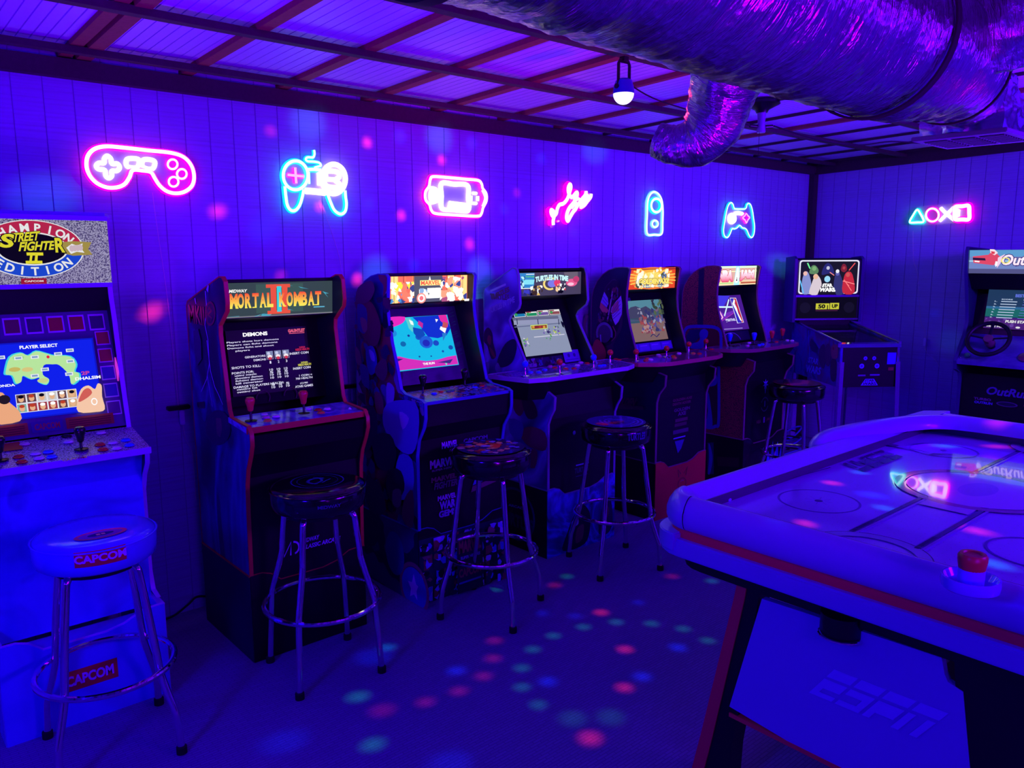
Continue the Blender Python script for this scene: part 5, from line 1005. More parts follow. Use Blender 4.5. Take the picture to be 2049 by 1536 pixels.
sl_ = pslab('side_panel', side_p, -hw, -hw + .018, M_pbl); pslab('side_panel', side_p, hw - .018, hw, M_pbl)
fp_ = pslab('front_panel', [(0, .623), (0, .925), (.018, .925), (.018, .623)], -hw + .018, hw - .018, M_black)
pslab('bottom_panel', [(.018, .623), (.8, .623), (.8, .64), (.018, .64)], -hw + .018, hw - .018, M_black)
pf_ = pslab('playfield', [(.03, .905), (.78, .995), (.78, .98), (.03, .89)], -hw + .018, hw - .018, swirl_mat('playfield_print', [(.3, rgb(16, 14, 44)), (.6, rgb(50, 44, 100))], 9, 1, .3))
_A = np.array(pp(-hw + .02, .03, .9055)); a = Art(_A, np.array(pp(hw - .02, .03, .9055)) - _A, np.array(pp(-hw + .02, .78, .9955)) - _A, N=(0, 0, 1), lift=.0008)
a.text('STAR', .34, .44, .66, .52, rgb(150, 150, 170), .05); a.text('WARS', .30, .34, .70, .42, rgb(150, 150, 170), .05); a.rect(.12, .05, .88, .25, rgb(40, 40, 70)); a.rect(.1, .6, .9, .95, rgb(34, 30, 70)); a.build('playfield_print', P_flat, pf_)  # faint grey lettering and plain blocks laid just under the glass
g = pslab('glass_cover', [(.03, .918), (.79, 1.008), (.79, 1.004), (.03, .914)], -hw + .02, hw - .02, mat('tinted_glass', rgb(40, 40, 60), .05, spec=.8))
nt = g.data.materials[0].node_tree
g.data.materials[0].node_tree.nodes['Principled BSDF'].inputs['Alpha'].default_value = .45
b = MB(); b.add([pp(-hw - .004, -.006, .925), pp(hw + .004, -.006, .925), pp(hw + .004, .03, .932), pp(-hw - .004, .03, .932), pp(-hw - .004, -.008, .90), pp(hw + .004, -.008, .90), pp(hw + .004, .03, .90), pp(-hw - .004, .03, .90)], [(0, 1, 2, 3), (7, 6, 5, 4), (4, 5, 1, 0), (5, 6, 2, 1), (6, 7, 3, 2), (7, 4, 0, 3)]); b.build('lockbar', M_chrome, pt, smooth=0)
for s_ in (-hw, hw):
    b = MB(); b.tube([pp(s_, 0.0, .932), pp(s_, .80, 1.027)], .008, 8); b.build('side_rail', M_psteel, pt)
bx = pslab('backbox', [(.68, 1.035), (.68, 1.49), (.70, 1.505), (.80, 1.50), (.83, 1.47), (.84, 1.05), (.82, 1.035)], -.262, .262, mat('backbox_black', rgb(16, 14, 30), .35), smooth=30)
for s_ in (-.262, .262): pslab('backbox_rail', [(.668, 1.02), (.668, 1.50), (.70, 1.52), (.84, 1.51), (.84, 1.02)], s_ - .010, s_ + .010, mat('backbox_side', rgb(50, 40, 120), .35), bx, smooth=30)
pslab('neck', [(.70, .99), (.70, 1.036), (.82, 1.036), (.82, .99)], -.2, .2, M_black)
pslab('speaker_panel_trim', [(.672, 1.21), (.672, 1.226), (.682, 1.226), (.682, 1.21)], -.25, .25, M_psteel, bx); pslab('speaker_panel_trim', [(.672, 1.035), (.672, 1.048), (.682, 1.048), (.682, 1.035)], -.25, .25, M_psteel, bx)
A0 = np.array(pp(-.235, .6735, 1.235)); a = Art(A0, np.array(pp(.235, .6735, 1.235)) - A0, (0, 0, .255)); zpb = crop(1540, 500, 4.043)
rr2 = lambda x0, y0, x1, y1, r_: [(x0 + r_ * .6 * (1 - math.cos(t)) if i in (0, 3) else x1 - r_ * .6 * (1 - math.cos(t)), 0) for i in range(4) for t in (0,)]
def rrect(u0, v0, u1, v1, ru, rv, n=5):
    P = []
    for (cu_, cv_, s0_) in ((u1 - ru, v1 - rv, 0), (u0 + ru, v1 - rv, 1), (u0 + ru, v0 + rv, 2), (u1 - ru, v0 + rv, 3)):
        for t in np.linspace(s0_ * PI / 2, (s0_ + 1) * PI / 2, n): P.append((cu_ + ru * math.cos(t), cv_ + rv * math.sin(t)))
    return P
a.poly(rrect(0, 0, 1, 1, .045, .08), rgb(225, 225, 245)); a.poly(rrect(.022, .04, .978, .96, .035, .06), rgb(24, 22, 34))
q = lambda *p: a.px(zpb(*p))
# plain robed shapes and light beams where the print shows people
for pts, k in (([(262, 350), (262, 250), (280, 190), (300, 172), (320, 200), (335, 270), (320, 350)], rgb(130, 140, 200)), ([(320, 355), (340, 270), (365, 215), (395, 210), (420, 270), (400, 355)], rgb(210, 195, 205)), ([(320, 180), (340, 130), (370, 125), (395, 160), (385, 190), (340, 195)], rgb(90, 130, 90)),
               ([(420, 200), (440, 130), (475, 105), (510, 140), (520, 200), (480, 190)], rgb(40, 40, 110)), ([(520, 350), (525, 220), (550, 180), (580, 220), (600, 350)], rgb(50, 50, 110)), ([(590, 345), (600, 220), (630, 175), (670, 200), (685, 345)], rgb(190, 40, 60)), ([(575, 160), (590, 115), (615, 120), (625, 160), (600, 180)], rgb(120, 30, 50))): a.poly(cr(PX(a, zpb, pts), k=3), k)
for p, r_, k in (((288, 190), .035, rgb(230, 180, 170)), ((372, 215), .042, rgb(230, 180, 150)), ((360, 150), .035, rgb(120, 170, 110)), ((472, 145), .028, rgb(190, 190, 215)), ((548, 190), .035, rgb(90, 90, 170)), ((548, 172), .03, rgb(230, 230, 240)), ((600, 145), .025, rgb(170, 60, 70)), ((632, 200), .035, rgb(200, 80, 80)), ((465, 235), .05, rgb(150, 210, 240))): a.disc(*q(*p), r_, r_ * 1.9, k, 14)
for pts, w, k in (([(245, 245), (272, 350)], .008, rgb(90, 190, 250)), ([(305, 105), (325, 150)], .010, rgb(110, 240, 150)), ([(640, 165), (690, 105)], .007, rgb(250, 90, 90)), ([(485, 180), (520, 205)], .006, rgb(250, 140, 130)), ([(590, 250), (685, 275)], .006, rgb(255, 140, 140)), ([(640, 290), (600, 240), (660, 330)], .006, rgb(250, 120, 120))): a.stroke(PX(a, zpb, pts), w, k)
a.add(PX(a, zpb, [(385, 358), (535, 358), (505, 280), (420, 280)]), [(0, 1, 2, 3)], rgb(24, 22, 34))
wy = lambda u, v: (.48 + (u - .48) * (1 - (v - .05) * 1.5), v)
a.text('STAR', .355, .20, .605, .31, WHT, .07, warp=wy); a.text('WARS', .33, .06, .63, .19, WHT, .07, warp=wy)
a.build('backglass', LIT['full'], bx)
A0 = np.array(pp(-.235, .6745, 1.05)); a = Art(A0, np.array(pp(.235, .6745, 1.05)) - A0, (0, 0, .16)); ye = rgb(215, 215, 60)
a.rect(0, 0, 1, 1, rgb(12, 10, 24)); a.rect(.31, .42, .54, .70, ye); a.rect(.55, .42, .70, .72, ye); a.text('50', .35, .46, .47, .66, BLK, .05); a.text('UP', .58, .48, .68, .66, BLK, .05); a.rect(.31, .33, .68, .39, rgb(70, 30, 60)); a.rect(.50, .42, .515, .62, BLK)
for u in (.13, .87): a.disc(u, .5, .09, .26, rgb(22, 18, 44), 22)
a.build('score_display', LIT['mid'], bx)
A0 = np.array(pp(-hw + .018, -.0008, .63)); a = Art(A0, np.array(pp(hw - .018, -.0008, .63)) - A0, (0, 0, .27)); bl = rgb(120, 130, 250)
for u, v, r_ in ((.42, .72, .035), (.58, .72, .035), (.36, .52, .045), (.64, .52, .045)): a.disc(u, v, r_, r_ * 1.42, bl, 16); a.disc(u, v, r_ * .5, r_ * .7, rgb(60, 60, 180), 12)
a.rect(.82, .56, .98, .86, rgb(70, 70, 235)); a.rect(.85, .40, .95, .48, rgb(150, 40, 60)); a.rect(.30, .26, .44, .30, rgb(110, 100, 170)); a.rect(.52, .27, .70, .31, rgb(110, 100, 190)); a.poly([(.36, .02), (.68, .02), (.60, .19), (.44, .19)], bl); dkk = rgb(20, 16, 60)
wy2 = lambda u, v: (.52 + (u - .52) * (1 - (v - .02) * 2.6), v); a.text('STAR', .39, .115, .65, .18, dkk, .03, warp=wy2); a.text('WARS', .38, .03, .66, .10, dkk, .03, warp=wy2); a.build('front_print', P_flat, fp_)
A0 = np.array(pp(-hw - .0008, .80, .623)); a = Art(A0, np.array(pp(-hw - .0008, 0, .623)) - A0, (0, 0, .40), N=(-pw.x, -pw.y, 0))
txt4(a, 'STAR', zpb, (310, 910), (392, 930), (318, 862), rgb(130, 140, 255), .05); txt4(a, 'WARS', zpb, (288, 985), (410, 1012), (298, 925), rgb(130, 140, 255), .05)
for pts, k in (([(405, 800), (440, 760), (455, 830), (440, 960), (400, 900)], rgb(80, 44, 90)), ([(455, 780), (485, 760), (500, 830), (480, 940), (450, 900)], rgb(95, 50, 95)), ([(495, 900), (530, 880), (545, 960), (530, 1060), (495, 1040)], rgb(70, 34, 70)), ([(500, 780), (550, 770), (552, 870), (505, 870)], rgb(170, 80, 110)), ([(340, 720), (385, 790), (375, 830), (335, 800)], rgb(30, 20, 90)), ([(190, 850), (240, 840), (260, 980), (180, 960)], rgb(60, 60, 170))): a.poly(cr(PX(a, zpb, pts), k=3), k)
a.disc(*q(0, 0), 0.0001, 0.0001, BLK, 3); a.stroke(PX(a, zpb, [(318, 650), (325, 860)]), .008, rgb(60, 80, 255)); a.disc(*a.px(zpb(519, 797)), .014, .03, rgb(170, 30, 40), 14); a.build('side_print', P_flat, sl_)
for s_, d_, zt2 in ((-hw, 0, .80), (hw, 0, .80), (-hw, .72, .80), (hw, .72, .80)):
    sg = 1 if s_ > 0 else -1; b = MB(); o_ = -.006 if d_ == 0 else .006
    P0, P1 = (s_ + sg * .002, d_ + o_), (s_ + sg * .016, d_ + (o_ * 6)); wv = .030
    for (ds, dd) in ((-sg * wv, 0), (0, wv * (1 if d_ == 0 else -1))):
        t_ = .004; A_, B_ = [pp(P0[0] + ds * k + (sg * t_ * j if dd else 0), P0[1] + dd * k + (t_ * -1 * j if ds else 0), zt2) for k in (0, 1) for j in (0, 1)], [pp(P1[0] + ds * k * .8 + (sg * t_ * j if dd else 0), P1[1] + dd * k * .8 + (t_ * -1 * j if ds else 0), .02) for k in (0, 1) for j in (0, 1)]
        b.add(A_ + B_, [(0, 1, 3, 2), (4, 6, 7, 5), (0, 4, 5, 1), (2, 3, 7, 6), (0, 2, 6, 4), (1, 5, 7, 3)])
    lg_ = b.build('leg', M_psteel, pt, smooth=0)
    b = MB(); b.lathe([(0, 0), (.018, 0), (.018, .008), (.006, .014), (.006, .03)], 14, pp(P1[0] - sg * .008, P1[1] + (.008 if d_ == 0 else -.008), 0)); b.build('levelling_foot', M_rubber, lg_)

# ================================================================== AIR HOCKEY TABLE
TX0, TX1, TY0, TY1, TZ = 1.74, 3.70, 0.25, 1.40, .80
FX0, FX1, FY0, FY1 = 1.862, 3.42, .362, 1.288
tt = thing('air_hockey_table', 'large white air hockey table with red stripe and lettered end panel', 'air hockey table', ((TX0 + TX1) / 2, (TY0 + TY1) / 2, 0))
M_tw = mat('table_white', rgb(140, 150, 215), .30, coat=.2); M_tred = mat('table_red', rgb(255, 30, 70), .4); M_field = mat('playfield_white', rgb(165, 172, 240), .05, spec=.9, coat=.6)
b = MB(); b.box((FX0, FY0, TZ - .02), (FX1, FY1, TZ)); fld = b.build('playing_surface', M_field, tt, smooth=0)
nt = M_field.node_tree
nt.nodes['Principled BSDF'].inputs['Coat Roughness'].default_value = .015; nt.nodes['Principled BSDF'].inputs['Roughness'].default_value = .06
# surface graphics
a = Art((FX0, FY0, TZ), (FX1 - FX0, 0, 0), (0, FY1 - FY0, 0), N=(0, 0, 1), step=.00006, lift=.0003); LX, LY = FX1 - FX0, FY1 - FY0
N_ = lambda x, y: ((x - FX0) / LX, (y - FY0) / LY); kd = rgb(70, 60, 120); as_ = LX / LY
def wring(x, y, r0, r1, k, t0=0, t1=2 * PI): u, v = N_(x, y); a.arc(u, v, r0 / LX, r1 / LX, as_, t0, t1, k, 40)
for cy_ in (1.11, .54):
    for cx_ in (2.178, 3.11):
        wring(cx_, cy_, .110, .117, rgb(95, 85, 165)); u, v = N_(cx_, cy_); a.disc(u, v, .012 / LX, .012 / LY, kd, 16)
        for k in range(8):
            t = k * PI / 4 + .3; a.stroke([N_(cx_ + .018 * math.cos(t), cy_ + .018 * math.sin(t)), N_(cx_ + .04 * math.cos(t), cy_ + .04 * math.sin(t))], .0012, rgb(120, 100, 170))
for sx, px_ in ((1, FX0), (-1, FX1)):
    t0, t1 = (-PI / 2, PI / 2) if sx > 0 else (PI / 2, 3 * PI / 2)
    wring(px_, .825, .118, .152, rgb(150, 190, 215), t0, t1); wring(px_, .825, .150, .153, kd, t0, t1)
for y in (.918, .752): a.poly([N_(1.985, y - .006), N_(3.30, y - .006), N_(3.30, y + .006), N_(1.985, y + .006)], rgb(60, 50, 110)); a.poly([N_(1.985, y - .018), N_(3.30, y - .018), N_(3.30, y - .010), N_(1.985, y - .010)], rgb(150, 140, 215))
a.poly([N_(2.36, .764), N_(3.0, .764), N_(3.0, .898), N_(2.36, .898)], rgb(185, 188, 222)); wring(2.645, .835, .205, .235, rgb(150, 80, 150)); u, v = N_(2.645, .835); a.disc(u, v, .2 / LX, .2 / LY, rgb(190, 190, 235), 40); a.disc(u, v, .09 / LX, .05 / LY, rgb(160, 160, 225), 30)
def espn(a, f, k):
    """block letters with the cut line through them; f maps (0..1,0..1) -> panel uv"""
    B = lambda x0, y0, x1, y1, s=.12: a.poly([f(x0 + s * y0, y0), f(x1 + s * y0, y0), f(x1 + s * y1, y1), f(x0 + s * y1, y1)], k)
    for i, x in enumerate((0, .235, .47, .705)):
        w = .205; B(x, .70, x + w, 1.0)
    B(0, 0, .06, .62); B(.06, 0, .205, .16); B(.06, .31, .205, .62)
    B(.235, .40, .29, .62); B(.29, .31, .44, .62) if 0 else None; B(.235, .40, .44, .62); B(.38, 0, .44, .40); B(.235, 0, .38, .18)
    B(.47, 0, .53, .62); B(.53, .22, .675, .62); B(.705, 0, .765, .62); B(.85, 0, .91, .62)
u0, v0 = N_(2.93, 1.262); u1, v1 = N_(2.60, 1.165)
espn(a, lambda x, y: (u0 + (u1 - u0) * x, v0 + (v1 - v0) * (1 - y) * -1 - (v0 - v1) * 0 + 0 if 0 else v1 + (v0 - v1) * (1 - y)), rgb(40, 25, 100))
a.poly([N_(2.30, 1.285), N_(2.55, 1.262), N_(2.55, 1.268), N_(2.30, 1.288)], kd); a.poly([N_(3.02, 1.285), N_(3.06, 1.285), N_(3.02, 1.12)], kd); a.poly([N_(2.98, 1.115), N_(3.02, 1.112), N_(3.06, 1.05)], kd)
M_fp = attr_mat('field_print', False, rough=.06, coat=.6); M_fp.node_tree.nodes['Principled BSDF'].inputs['Coat Roughness'].default_value = .015; a.build('surface_print', M_fp, fld)
b = MB()
for i in range(1, int(LX / .028)):
    for j in range(1, int(LY / .028)):
        x, y = FX0 + i * .028, FY0 + j * .028; b.add([(x + .0013 * math.cos(t), y + .0013 * math.sin(t), TZ + .0014) for t in np.linspace(0, 2 * PI, 7)[:-1]], [(0, 1, 2, 3, 4, 5)])
o = b.build('air_holes', mat('hole_dark', rgb(60, 55, 90), .3), fld, smooth=0); o['kind'] = 'stuff'
# rails: rounded outer bar, inner dark wall
def sweep(P, prof, name, M, closed=False, par=tt, seg_smooth=50):
    """profile (offset outward, z) swept along plan polyline P (outward = right-hand normal)"""
    b = MB(); n = len(P); k = len(prof); v = []
    for i in range(n):
        a_ = Vector(P[i - 1]) if (i or closed) else Vector(P[i]); c_ = Vector(P[(i + 1) % n]) if (i < n - 1 or closed) else Vector(P[i]); t = (c_ - a_).normalized(); nn = Vector((t.y, -t.x))
        if (i and i < n - 1) or closed:
            t1 = (Vector(P[i]) - a_).normalized(); cosv = max(.5, nn.dot(Vector((t1.y, -t1.x))))
        else: cosv = 1
        for (o_, z) in prof: v.append((P[i][0] + nn.x * o_ / cosv, P[i][1] + nn.y * o_ / cosv, z))
    f = []
    for i in range(n if closed else n - 1):
        j = (i + 1) % n
        for q_ in range(k): w = (q_ + 1) % k; f.append((i * k + q_, j * k + q_, j * k + w, i * k + w))
    if not closed: f += [tuple(range(k)), tuple(range((n - 1) * k, n * k))[::-1]]
    b.add(v, f); return b.build(name, M, par, smooth=seg_smooth)
# profile from the inner lip outwards over the rounded top and down
rail = [(0, TZ - .012), (0, .822), (.060, .849), (.068, .852), (.078, .850), (.088, .842), (.099, .825), (.106, .803), (.106, .782), (.100, .765), (.092, .757), (.088, .74), (.07, TZ - .03)]
C1 = .075
sweep([(FX0, FY1 - .0), (FX0, FY0 + .0)], rail, 'end_rail', M_tw)
sweep([(FX1, FY1), (FX0, FY1)], [(o * .98, z) for o, z in rail], 'side_rail', M_tw)
sweep([(FX0, FY0), (FX1, FY0)], [(o * .98, z) for o, z in rail], 'side_rail', M_tw)
sweep([(FX1, FY0), (FX1, FY1)], [(o * 2.4, z) for o, z in rail], 'end_rail', M_tw)
for (x0_, y0_, x1_, y1_) in ((FX0, FY1 - .004, FX1, FY1 + .002), (FX0, FY0 - .002, FX1, FY0 + .004), (FX0 - .002, FY0, FX0 + .004, FY1), (FX1 - .004, FY0, FX1 + .002, FY1)):
    b = MB(); b.box((x0_, y0_, TZ), (x1_, y1_, .826)); b.build('rail_inner_strip', mat('dark_violet_strip', rgb(62, 56, 84), .5), tt, smooth=0)  # dark violet strip along the inner face of each rail
# rounded corner caps
def corner(cx_, cy_, sx, sy, zoff=0, big=1.0):
    b = MB(); v = []; n = 12; k = len(rail)
    for i in range(n + 1):
        t = PI / 2 * i / n
        for (o_, z) in rail: oo = o_ * big + .004; v.append((cx_ + sx * oo * math.cos(t), cy_ + sy * oo * math.sin(t), z + .002))
    f = [(i * k + q_, (i + 1) * k + q_, (i + 1) * k + q_ + 1, i * k + q_ + 1) for i in range(n) for q_ in range(k - 1)]
    b.add(v, f); return b.build('corner_cap', M_tw, tt, smooth=60)
corner(FX0, FY1, -1, 1); corner(FX0, FY0, -1, -1)
for sy, cy_ in ((1, FY1), (-1, FY0)):
    b = MB(); P = [(FX1, cy_), (FX1 + .27, cy_ - sy * .0), (FX1 + .27, cy_ + sy * .03), (FX1 + .19, cy_ + sy * .105), (FX1, cy_ + sy * .112)]
    b.prism(P, lambda p, t: (p[0], p[1], t), .755, .848); b.build('corner_cap', M_tw, tt, smooth=0, bevel=.012)
# apron: ledge, red stripe, skirt
def loop(off, c=.10, n=6):
    x0_, x1_, y0_, y1_ = TX0 - off, TX1 + off, TY0 - off, TY1 + off; P = []
    for (cx_, cy_, s0_) in ((x1_ - c, y1_ - c, 0), (x0_ + c, y1_ - c, 1), (x0_ + c, y0_ + c, 2), (x1_ - c, y0_ + c, 3)):
        for t in np.linspace(s0_ * PI / 2, (s0_ + 1) * PI / 2, n): P.append((cx_ + c * math.cos(t), cy_ + c * math.sin(t)))
    return P
f3 = lambda p, t: (p[0], p[1], t)
b = MB(); b.prism(loop(-.020), f3, .730, .759); b.build('red_stripe', M_tred, tt, smooth=30)
b = MB(); b.prism(loop(.000), f3, .684, .736); b.build('apron', M_tw, tt, smooth=30, bevel=.006)
b = MB(); b.prism(loop(-.05), f3, .64, .686); b.build('underside', M_black, tt, smooth=30)
for sx, cx_ in ((-1, TX0 + .10), (1, TX1 - .10)):
    for sy, cy_ in ((1, TY1 - .10), (-1, TY0 + .10)):
        P = [(cx_, cy_)] + [(cx_ + sx * .106 * math.cos(t), cy_ + sy * .106 * math.sin(t)) for t in np.linspace(0, PI / 2, 10)]
        b = MB(); b.prism(P, f3, .70, .752); b.build('corner_bumper', M_tw, tt, smooth=40, bevel=.004)
# raised curved fairing on the far half of the left side and across the far end
path = [(2.66, 1.375), (2.72, 1.392), (2.80, 1.40), (2.95, 1.39), (3.10, 1.365), (3.25, 1.325), (3.35, 1.28), (3.41, 1.22), (3.435, 1.15), (3.445, 1.05), (3.448, .95), (3.45, .825)]
def fairing(P):
    b = MB(); v = []; n = len(P)
    P = cr(P, False, 4); n = len(P); prev = None
    for i, p in enumerate(P):
        t = Vector(P[min(i + 1, n - 1)]) - Vector(P[max(i - 1, 0)]); t.normalize(); nn = Vector((t.y, -t.x)); g_ = min(1, i / 9) ** .6
        hgt = .846 + .032 * g_; wd = .02 + .035 * g_
        for k in range(11):
            ang = PI * k / 10; v.append((p[0] - nn.x * wd * math.cos(ang) * -1, p[1] - nn.y * wd * math.cos(ang) * -1, .83 + (hgt - .83) * math.sin(ang)))
    f = [(i * 11 + k, i * 11 + k + 1, (i + 1) * 11 + k + 1, (i + 1) * 11 + k) for i in range(n - 1) for k in range(10)]; f += [tuple(range(11)), tuple(range((n - 1) * 11, n * 11))[::-1]]
    b.add(v, f); return b
fairing(path).build('curved_fairing', M_tw, tt, smooth=50)
fairing([(x, 1.65 - y) for x, y in path][::-1] if 0 else [(x, 1.65 - y) for x, y in path]).build('curved_fairing', M_tw, tt, smooth=50)
# legs and centre panels at both ends
for sx, X in ((1, 1.80), (-1, 3.62)):
    X2 = X + sx * .05
    for sg in (1, -1):
        Yc = .825; ox = .13 if sg < 0 else 0  # right leg widened: its black stands in for the shade there
        oe = [(.30, .69), (.315, .60), (.345, .45), (.375, .30), (.405, .15), (.433, .02)]; ie = [(.31, .02), (.305, .15), (.27, .40), (.235, .69)]
        L_ = [(Yc + sg * (y + ox), z) for y, z in oe] + [(Yc + sg * y, z) for y, z in ie]
        b = MB(); b.prism(L_, lambda p, t: (t, p[0], p[1]), X, X + sx * .06); lg_ = b.build('leg', M_black, tt, smooth=30)
        st = [(Yc + sg * (y + ox), z) for y, z in oe + [(.395, .02), (.368, .15), (.34, .30), (.312, .45), (.284, .60), (.272, .69)]]
        b = MB(); b.prism(st, lambda p, t: (t, p[0], p[1]), X - sx * .004, X + sx * .064); b.build('leg_stripe', M_tred, lg_, smooth=30)
        b = MB(); b.box((X - sx * .02, Yc + sg * (.36 + ox) - .07, 0), (X + sx * .09, Yc + sg * (.36 + ox) + .07, .026)); b.build('foot', M_white_pl, lg_, smooth=0, bevel=.008)
    Pn = [(1.141, .275), (1.057, .623), (.609, .636), (.600, .600), (.592, .585), (.56, .575), (.509, .262), (.944, .256)] if sx > 0 else [(1.12, .27), (1.05, .62), (.60, .62), (.53, .27)]
    b = MB(); b.prism(Pn, lambda p, t: (t, p[0], p[1]), X - sx * .002, X + sx * .018); ep = b.build('end_panel', M_tw, tt, smooth=0)
    b = MB(); b.box((X - sx * .004, .515, .246), (X + sx * .02, 1.14, .258)); b.build('panel_edge', M_tred, ep, smooth=0)
    if sx > 0:
        zl = crop(1380, 1130, 3.0628)
        a = Art((X - .0025, 1.2, .2), (0, -.7, 0), (0, 0, .45)); p00, p10, p01 = (np.array(a.px(zl(*p))) for p in ((732, 780), (1530, 1112), (805, 608)))
        espn(a, lambda x, y: tuple(p00 + (p10 - p00) * x * .93 + (p01 - p00) * y), rgb(165, 178, 245)); a.build('panel_lettering', P_flat, ep)
b = MB(); b.box((1.9, .78, .10), (3.52, .87, .22)); b.build('stretcher', M_black, tt, smooth=0)
b = MB(); b.lathe([(0, .60), (.045, .60), (.05, .61), (.05, .66)], 24, (1.80, .84, 0)); gp = b.build('goal_pocket', M_dark, tt)
b = MB(); b.tube([(1.80 - .053 * math.sin(t), .84 + .053 * math.cos(t), .605) for t in np.linspace(0, PI, 14)], .003, 6); b.build('pocket_rim', M_chrome, gp)
# red-handled mallet at the near end of the table
cm = Vector(onz((1941, 1176), .855)); cm = Vector((cm.x, cm.y, .853))
mt = thing('air_hockey_mallet', 'round mallet with red knob near the white table edge', 'mallet', tuple(cm))
b = MB(); b.lathe([(0, 0), (.048, 0), (.053, .004), (.055, .016), (.054, .026), (.050, .027), (.042, .012), (.022, .008), (0, .008)], 32, tuple(cm)); b.build('mallet_base', mat('blue_plastic', rgb(120, 120, 240), .12, coat=.5), mt)
b = MB(); b.lathe([(.024, .008), (.0245, .04), (.0245, .046)], 24, tuple(cm)); b.build('mallet_post', mat('blue_plastic_dull', rgb(120, 120, 240), .5), mt)
b = MB(); b.lathe([(0, .044), (.0245, .044), (.0275, .062), (.0275, .070), (.024, .0755), (.018, .076), (.016, .073), (0, .073)], 28, tuple(cm)); b.build('mallet_knob', mat('red_knob', rgb(170, 30, 50), .35), mt)
# small clear blue discs near the corner of the playing surface
for i_, p in enumerate(((1456, 1001), (1490, 986))):
    w = onz(p, TZ); b = MB(); b.lathe([(0, 0), (.011, 0), (.012, .004), (.008, .008), (0, .008)], 14, (w[0], w[1], TZ + .001)); o = b.build('clear_blue_disc', mat('clear_blue', rgb(160, 170, 250), .08, coat=.6)); o.location = (0, 0, 0)
    tag(o, ('tiny clear blue disc on the playing surface close to its rounded corner', 'tiny clear blue disc against the inside of the long rail')[i_], 'marker', 'clear discs on the playing surface')

# ================================================================== NEON SIGNS
def neon_mat(name, col, es):
    return mat('neon_' + name, (0.02, 0.02, 0.02, 1), .3, emit=tuple(col) + (1,), es=es)
NC = dict(pink=((1, .62, .92), (1, .0, .42)), cyan=((.50, 1, .98), (.0, .42, .85)), white=((1, .93, 1), (.8, .55, 1)), green=((.55, 1, .9), (0, .8, .5)), magenta=((1, .25, .70), (.9, .0, .40)), pale=((.72, .85, 1), (.10, .35, 1)), blue=((.6, .7, 1), (.15, .25, 1)))
M_acr = bpy.data.materials.new('clear_acrylic'); M_acr.use_nodes = True; nt = M_acr.node_tree; bs = nt.nodes['Principled BSDF']
bs.inputs['Base Color'].default_value = rgb(215, 215, 235); bs.inputs['Roughness'].default_value = .12; bs.inputs['Alpha'].default_value = .50
def neon(name, label, plane, nrm, tubes, backing, z, r=.0072, core_es=2.2, jack_es=2.7):
    """tubes: (points, closed, colour, radius factor) in crop pixels z; built on the wall plane"""
    nv = Vector(nrm)
    def W3(p, off): w = plane(z(*p)); return Vector(tuple(w)) + nv * off
    c0 = W3(tuple(np.mean(np.array(tubes[0][0], float), 0)), 0)
    t = thing(name, label, 'neon sign', tuple(c0), 'neon signs on the walls')
    for tb in tubes:
        pts, closed, col = tb[:3]; rf = tb[3] if len(tb) > 3 else 1; P = cr(pts, closed, 5) if len(pts) > 2 else pts
        inn, out = NC[col]; k = 1 if closed else 1
        b = MB(); b.tube([W3(p, .012) for p in P], r * 1.35 * rf, 8, closed=closed, up=tuple(nv)); j = b.build('tube_jacket', neon_mat(col + '_jacket', out, jack_es), t)
        b = MB(); b.tube([W3(p, .012 + r * .75 * rf) for p in P], r * .88 * rf, 8, closed=closed, up=tuple(nv)); b.build('tube_core', neon_mat(col + '_core', inn, core_es), j)
    if backing:
        B = [W3(p, .003) for p in backing]; n = len(B); b = MB(); v = [tuple(p) for p in B] + [tuple(p + nv * .003) for p in B]
        b.add(v, [tuple(range(n)), tuple(range(2 * n - 1, n - 1, -1))] + [(i, (i + 1) % n, n + (i + 1) % n, n + i) for i in range(n)]); b.build('backing_plate', M_acr, t, smooth=0)
    return t
wb = lambda p: ony(p, 3.366); we = lambda p: onx(p, 6.206)
def circ(x, y, rx, ry, n=10): return [(x + rx * math.cos(2 * PI * i / n), y + ry * math.sin(2 * PI * i / n)) for i in range(n)]
z1 = crop(140, 260, 3.533); NB = (0, -1, 0)
o1 = [(240, 120), (360, 128), (540, 148), (700, 165), (790, 195), (845, 255), (864, 330), (850, 395), (800, 437), (735, 450), (672, 435), (622, 395), (588, 345), (560, 302), (500, 290), (432, 288), (410, 335), (375, 385), (320, 408), (250, 408), (180, 378), (130, 325), (107, 260), (115, 190), (160, 140)]
neon('neon_sign', 'large pink neon gamepad outline with two rounded lobes, nearest the white cabinet', wb, NB,
     [(o1, True, 'pink', 1.3), ([(258, 185), (283, 205), (290, 240), (330, 240), (345, 268), (325, 290), (290, 292), (290, 325), (268, 342), (247, 325), (240, 285), (195, 278), (180, 255), (200, 235), (235, 235), (237, 205)], True, 'white', .9),
      ([(400, 208), (437, 203), (478, 210), (482, 240), (468, 266), (430, 268), (398, 258), (390, 232)], True, 'white', .95), ([(512, 214), (548, 210), (590, 222), (592, 250), (575, 276), (540, 276), (510, 262), (502, 238)], True, 'white', .95),
      (circ(715, 245, 34, 34), True, 'pink', .75), (circ(780, 313, 34, 34), True, 'pink', .75), (circ(722, 368, 34, 34), True, 'pink', .75)],
     [(230, 100), (720, 145), (850, 210), (885, 330), (860, 430), (735, 472), (640, 450), (570, 340), (540, 318), (445, 316), (400, 395), (290, 436), (180, 410), (100, 320), (85, 220), (130, 130)], z1)
z2 = crop(560, 240, 4.8)
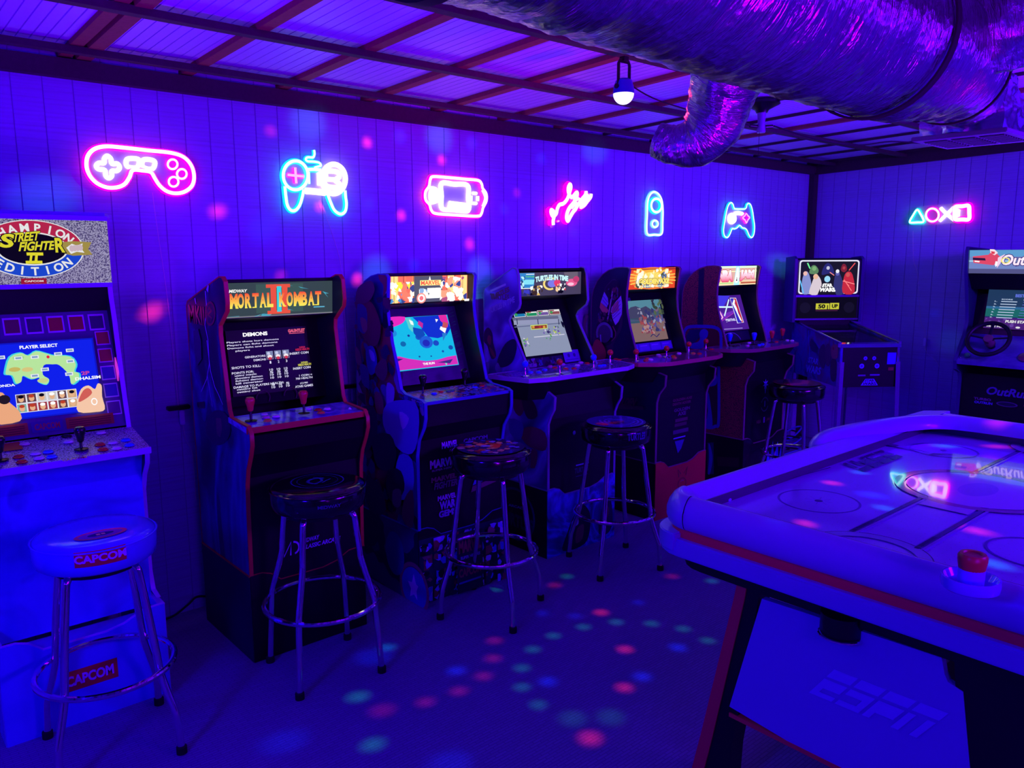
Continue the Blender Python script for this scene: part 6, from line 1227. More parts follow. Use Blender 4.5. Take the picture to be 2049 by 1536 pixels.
neon('neon_sign', 'cyan neon gamepad with two handles and a curly cable on top', wb, NB,
     [(circ(130, 535, 118, 138, 14), True, 'cyan', 1.25), (circ(505, 568, 112, 140, 14), True, 'white', 1.25), ([(28, 640), (38, 740), (52, 820), (85, 868), (130, 868), (170, 820), (195, 740), (208, 672)], False, 'cyan', 1.2), ([(432, 700), (470, 800), (505, 870), (560, 905), (605, 880), (618, 810), (610, 740), (606, 680)], False, 'cyan', 1.2),
      ([(245, 480), (300, 478), (372, 484)], False, 'cyan', 1.3), ([(235, 682), (320, 688), (425, 700)], False, 'white', 1.5), ([(310, 292), (314, 330), (300, 362), (250, 362), (230, 380), (250, 400), (310, 404), (360, 415), (375, 440), (345, 452), (315, 462), (318, 480)], False, 'cyan', .9),
      ([(128, 460), (138, 610)], False, 'magenta', 1.0), ([(60, 530), (212, 545)], False, 'magenta', 1.0), ([(258, 500), (262, 615)], False, 'cyan', 1.0), ([(362, 500), (366, 630)], False, 'white', 1.0), ([(420, 500), (480, 492), (545, 505), (558, 550), (520, 580), (560, 615), (540, 650), (450, 640), (415, 600), (430, 540)], True, 'white', 1.2), ([(430, 570), (520, 575)], False, 'white', 1.1)],
     [(120, 380), (270, 440), (380, 440), (500, 410), (620, 480), (635, 600), (630, 880), (560, 930), (490, 890), (420, 720), (230, 710), (160, 880), (90, 890), (30, 820), (5, 640), (0, 480)], z2)
z3_ = crop(820, 320, 5.254)
neon('neon_sign', 'bright pink neon handheld console outline with a square blue centre', wb, NB,
     [([(225, 178), (400, 190), (560, 205), (690, 218), (728, 255), (738, 300), (775, 355), (778, 430), (742, 505), (725, 565), (680, 592), (450, 580), (250, 565), (200, 530), (180, 470), (140, 420), (138, 340), (175, 280), (190, 205)], True, 'pink', 1.35), ([(320, 248), (450, 256), (590, 268), (600, 400), (596, 535), (450, 528), (325, 512), (318, 380)], True, 'white', 1.3),
      ([(235, 290), (215, 380), (235, 460)], False, 'white', 1.9), ([(262, 310), (250, 390), (262, 450)], False, 'white', 2.4), ([(735, 320), (765, 400), (738, 490)], False, 'pink', 1.4), ([(400, 470), (480, 480), (570, 490)], False, 'white', 2.0), ([(390, 510), (560, 520)], False, 'white', 1.8), ([(645, 350), (685, 353)], False, 'white', .9), ([(638, 455), (685, 458)], False, 'white', .9), ([(628, 378), (626, 432)], False, 'white', .9), ([(698, 382), (698, 432)], False, 'white', .9)],
     [(220, 160), (700, 200), (745, 260), (795, 370), (785, 450), (735, 560), (700, 605), (240, 585), (180, 530), (120, 430), (120, 330), (170, 240)], z3_)
z4_ = crop(1070, 340, 10.97)
neon('neon_sign', 'small bright pink neon script slanting upwards between the console and the arch signs', wb, NB,
     [([(335, 1210), (330, 1120), (355, 1000), (345, 920), (290, 880), (285, 950), (330, 1020), (400, 960), (420, 860), (470, 770), (560, 740), (640, 640), (690, 500), (720, 380), (700, 320), (660, 400), (670, 520), (740, 620)], False, 'pink', 2.0), ([(740, 620), (790, 560), (850, 500), (840, 600), (780, 720), (690, 830), (640, 930), (620, 1050), (650, 1120), (700, 1030), (760, 930), (820, 860)], False, 'pink', 2.2), ([(820, 860), (880, 760), (950, 660), (1030, 560), (1050, 480), (1040, 600), (990, 740), (930, 820), (1010, 780), (1080, 690), (1150, 600), (1160, 530)], False, 'pink', 2.1), ([(800, 700), (880, 640), (960, 700), (900, 760)], True, 'white', 1.6), ([(740, 830), (830, 740), (880, 800)], False, 'white', 1.8), ([(1060, 620), (1120, 560)], False, 'white', 1.5), ([(450, 1130), (490, 1120)], False, 'magenta', .7)],
     [(330, 1270), (230, 950), (300, 830), (600, 600), (640, 300), (740, 290), (900, 440), (930, 580), (1050, 440), (1200, 520), (1190, 650), (1060, 790), (700, 1160), (450, 1150), (400, 1260)], z4_)
z5_ = crop(1240, 360, 6.83)
neon('neon_sign', 'cyan neon upright arch outline with a ring inside', wb, NB,
     [([(345, 730), (345, 480), (352, 300), (385, 205), (440, 165), (500, 195), (545, 280), (560, 420), (556, 580), (545, 735), (450, 748)], True, 'pale', .95), (circ(465, 350, 72, 92, 12), True, 'cyan', 1.4), (circ(455, 600, 40, 46), True, 'pale', .9)],
     [(320, 760), (318, 480), (325, 300), (390, 150), (450, 150), (540, 220), (590, 420), (570, 760)], z5_)
neon('neon_sign', 'cyan neon gamepad outline with pointed shoulders, nearest the dark corner post', wb, NB,
     [([(1492, 312), (1520, 335), (1535, 385), (1560, 396), (1620, 398), (1685, 396), (1704, 370), (1712, 335), (1740, 322), (1765, 350), (1785, 420), (1800, 520), (1815, 640), (1805, 740), (1778, 785), (1745, 765), (1712, 690), (1685, 662), (1650, 655), (1612, 622), (1575, 655), (1540, 668), (1508, 668), (1478, 740), (1445, 785), (1405, 765), (1390, 690), (1405, 580), (1425, 460), (1455, 350)], True, 'cyan', .8), (circ(1512, 528, 40, 55), True, 'white', 1.3), ([(1515, 500), (1508, 560)], False, 'white', 1.5), ([(1550, 460), (1600, 452), (1650, 462)], False, 'white', 1.5), ([(1700, 462), (1722, 490), (1745, 515), (1722, 545), (1702, 585), (1680, 545), (1650, 520), (1680, 490)], True, 'magenta', .9)],
     [(1480, 295), (1540, 370), (1690, 375), (1740, 300), (1800, 400), (1840, 660), (1790, 805), (1740, 790), (1680, 690), (1610, 645), (1500, 690), (1450, 805), (1385, 780), (1370, 660), (1420, 430)], z5_)
z7_ = crop(1780, 380, 9.31)
neon('neon_sign', 'neon row of triangle, circle, cross and square shapes on the right wall', we, (-1, 0, 0),
     [([(535, 370), (600, 450), (655, 560), (640, 600), (540, 605), (420, 608), (400, 580), (455, 480)], True, 'green', .95), (circ(820, 467, 118, 120, 14), True, 'pink', .95), ([(965, 335), (1080, 450), (1215, 560)], False, 'white', 1.0), ([(1215, 320), (1080, 450), (945, 580)], False, 'white', 1.0), ([(1250, 320), (1390, 305), (1500, 300), (1515, 420), (1505, 545), (1390, 550), (1250, 545), (1240, 430)], True, 'pink', 1.9), ([(1270, 350), (1255, 520)], False, 'white', 1.8)],
     [(360, 620), (500, 330), (700, 290), (1540, 225), (1555, 590), (700, 660), (400, 650)], z7_, r=.0092, jack_es=2.6)

# ================================================================== BAR STOOLS
def stool(name, label, x, y, rot, kind, top_art, band, seat_m, group='round bar stools along the cabinets', sz=.722, legs_below=True):
    t = thing(name, label, 'bar stool', (x, y, 0), group); ca, sa = math.cos(rot), math.sin(rot)
    b = MB(); b.lathe([(0, sz - .092), (.155, sz - .092), (.166, sz - .084), (.170, sz - .06), (.170, sz - .028), (.164, sz - .012), (.148, sz - .003), (.10, sz), (0, sz + .001)], 48, (x, y, 0)); cu_ = b.build('cushion', seat_m, t, smooth=50)
    b = MB(); b.tube([(x + .1705 * math.cos(q_), y + .1705 * math.sin(q_), sz - .018) for q_ in np.linspace(0, 2 * PI, 49)[:-1]], .0035, 6, closed=True); b.build('piping', seat_m, cu_)
    a = Art((x - .15, y - .15, sz + .0015), (.3, 0, 0), (0, .3, 0), N=(0, 0, 1), step=.00008); top_art(a)
    if a.v: a.build('seat_print', P_gloss, cu_)
    if band:
        txt, ang, half, zc, hh, colr, back_ = band; v, f = glyphs(txt, .04); mn, mx = v.min(0), v.max(0); s_ = mx - mn
        def on(u_, v_, r_): an = ang + half * (2 * u_ - 1); return (x + r_ * math.cos(an), y + r_ * math.sin(an), zc + hh * (v_ - .5))
        def pc(fn_pts, faces, colr_, nm):
            me = bpy.data.meshes.new(nm); me.from_pydata(fn_pts, [], faces); at = me.color_attributes.new('Col', 'FLOAT_COLOR', 'CORNER'); at.data.foreach_set('color', [c_ for _ in at.data for c_ in colr_]); me.materials.append(P_flat); o = bpy.data.objects.new(nm, me); COL.objects.link(o); attach(o, cu_)
        if back_: n = 12; pc([on(i / n, j, .1713) for i in range(n + 1) for j in (-.45, 1.45)], [(2 * i, 2 * i + 2, 2 * i + 3, 2 * i + 1) for i in range(n)], back_, 'band_label')
        pc([on((p[0] - mn[0]) / s_[0], (p[1] - mn[1]) / s_[1], .1722) for p in v], f, colr, 'band_lettering')
    b = MB(); b.lathe([(0, sz - .115), (.12, sz - .115), (.12, sz - .093), (0, sz - .093)], 32, (x, y, 0)); b.build('seat_plate', M_dark, t)
    prof_ = [(.085, sz - .104), (.115, sz - .106), (.132, sz - .118), (.138, sz - .14)]
    prof_ += [(.150, .48), (.155, .44), (.185, .34), (.200, .29), (.204, .25), (.214, .12), (.222, .012)] if kind == 'A' else [(.158, .45), (.178, .30), (.182, .265), (.200, .205), (.222, .14), (.228, .11), (.236, .012)]
    for k in range(4):
        an = rot + k * PI / 2; b = MB(); P = cr([(x + r_ * math.cos(an), y + r_ * math.sin(an), z_) for r_, z_ in prof_], False, 4); b.tube(P, .0115, 12); lg = b.build('leg', M_chrome, t)
        b = MB(); b.lathe([(0, 0), (.016, 0), (.016, .022), (.0125, .026), (0, .026)], 14, (x + prof_[-1][0] * math.cos(an), y + prof_[-1][0] * math.sin(an), 0)); b.build('rubber_foot', M_rubber, lg)
    zr_ = .27 if kind == 'A' else .272; rr_2 = .208 if kind == 'A' else .195
    b = MB(); b.tube([(x + rr_2 * math.cos(q_), y + rr_2 * math.sin(q_), zr_) for q_ in np.linspace(0, 2 * PI, 49)[:-1]], .0095, 10, closed=True); b.build('foot_ring', M_chrome, t)
    return t
def art0(a):
    a.disc(.5, .26, .24, .13, rgb(240, 60, 90), 30); a.disc(.5, .26, .20, .10, rgb(150, 60, 160), 30); a.disc(.5, .26, .12, .05, rgb(30, 20, 60), 24); a.text('II', .46, .235, .54, .285, rgb(210, 200, 120), .05)
def art1(a):
    k = rgb(70, 66, 150); a.arc(.5, .5, .30, .315, 1, 0, 2 * PI, k, 40); a.arc(.5, .5, .235, .245, 1, 0, 2 * PI, rgb(50, 48, 120), 40); a.arc(.5, .48, .10, .14, 1, .5, 4.2, k, 20); a.arc(.42, .55, .13, .16, 1, -1.5, .8, k, 16); a.stroke([(.5, .38), (.58, .43), (.66, .47)], .006, k)
def art2(a):
    a.disc(.5, .5, .485, .485, rgb(60, 40, 110), 40); rr = random.Random(3)
    for i in range(70):
        r_ = .43 * math.sqrt(rr.random()); t = rr.uniform(0, 2 * PI); s_ = rr.uniform(.04, .10); u, v = .5 + r_ * math.cos(t), .5 + r_ * math.sin(t)
        a.poly([(u + min(s_, .49 - r_ + .02) * rr.uniform(.4, 1) * math.cos(q_), v + min(s_, .49 - r_ + .02) * rr.uniform(.4, 1) * math.sin(q_)) for q_ in np.linspace(0, 2 * PI, 7)[:-1]], rr.choice([rgb(190, 70, 60), rgb(90, 80, 210), rgb(200, 150, 120), rgb(170, 90, 60), rgb(130, 120, 230), rgb(60, 60, 90), rgb(220, 200, 170)]))
def art3(a):
    a.disc(.5, .5, .48, .48, rgb(80, 50, 170), 40)
    for k in range(5): a.arc(.52, .5, .12 + .07 * k, .15 + .07 * k, 1, k * 1.1, k * 1.1 + 3.2, rgb(120, 90, 220), 20)
    a.disc(.42, .42, .14, .10, rgb(110, 50, 70), 20); a.text('TURTLES', .30, .40, .62, .48, rgb(180, 100, 120), .05); a.disc(.16, .5, .09, .12, rgb(190, 60, 110), 16)
def art4(a):
    a.disc(.5, .5, .485, .485, rgb(120, 50, 50), 40); a.poly([(.05, .4), (.5, .25), (.95, .45), (.9, .6), (.5, .42), (.1, .6)], rgb(190, 80, 90)); a.poly([(.2, .8), (.5, .6), (.8, .8), (.5, .95)], rgb(60, 60, 90)); a.poly([(.1, .65), (.3, .6), (.2, .8)], rgb(40, 100, 70))
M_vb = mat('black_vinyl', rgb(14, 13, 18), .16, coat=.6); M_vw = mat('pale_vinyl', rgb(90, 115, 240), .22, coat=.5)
fc = lambda x, y: math.atan2(-y, -x)
stool('bar_stool', 'white bar stool with red lettered band and oval emblem on its seat', .550, 2.555, .68, 'B', art0, ('CAPCOM', fc(.550, 2.555) + .06, .40, .680, .024, rgb(225, 215, 250), rgb(225, 30, 50)), M_vw, sz=.715)
stool('bar_stool', 'glossy black bar stool with a round line emblem beside the red-edged cabinet', 1.286, 2.55, .68, 'A', art1, ('MIDWAY', fc(1.286, 2.55) + .22, .24, .675, .012, rgb(60, 55, 120), None), M_vb)
stool('bar_stool', 'bar stool with multicoloured comic print seat and black sides', 2.070, 2.515, 1.257, 'B', art2, None, M_vb, sz=.728)
stool('bar_stool', 'bar stool with violet swirl seat and band lettering, before the swirl cabinet', 2.865, 2.515, .454, 'B', art3, ('TURTLES', fc(2.865, 2.515) + .62, .30, .685, .035, rgb(60, 50, 140), None), M_vb, sz=.725)
stool('bar_stool', 'bar stool with brown and red seat before the basketball cabinet', 4.62, 2.545, .85, 'B', art4, None, M_vb, sz=.725)

# ================================================================== CEILING DUCTS, LAMPS
def foil():
    M = bpy.data.materials.new('crinkled_foil'); M.use_nodes = True; nt = M.node_tree; b = nt.nodes['Principled BSDF']
    b.inputs['Base Color'].default_value = (.42, .42, .46, 1); b.inputs['Metallic'].default_value = 1; b.inputs['Roughness'].default_value = .26
    uv = nt.nodes.new('ShaderNodeUVMap'); mp = nt.nodes.new('ShaderNodeMapping'); mp.inputs['Scale'].default_value = (42, 5, 1); nt.links.new(uv.outputs[0], mp.inputs[0])
    n = nt.nodes.new('ShaderNodeTexNoise'); n.inputs['Scale'].default_value = 2.4; n.inputs['Detail'].default_value = 5; n.inputs['Distortion'].default_value = 1.4; nt.links.new(mp.outputs[0], n.inputs['Vector'])
    tc = nt.nodes.new('ShaderNodeTexCoord'); n2 = nt.nodes.new('ShaderNodeTexVoronoi'); n2.inputs['Scale'].default_value = 55; nt.links.new(tc.outputs['Object'], n2.inputs['Vector'])
    ad = nt.nodes.new('ShaderNodeMath'); ad.operation = 'MULTIPLY_ADD'; ad.inputs[1].default_value = .35; nt.links.new(n2.outputs['Distance'], ad.inputs[0]); nt.links.new(n.outputs['Fac'], ad.inputs[2])
    bp = nt.nodes.new('ShaderNodeBump'); bp.inputs['Strength'].default_value = .75; bp.inputs['Distance'].default_value = .006; nt.links.new(ad.outputs[0], bp.inputs['Height']); nt.links.new(bp.outputs['Normal'], b.inputs['Normal'])
    return M
M_foil = foil()
def duct(P, Rr, seed, rings=240, seg=72, ring_amp=.004, cr_amp=.010, zs_=1.0, ringfreq=1.0):
    Q = cr(P, False, 16); Rq = np.interp(np.linspace(0, 1, len(Q)), np.linspace(0, 1, len(Rr)), Rr); L = np.r_[0, np.cumsum([np.linalg.norm(np.subtract(Q[i + 1], Q[i])) for i in range(len(Q) - 1)])]
    s_ = np.linspace(0, L[-1], rings); C = np.array([np.interp(s_, L, [q_[k] for q_ in Q]) for k in range(3)]).T; Rs = np.interp(s_, L, Rq); v = []; N = None
    for i in range(rings):
        T = Vector(C[min(i + 1, rings - 1)] - C[max(i - 1, 0)]).normalized()
        if N is None: N = (Vector((0, 0, 1)) - T * T.z).normalized() if abs(T.z) < .9 else Vector((1, 0, 0))
        N = (N - T * N.dot(T)).normalized(); B = T.cross(N)
        for k in range(seg):
            an = 2 * PI * k / seg; d = N * math.cos(an) + B * math.sin(an)
            w = noise.noise(Vector((s_[i] * 14, math.cos(an) * 1.6 + seed, math.sin(an) * 1.6))) ; w2 = abs(noise.noise(Vector((s_[i] * 40, math.cos(an) * 5 + seed, math.sin(an) * 5))))
            rr = Rs[i] + ring_amp * abs(math.sin(s_[i] * 80 * ringfreq + w * 2)) + cr_amp * w + .006 * w2
            v.append(Vector(C[i]) + d * rr)
    b = MB(); b.add(v, [(i * seg + k, i * seg + (k + 1) % seg, (i + 1) * seg + (k + 1) % seg, (i + 1) * seg + k) for i in range(rings - 1) for k in range(seg)])
    return b, C, Rs, rings, seg, s_
def duct_obj(name, P, Rr, seed, parent, **k):
    b, C, Rs, rings, seg, s_ = duct(P, Rr, seed, **k); o = b.build(name, M_foil, parent, smooth=80); me = o.data; uv = me.uv_layers.new(name='UVMap'); idx = np.zeros(len(me.loops), int); me.loops.foreach_get('vertex_index', idx)
    U = np.zeros((len(idx), 2)); U[:, 0] = s_[idx // seg]; U[:, 1] = (idx % seg) / seg; uv.data.foreach_set('uv', U.ravel()); return o, C, Rs
dt = thing('ceiling_duct', 'huge crinkled silver foil air duct under the roof with a hanging elbow outlet', 'air duct', (2.0, .7, 2.3))
MAIN = [(-1.2, 1.0, 2.12), (0, 1.02, 2.12), (1.0, 1.04, 2.12), (1.9, 1.06, 2.11), (2.4, 1.07, 2.11), (2.8, 1.09, 2.12), (3.1, 1.15, 2.13), (3.4, 1.22, 2.12)]
o, C, Rs = duct_obj('main_duct', MAIN, [.20, .20, .20, .20, .195, .165, .130, .11], 1.3, dt, rings=330)
duct_obj('branch_duct', [(2.62, 1.07, 2.15), (2.72, .82, 2.20), (2.80, .4, 2.215), (2.85, -.4, 2.225), (2.85, -1.6, 2.24)], [.12, .125, .12, .12, .12], 7.1, dt, rings=150, cr_amp=.02)
def rp(px_, d): w = C0 + ray(*px_) * d / F; return tuple(w)
ELB = [rp((1470, 120), 2.26), rp((1452, 165), 2.30), rp((1440, 210), 2.34), rp((1425, 250), 2.37), rp((1392, 283), 2.40), rp((1350, 290), 2.42), rp((1315, 280), 2.44)]
duct_obj('elbow_duct', ELB, [.108, .102, .090, .088, .074, .058, .048], 3.9, dt, rings=110, seg=56, ring_amp=.0015, cr_amp=.006)
def strap(i, off=.012, half=.014, arc_=(0, 2 * PI)):
    Cn = Vector(C[i]); T = Vector(C[min(i + 2, len(C) - 1)] - C[i - 2]).normalized(); N = (Vector((0, 0, 1)) - T * T.z).normalized(); B = T.cross(N); b = MB(); n = 48; v = []
    for k in range(n):
        an = 2 * PI * k / n; d = N * math.cos(an) + B * math.sin(an)
        for w in (-half, half):
            for o_ in (off, off + .006): v.append(Cn + T * w + d * (Rs[i] + o_))
    f = []
    for k in range(n): l = (k + 1) % n; f += [(4 * k, 4 * l, 4 * l + 1, 4 * k + 1), (4 * k + 2, 4 * k + 3, 4 * l + 3, 4 * l + 2), (4 * k + 1, 4 * l + 1, 4 * l + 3, 4 * k + 3), (4 * k, 4 * k + 2, 4 * l + 2, 4 * l)]
    b.add(v, f); b.build('black_strap', M_rubber, dt)
def near(x): return int(np.argmin(abs(C[:, 0] - x)))
strap(near(2.25)); strap(near(2.88), half=.008); strap(near(.75))
# ceiling box with grille at the end of the duct
vt = thing('vent_box', 'foil-wrapped box with grille board hanging at the end of the silver duct', 'vent', (3.5, 1.24, 1.98))
vc = [onz(p, 1.975)[:2] for p in ((1843, 281), (1876, 300), (2049, 279), (2027, 257))]
vx0, vx1, vy0, vy1 = 3.34, 3.70, 1.07, 1.41
b = MB(); b.box((vx0, vy0, 1.968), (vx1, vy1, 1.985)); gb = b.build('grille_board', mat('violet_painted_board', rgb(120, 110, 140), .5), vt, smooth=0, bevel=.003)
for k in range(3):
    y0 = vy0 + .025 + k * .10; b = MB(); b.box((vx0 + .05, y0, 1.9665), (vx1 - .05, y0 + .085, 1.9675)); b.build('grille_opening', M_dark, gb, smooth=0)
    b = MB()
    for j in range(9): x = vx0 + .06 + j * .028; b.box((x, y0, 1.963), (x + .006, y0 + .085, 1.9672))
    b.build('louvre', mat('violet_painted_board', rgb(120, 110, 140), .5), gb, smooth=0)
def crinkle_box(pb, pt, z0, z1, name, par, seed):
    """loft from rectangle pb at z0 to round pt at z1 with creases"""
    b = MB(); v = []; n = 64; K = 16; (bx0, by0, bx1, by1), (cx_, cy_, r_) = pb, pt
    for i in range(K + 1):
        f_ = i / K
        for k in range(n):
            an = 2 * PI * k / n + PI / 4; cc, ss = math.cos(an), math.sin(an); m_ = max(abs(cc), abs(ss)); sq = (bx0 + bx1) / 2 + (bx1 - bx0) / 2 * cc / m_, (by0 + by1) / 2 + (by1 - by0) / 2 * ss / m_; rd = cx_ + r_ * cc, cy_ + r_ * ss
            g_ = max(0, (f_ - .4) / .6) ** .8; w = .012 * noise.noise(Vector((k * .5 + seed, i * .35, 0))); v.append((sq[0] * (1 - g_) + rd[0] * g_ + w * cc, sq[1] * (1 - g_) + rd[1] * g_ + w * ss, z0 + (z1 - z0) * f_))
    b.add(v, [(i * n + k, i * n + (k + 1) % n, (i + 1) * n + (k + 1) % n, (i + 1) * n + k) for i in range(K) for k in range(n)]); return b.build(name, M_foil2, par, smooth=25)
M_foil2 = mat('smooth_foil', (.70, .68, .76, 1), .20, 1.0, bump=.5, bscale=18)
crinkle_box((vx0 + .02, vy0 + .02, vx1 - .03, vy1 - .02), ((vx0 + vx1) / 2 - .02, (vy0 + vy1) / 2, .13), 1.985, 2.20, 'foil_box', vt, 2.2)

# disco lamp on the third purlin
LX0, LY0 = 2.31, 2.02
lt = thing('disco_lamp', 'small glowing disco lamp with black bracket hanging from the roof', 'lamp', (LX0, LY0, 2.24))
b = MB(); rt_ = .030
b.tube([(LX0 - rt_, LY0, 2.135), (LX0 - rt_, LY0, 2.215), (LX0 - rt_ + .006, LY0, 2.226), (LX0 + rt_ - .006, LY0, 2.226), (LX0 + rt_, LY0, 2.215), (LX0 + rt_, LY0, 2.135)], .0045, 8, flat=1.6); b.box((LX0 - .012, LY0 - .012, 2.226), (LX0 + .012, LY0 + .012, 2.242)); b.build('bracket', M_dark, lt)
b = MB(); b.lathe([(0, 2.165), (.020, 2.165), (.030, 2.158), (.036, 2.140), (.039, 2.120), (.0385, 2.112), (0, 2.112)], 28, (LX0, LY0, 0)); b.build('housing', mat('lamp_housing', rgb(40, 40, 200), .3), lt)
for s_ in (-1, 1): b = MB(); b.lathe([(.009, 0), (.009, .006), (0, .006)], 12, (LX0 + s_ * .036, LY0, 2.135), axis=Matrix.Rotation(s_ * PI / 2, 3, 'Y')); b.build('bracket_knob', M_dark, lt)
b = MB(); b.lathe([(.038, 2.112)] + [(.038 * math.cos(t), 2.112 - .038 * math.sin(t)) for t in np.linspace(.15, PI / 2, 9)], 28, (LX0, LY0, 0)); b.build('lens_dome', mat('lit_dome', rgb(240, 240, 250), .2, emit=(.80, .92, 1, 1), es=1.3), lt)
# pull-chain lampholder
sx_, sy_ = 3.66, 2.285; zt3 = zr(sy_)
st_ = thing('pull_chain_lampholder', 'dark round lampholder with a cylindrical bulb and pull cord under the roof', 'lamp', (sx_, sy_, zt3))
b = MB(); b.lathe([(0, zt3 - .004), (.085, zt3 - .004), (.088, zt3 - .018), (.06, zt3 - .032), (.035, zt3 - .045), (.026, zt3 - .06), (0, zt3 - .06)], 28, (sx_, sy_, 0)); b.build('base', M_dark, st_)
b = MB(); b.lathe([(0, zt3 - .06), (.022, zt3 - .06), (.018, zt3 - .10), (.022, zt3 - .15), (.020, zt3 - .155), (0, zt3 - .156)], 20, (sx_, sy_, 0)); b.build('bulb', mat('unlit_bulb', rgb(130, 110, 180), .3), st_)
for s_ in (-1, 1): b = MB(); b.tube([(sx_ + s_ * .02, sy_ - s_ * .01, zt3 - .125), (sx_ + s_ * .055, sy_ - s_ * .03, zt3 - .122)], .009, 8); b.build('cable_gland', M_dark, st_)
b = MB(); b.tube([(sx_ - .015, sy_, zt3 - .05), (sx_ - .015, sy_, zt3 - .27)], .0012, 5); b.build('pull_cord', M_cable_b, st_)

def cable(name, label, P, r, M, parent=None, group=None, cat='cable'):
    b = MB(); b.tube(cr(P, False, 6), r, 6); o = b.build(name, M, parent); 
    return tag(o, label, cat, group)
cable('ceiling_cable', 'thin dark cable strung from the disco lamp to the pull-chain lampholder', [(LX0 + .03, LY0, 2.15), (2.6, 2.08, 2.13), (3.2, 2.2, 2.14), (3.60, 2.31, zt3 - .122)], .003, M_cable_b)
cable('ceiling_cable', 'black cable sagging under the roof from the lampholder towards the vent box', [(3.72, 2.25, zt3 - .12), (4.05, 2.2, 2.13), (4.3, 2.1, 2.11), (4.6, 2.05, 2.15), (4.75, 1.9, 2.14), (5.0, 1.85, 2.2), (5.4, 1.8, 2.2)], .004, M_cable_b)

# power strips on the wall between the cabinets, with thin leads down from the signs
for i, (p, lab) in enumerate((((357, 815), 'short black plug strip on the wall between the white and the red-edged cabinet'), ((702, 772), 'short black plug strip on the wall between the red-edged and the comic cabinet'))):
    w = ony(p, 3.36); b = MB(); b.box((w[0] - .045, 3.345, w[2] - .009), (w[0] + .045, 3.376, w[2] + .009)); tag(b.build('plug_strip', M_dark, smooth=0, bevel=.003), lab, 'plug strip', 'plug strips on the wall')
    b = MB(); b.box((w[0] + .002, 3.352, w[2] - .075), (w[0] + .022, 3.368, w[2] - .012)); tag(b.build('neon_dimmer', mat('pale_dimmer', rgb(190, 190, 240), .4), smooth=0, bevel=.003), ('small pale inline dimmer hanging under the plug strip beside the white cabinet', 'small pale inline dimmer hanging under the plug strip beside the comic cabinet')[i], 'dimmer', 'inline dimmers')
cw = lambda pts: [tuple(ony(p, 3.364)) for p in pts]
G_ = 'thin leads of the neon signs'
cable('neon_lead', 'thin pale lead from the large pink gamepad sign down to its dimmer', cw([(305, 385), (312, 440), (330, 560), (340, 640), (348, 720), (356, 806)]) + [tuple(ony((362, 838), 3.36))], .0014, M_cable_w, group=G_)
cable('neon_lead', 'thin pale lead below the inline dimmer beside the white cabinet', [tuple(ony((366, 850), 3.36))] + cw([(372, 880), (385, 910), (392, 1000)]), .0014, M_cable_w, group=G_)
cable('neon_lead', 'thin pale lead from the cyan gamepad sign down behind the comic cabinet', cw([(640, 400), (680, 520), (690, 640), (700, 765)]) + [tuple(ony((706, 790), 3.36))], .0014, M_cable_w, group=G_)
cable('neon_lead', 'thin pale lead from the pink console sign down the wall', cw([(955, 345), (957, 440), (957, 560)]), .0014, M_cable_w, group=G_)
cable('neon_lead', 'thin pale lead trailing down the right wall below the row of shapes', [tuple(onx(p, 6.204)) for p in [(1827, 462), (1828, 520), (1836, 548), (1842, 640), (1851, 660), (1852, 700), (1872, 720), (1880, 735)]], .0014, M_cable_w, group=G_)
w = onx((1851, 684), 6.19); b = MB(); b.box((6.18, w[1] - .01, w[2] - .03), (6.205, w[1] + .01, w[2] + .03)); tag(b.build('neon_dimmer', mat('pale_dimmer', rgb(190, 190, 240), .4), smooth=0, bevel=.003), 'small pale inline dimmer on the right wall beside the racing cabinet', 'dimmer', 'inline dimmers')
cable('floor_cable', 'black power cord on the floor against the wall beside the white cabinet', [(.85, 3.33, .01), (.98, 3.34, .012), (1.05, 3.33, .05), (1.10, 3.34, .07), (1.2, 3.35, .03)], .005, M_cable_b)
# coiled cords and bright packaging on the floor behind the last stool
for i in range(5):
    c_ = Vector((5.35, 3.0, 0)); r_ = .16 - .015 * i; P = [(c_.x + r_ * 1.3 * math.cos(t) + .02 * math.sin(3 * t + i), c_.y + r_ * .7 * math.sin(t), .05 + .035 * i + .06 * abs(math.sin(t + i * 1.3))) for t in np.linspace(0, 2 * PI, 11)[:-1]]
    b = MB(); b.tube(cr(P, True, 4), .006, 6, closed=True)
    if i == 0: coil = thing('cord_coil', 'tangled coil of blue and black power cords on the floor by the pinball machine', 'cords', (5.35, 3.0, 0))
    b.build('cord_loop', M_cable_b if i % 2 else mat('blue_cord', rgb(90, 130, 220), .4), coil)

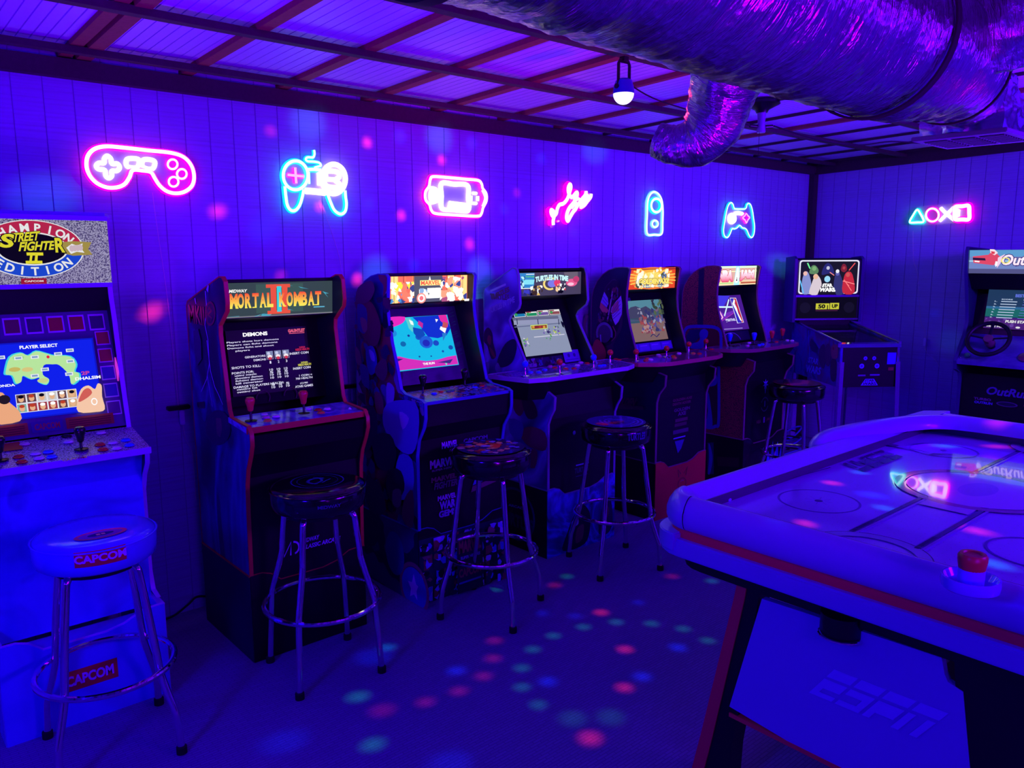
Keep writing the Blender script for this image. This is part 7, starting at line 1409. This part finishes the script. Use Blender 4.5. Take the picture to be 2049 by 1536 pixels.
# ================================================================== DISCO LAMP BEAMS (the lamp's own light)
LP = Vector((LX0, LY0, 2.045))
def beam(target, col, rad, power):
    d = bpy.data.lights.new('beam', 'SPOT'); v = Vector(tuple(target)) - LP; L_ = v.length
    d.energy = power * .16 * L_ * L_; d.color = col; d.spot_size = max(.0175, 2 * math.atan(rad * .72 / L_)); d.spot_blend = 1.0; d.shadow_soft_size = .022
    o = bpy.data.objects.new('beam', d); COL.objects.link(o); o.location = LP; o.rotation_euler = v.to_track_quat('-Z', 'Y').to_euler(); o.parent = lt; o.matrix_parent_inverse = Matrix.Translation((-LX0, -LY0, -2.24))
RD, GN, BL, TL = (1, .02, .06), (.0, 1, .5), (.0, .03, 1), (.0, .40, 1)
zfl = crop(380, 1150, 1.829)
for col, rad, pw_, pts in ((RD, .05, 150, [(1115, 240), (1110, 305), (1075, 370), (985, 425), (862, 465), (1335, 37), (1765, 5)]), (RD, .05, 420, [(1593, 272), (1590, 412), (1505, 137)]), (RD, .065, 420, [(1465, 597)]), (RD, .07, 100, [(705, 495)]),
                         (GN, .045, 80, [(1215, 340), (1255, 272), (1330, 222), (1440, 190), (1560, 172), (1690, 178), (1805, 197), (1895, 240), (1215, 410), (1275, 475), (1910, 22), (1120, 52), (1380, 5)]), (GN, .058, 110, [(615, 445), (670, 620)]), (GN, .08, 30, [(1400, 525), (1540, 520)]), (TL, .05, 200, [(722, 265)]),
                         (BL, .06, 300, [(975, 350), (1310, 390), (1655, 372), (1785, 265)]), (BL, .05, 150, [(1290, 140), (1410, 150), (1640, 100)]), (BL, .12, 150, [(345, 610), (950, 695), (670, 300)])):
    for p in pts: beam(onz(zfl(*p), 0), col, rad, pw_)
for col, rad, pw_, pts in ((RD, .035, 60, [(737, 285), (885, 320), (805, 430), (717, 557), (645, 412)]), (RD, .045, 40, [(941, 487), (440, 422)]), (RD, .03, 22, [(545, 262), (1035, 385), (565, 550)]), (RD, .055, 45, [(310, 622)]),
                         (BL, .05, 45, [(802, 273), (945, 287), (1083, 317), (740, 407), (1010, 418), (1148, 464), (830, 528), (948, 528)]), (BL, .10, 30, [(530, 455), (1390, 432)]), (TL, .14, 9, [(620, 245), (880, 275), (755, 545), (962, 545), (1240, 590), (1190, 300), (100, 390)]), ((.05, .8, .7), .16, 9, [(1565, 530), (940, 600)])):
    for p in pts: beam(ony(p, 3.372), col, rad, pw_ * (17 if col is RD else 11 if col is not BL else 6))
beam(onx((1870, 627), 6.21), BL, .06, 60); beam(onx((1900, 680), 6.21), TL, .16, 12)
for col, rad, pw_, p in ((RD, .030, 90, (1665, 966)), (RD, .028, 90, (1612, 1047)), (RD, .045, 60, (1955, 1062)), (TL, .035, 30, (1640, 1075)), (TL, .03, 30, (1770, 1016)), (TL, .05, 30, (1890, 892)), (TL, .035, 40, (1990, 1128)), (BL, .05, 60, (1745, 990)), (BL, .05, 50, (1500, 1040)), (BL, .08, 40, (1560, 1110)), (TL, .03, 30, (1720, 945))): beam(onz(p, .80), col, rad, pw_ * 14)
beam(onz((1960, 862), .86), RD, .05, 900); beam((3.448, 1.02, .86), RD, .06, 500)
beam(rp((1392, 152), 2.3), (.05, 1, .7), .03, 200); beam(rp((1385, 230), 2.35), RD, .045, 500); beam(rp((1390, 180), 2.32), RD, .035, 350); beam(rp((1325, 300), 2.42), RD, .05, 500); beam(rp((1380, 300), 2.4), (1, .02, .3), .035, 400); beam(rp((1400, 315), 2.4), BL, .04, 400); beam(rp((1440, 230), 2.34), BL, .04, 300)

beam((2.075, 2.515, .73), (1, .25, .45), .17, 60); beam((2.80, 2.52, .725), (1, .02, .3), .07, 90); beam((2.93, 2.50, .725), (.1, .05, 1), .10, 90); beam((.56, 2.52, .715), (1, .02, .2), .08, 60); beam((4.62, 2.54, .725), (1, .1, .1), .12, 40); beam((1.32, 2.56, .72), (.0, .3, 1), .10, 60)
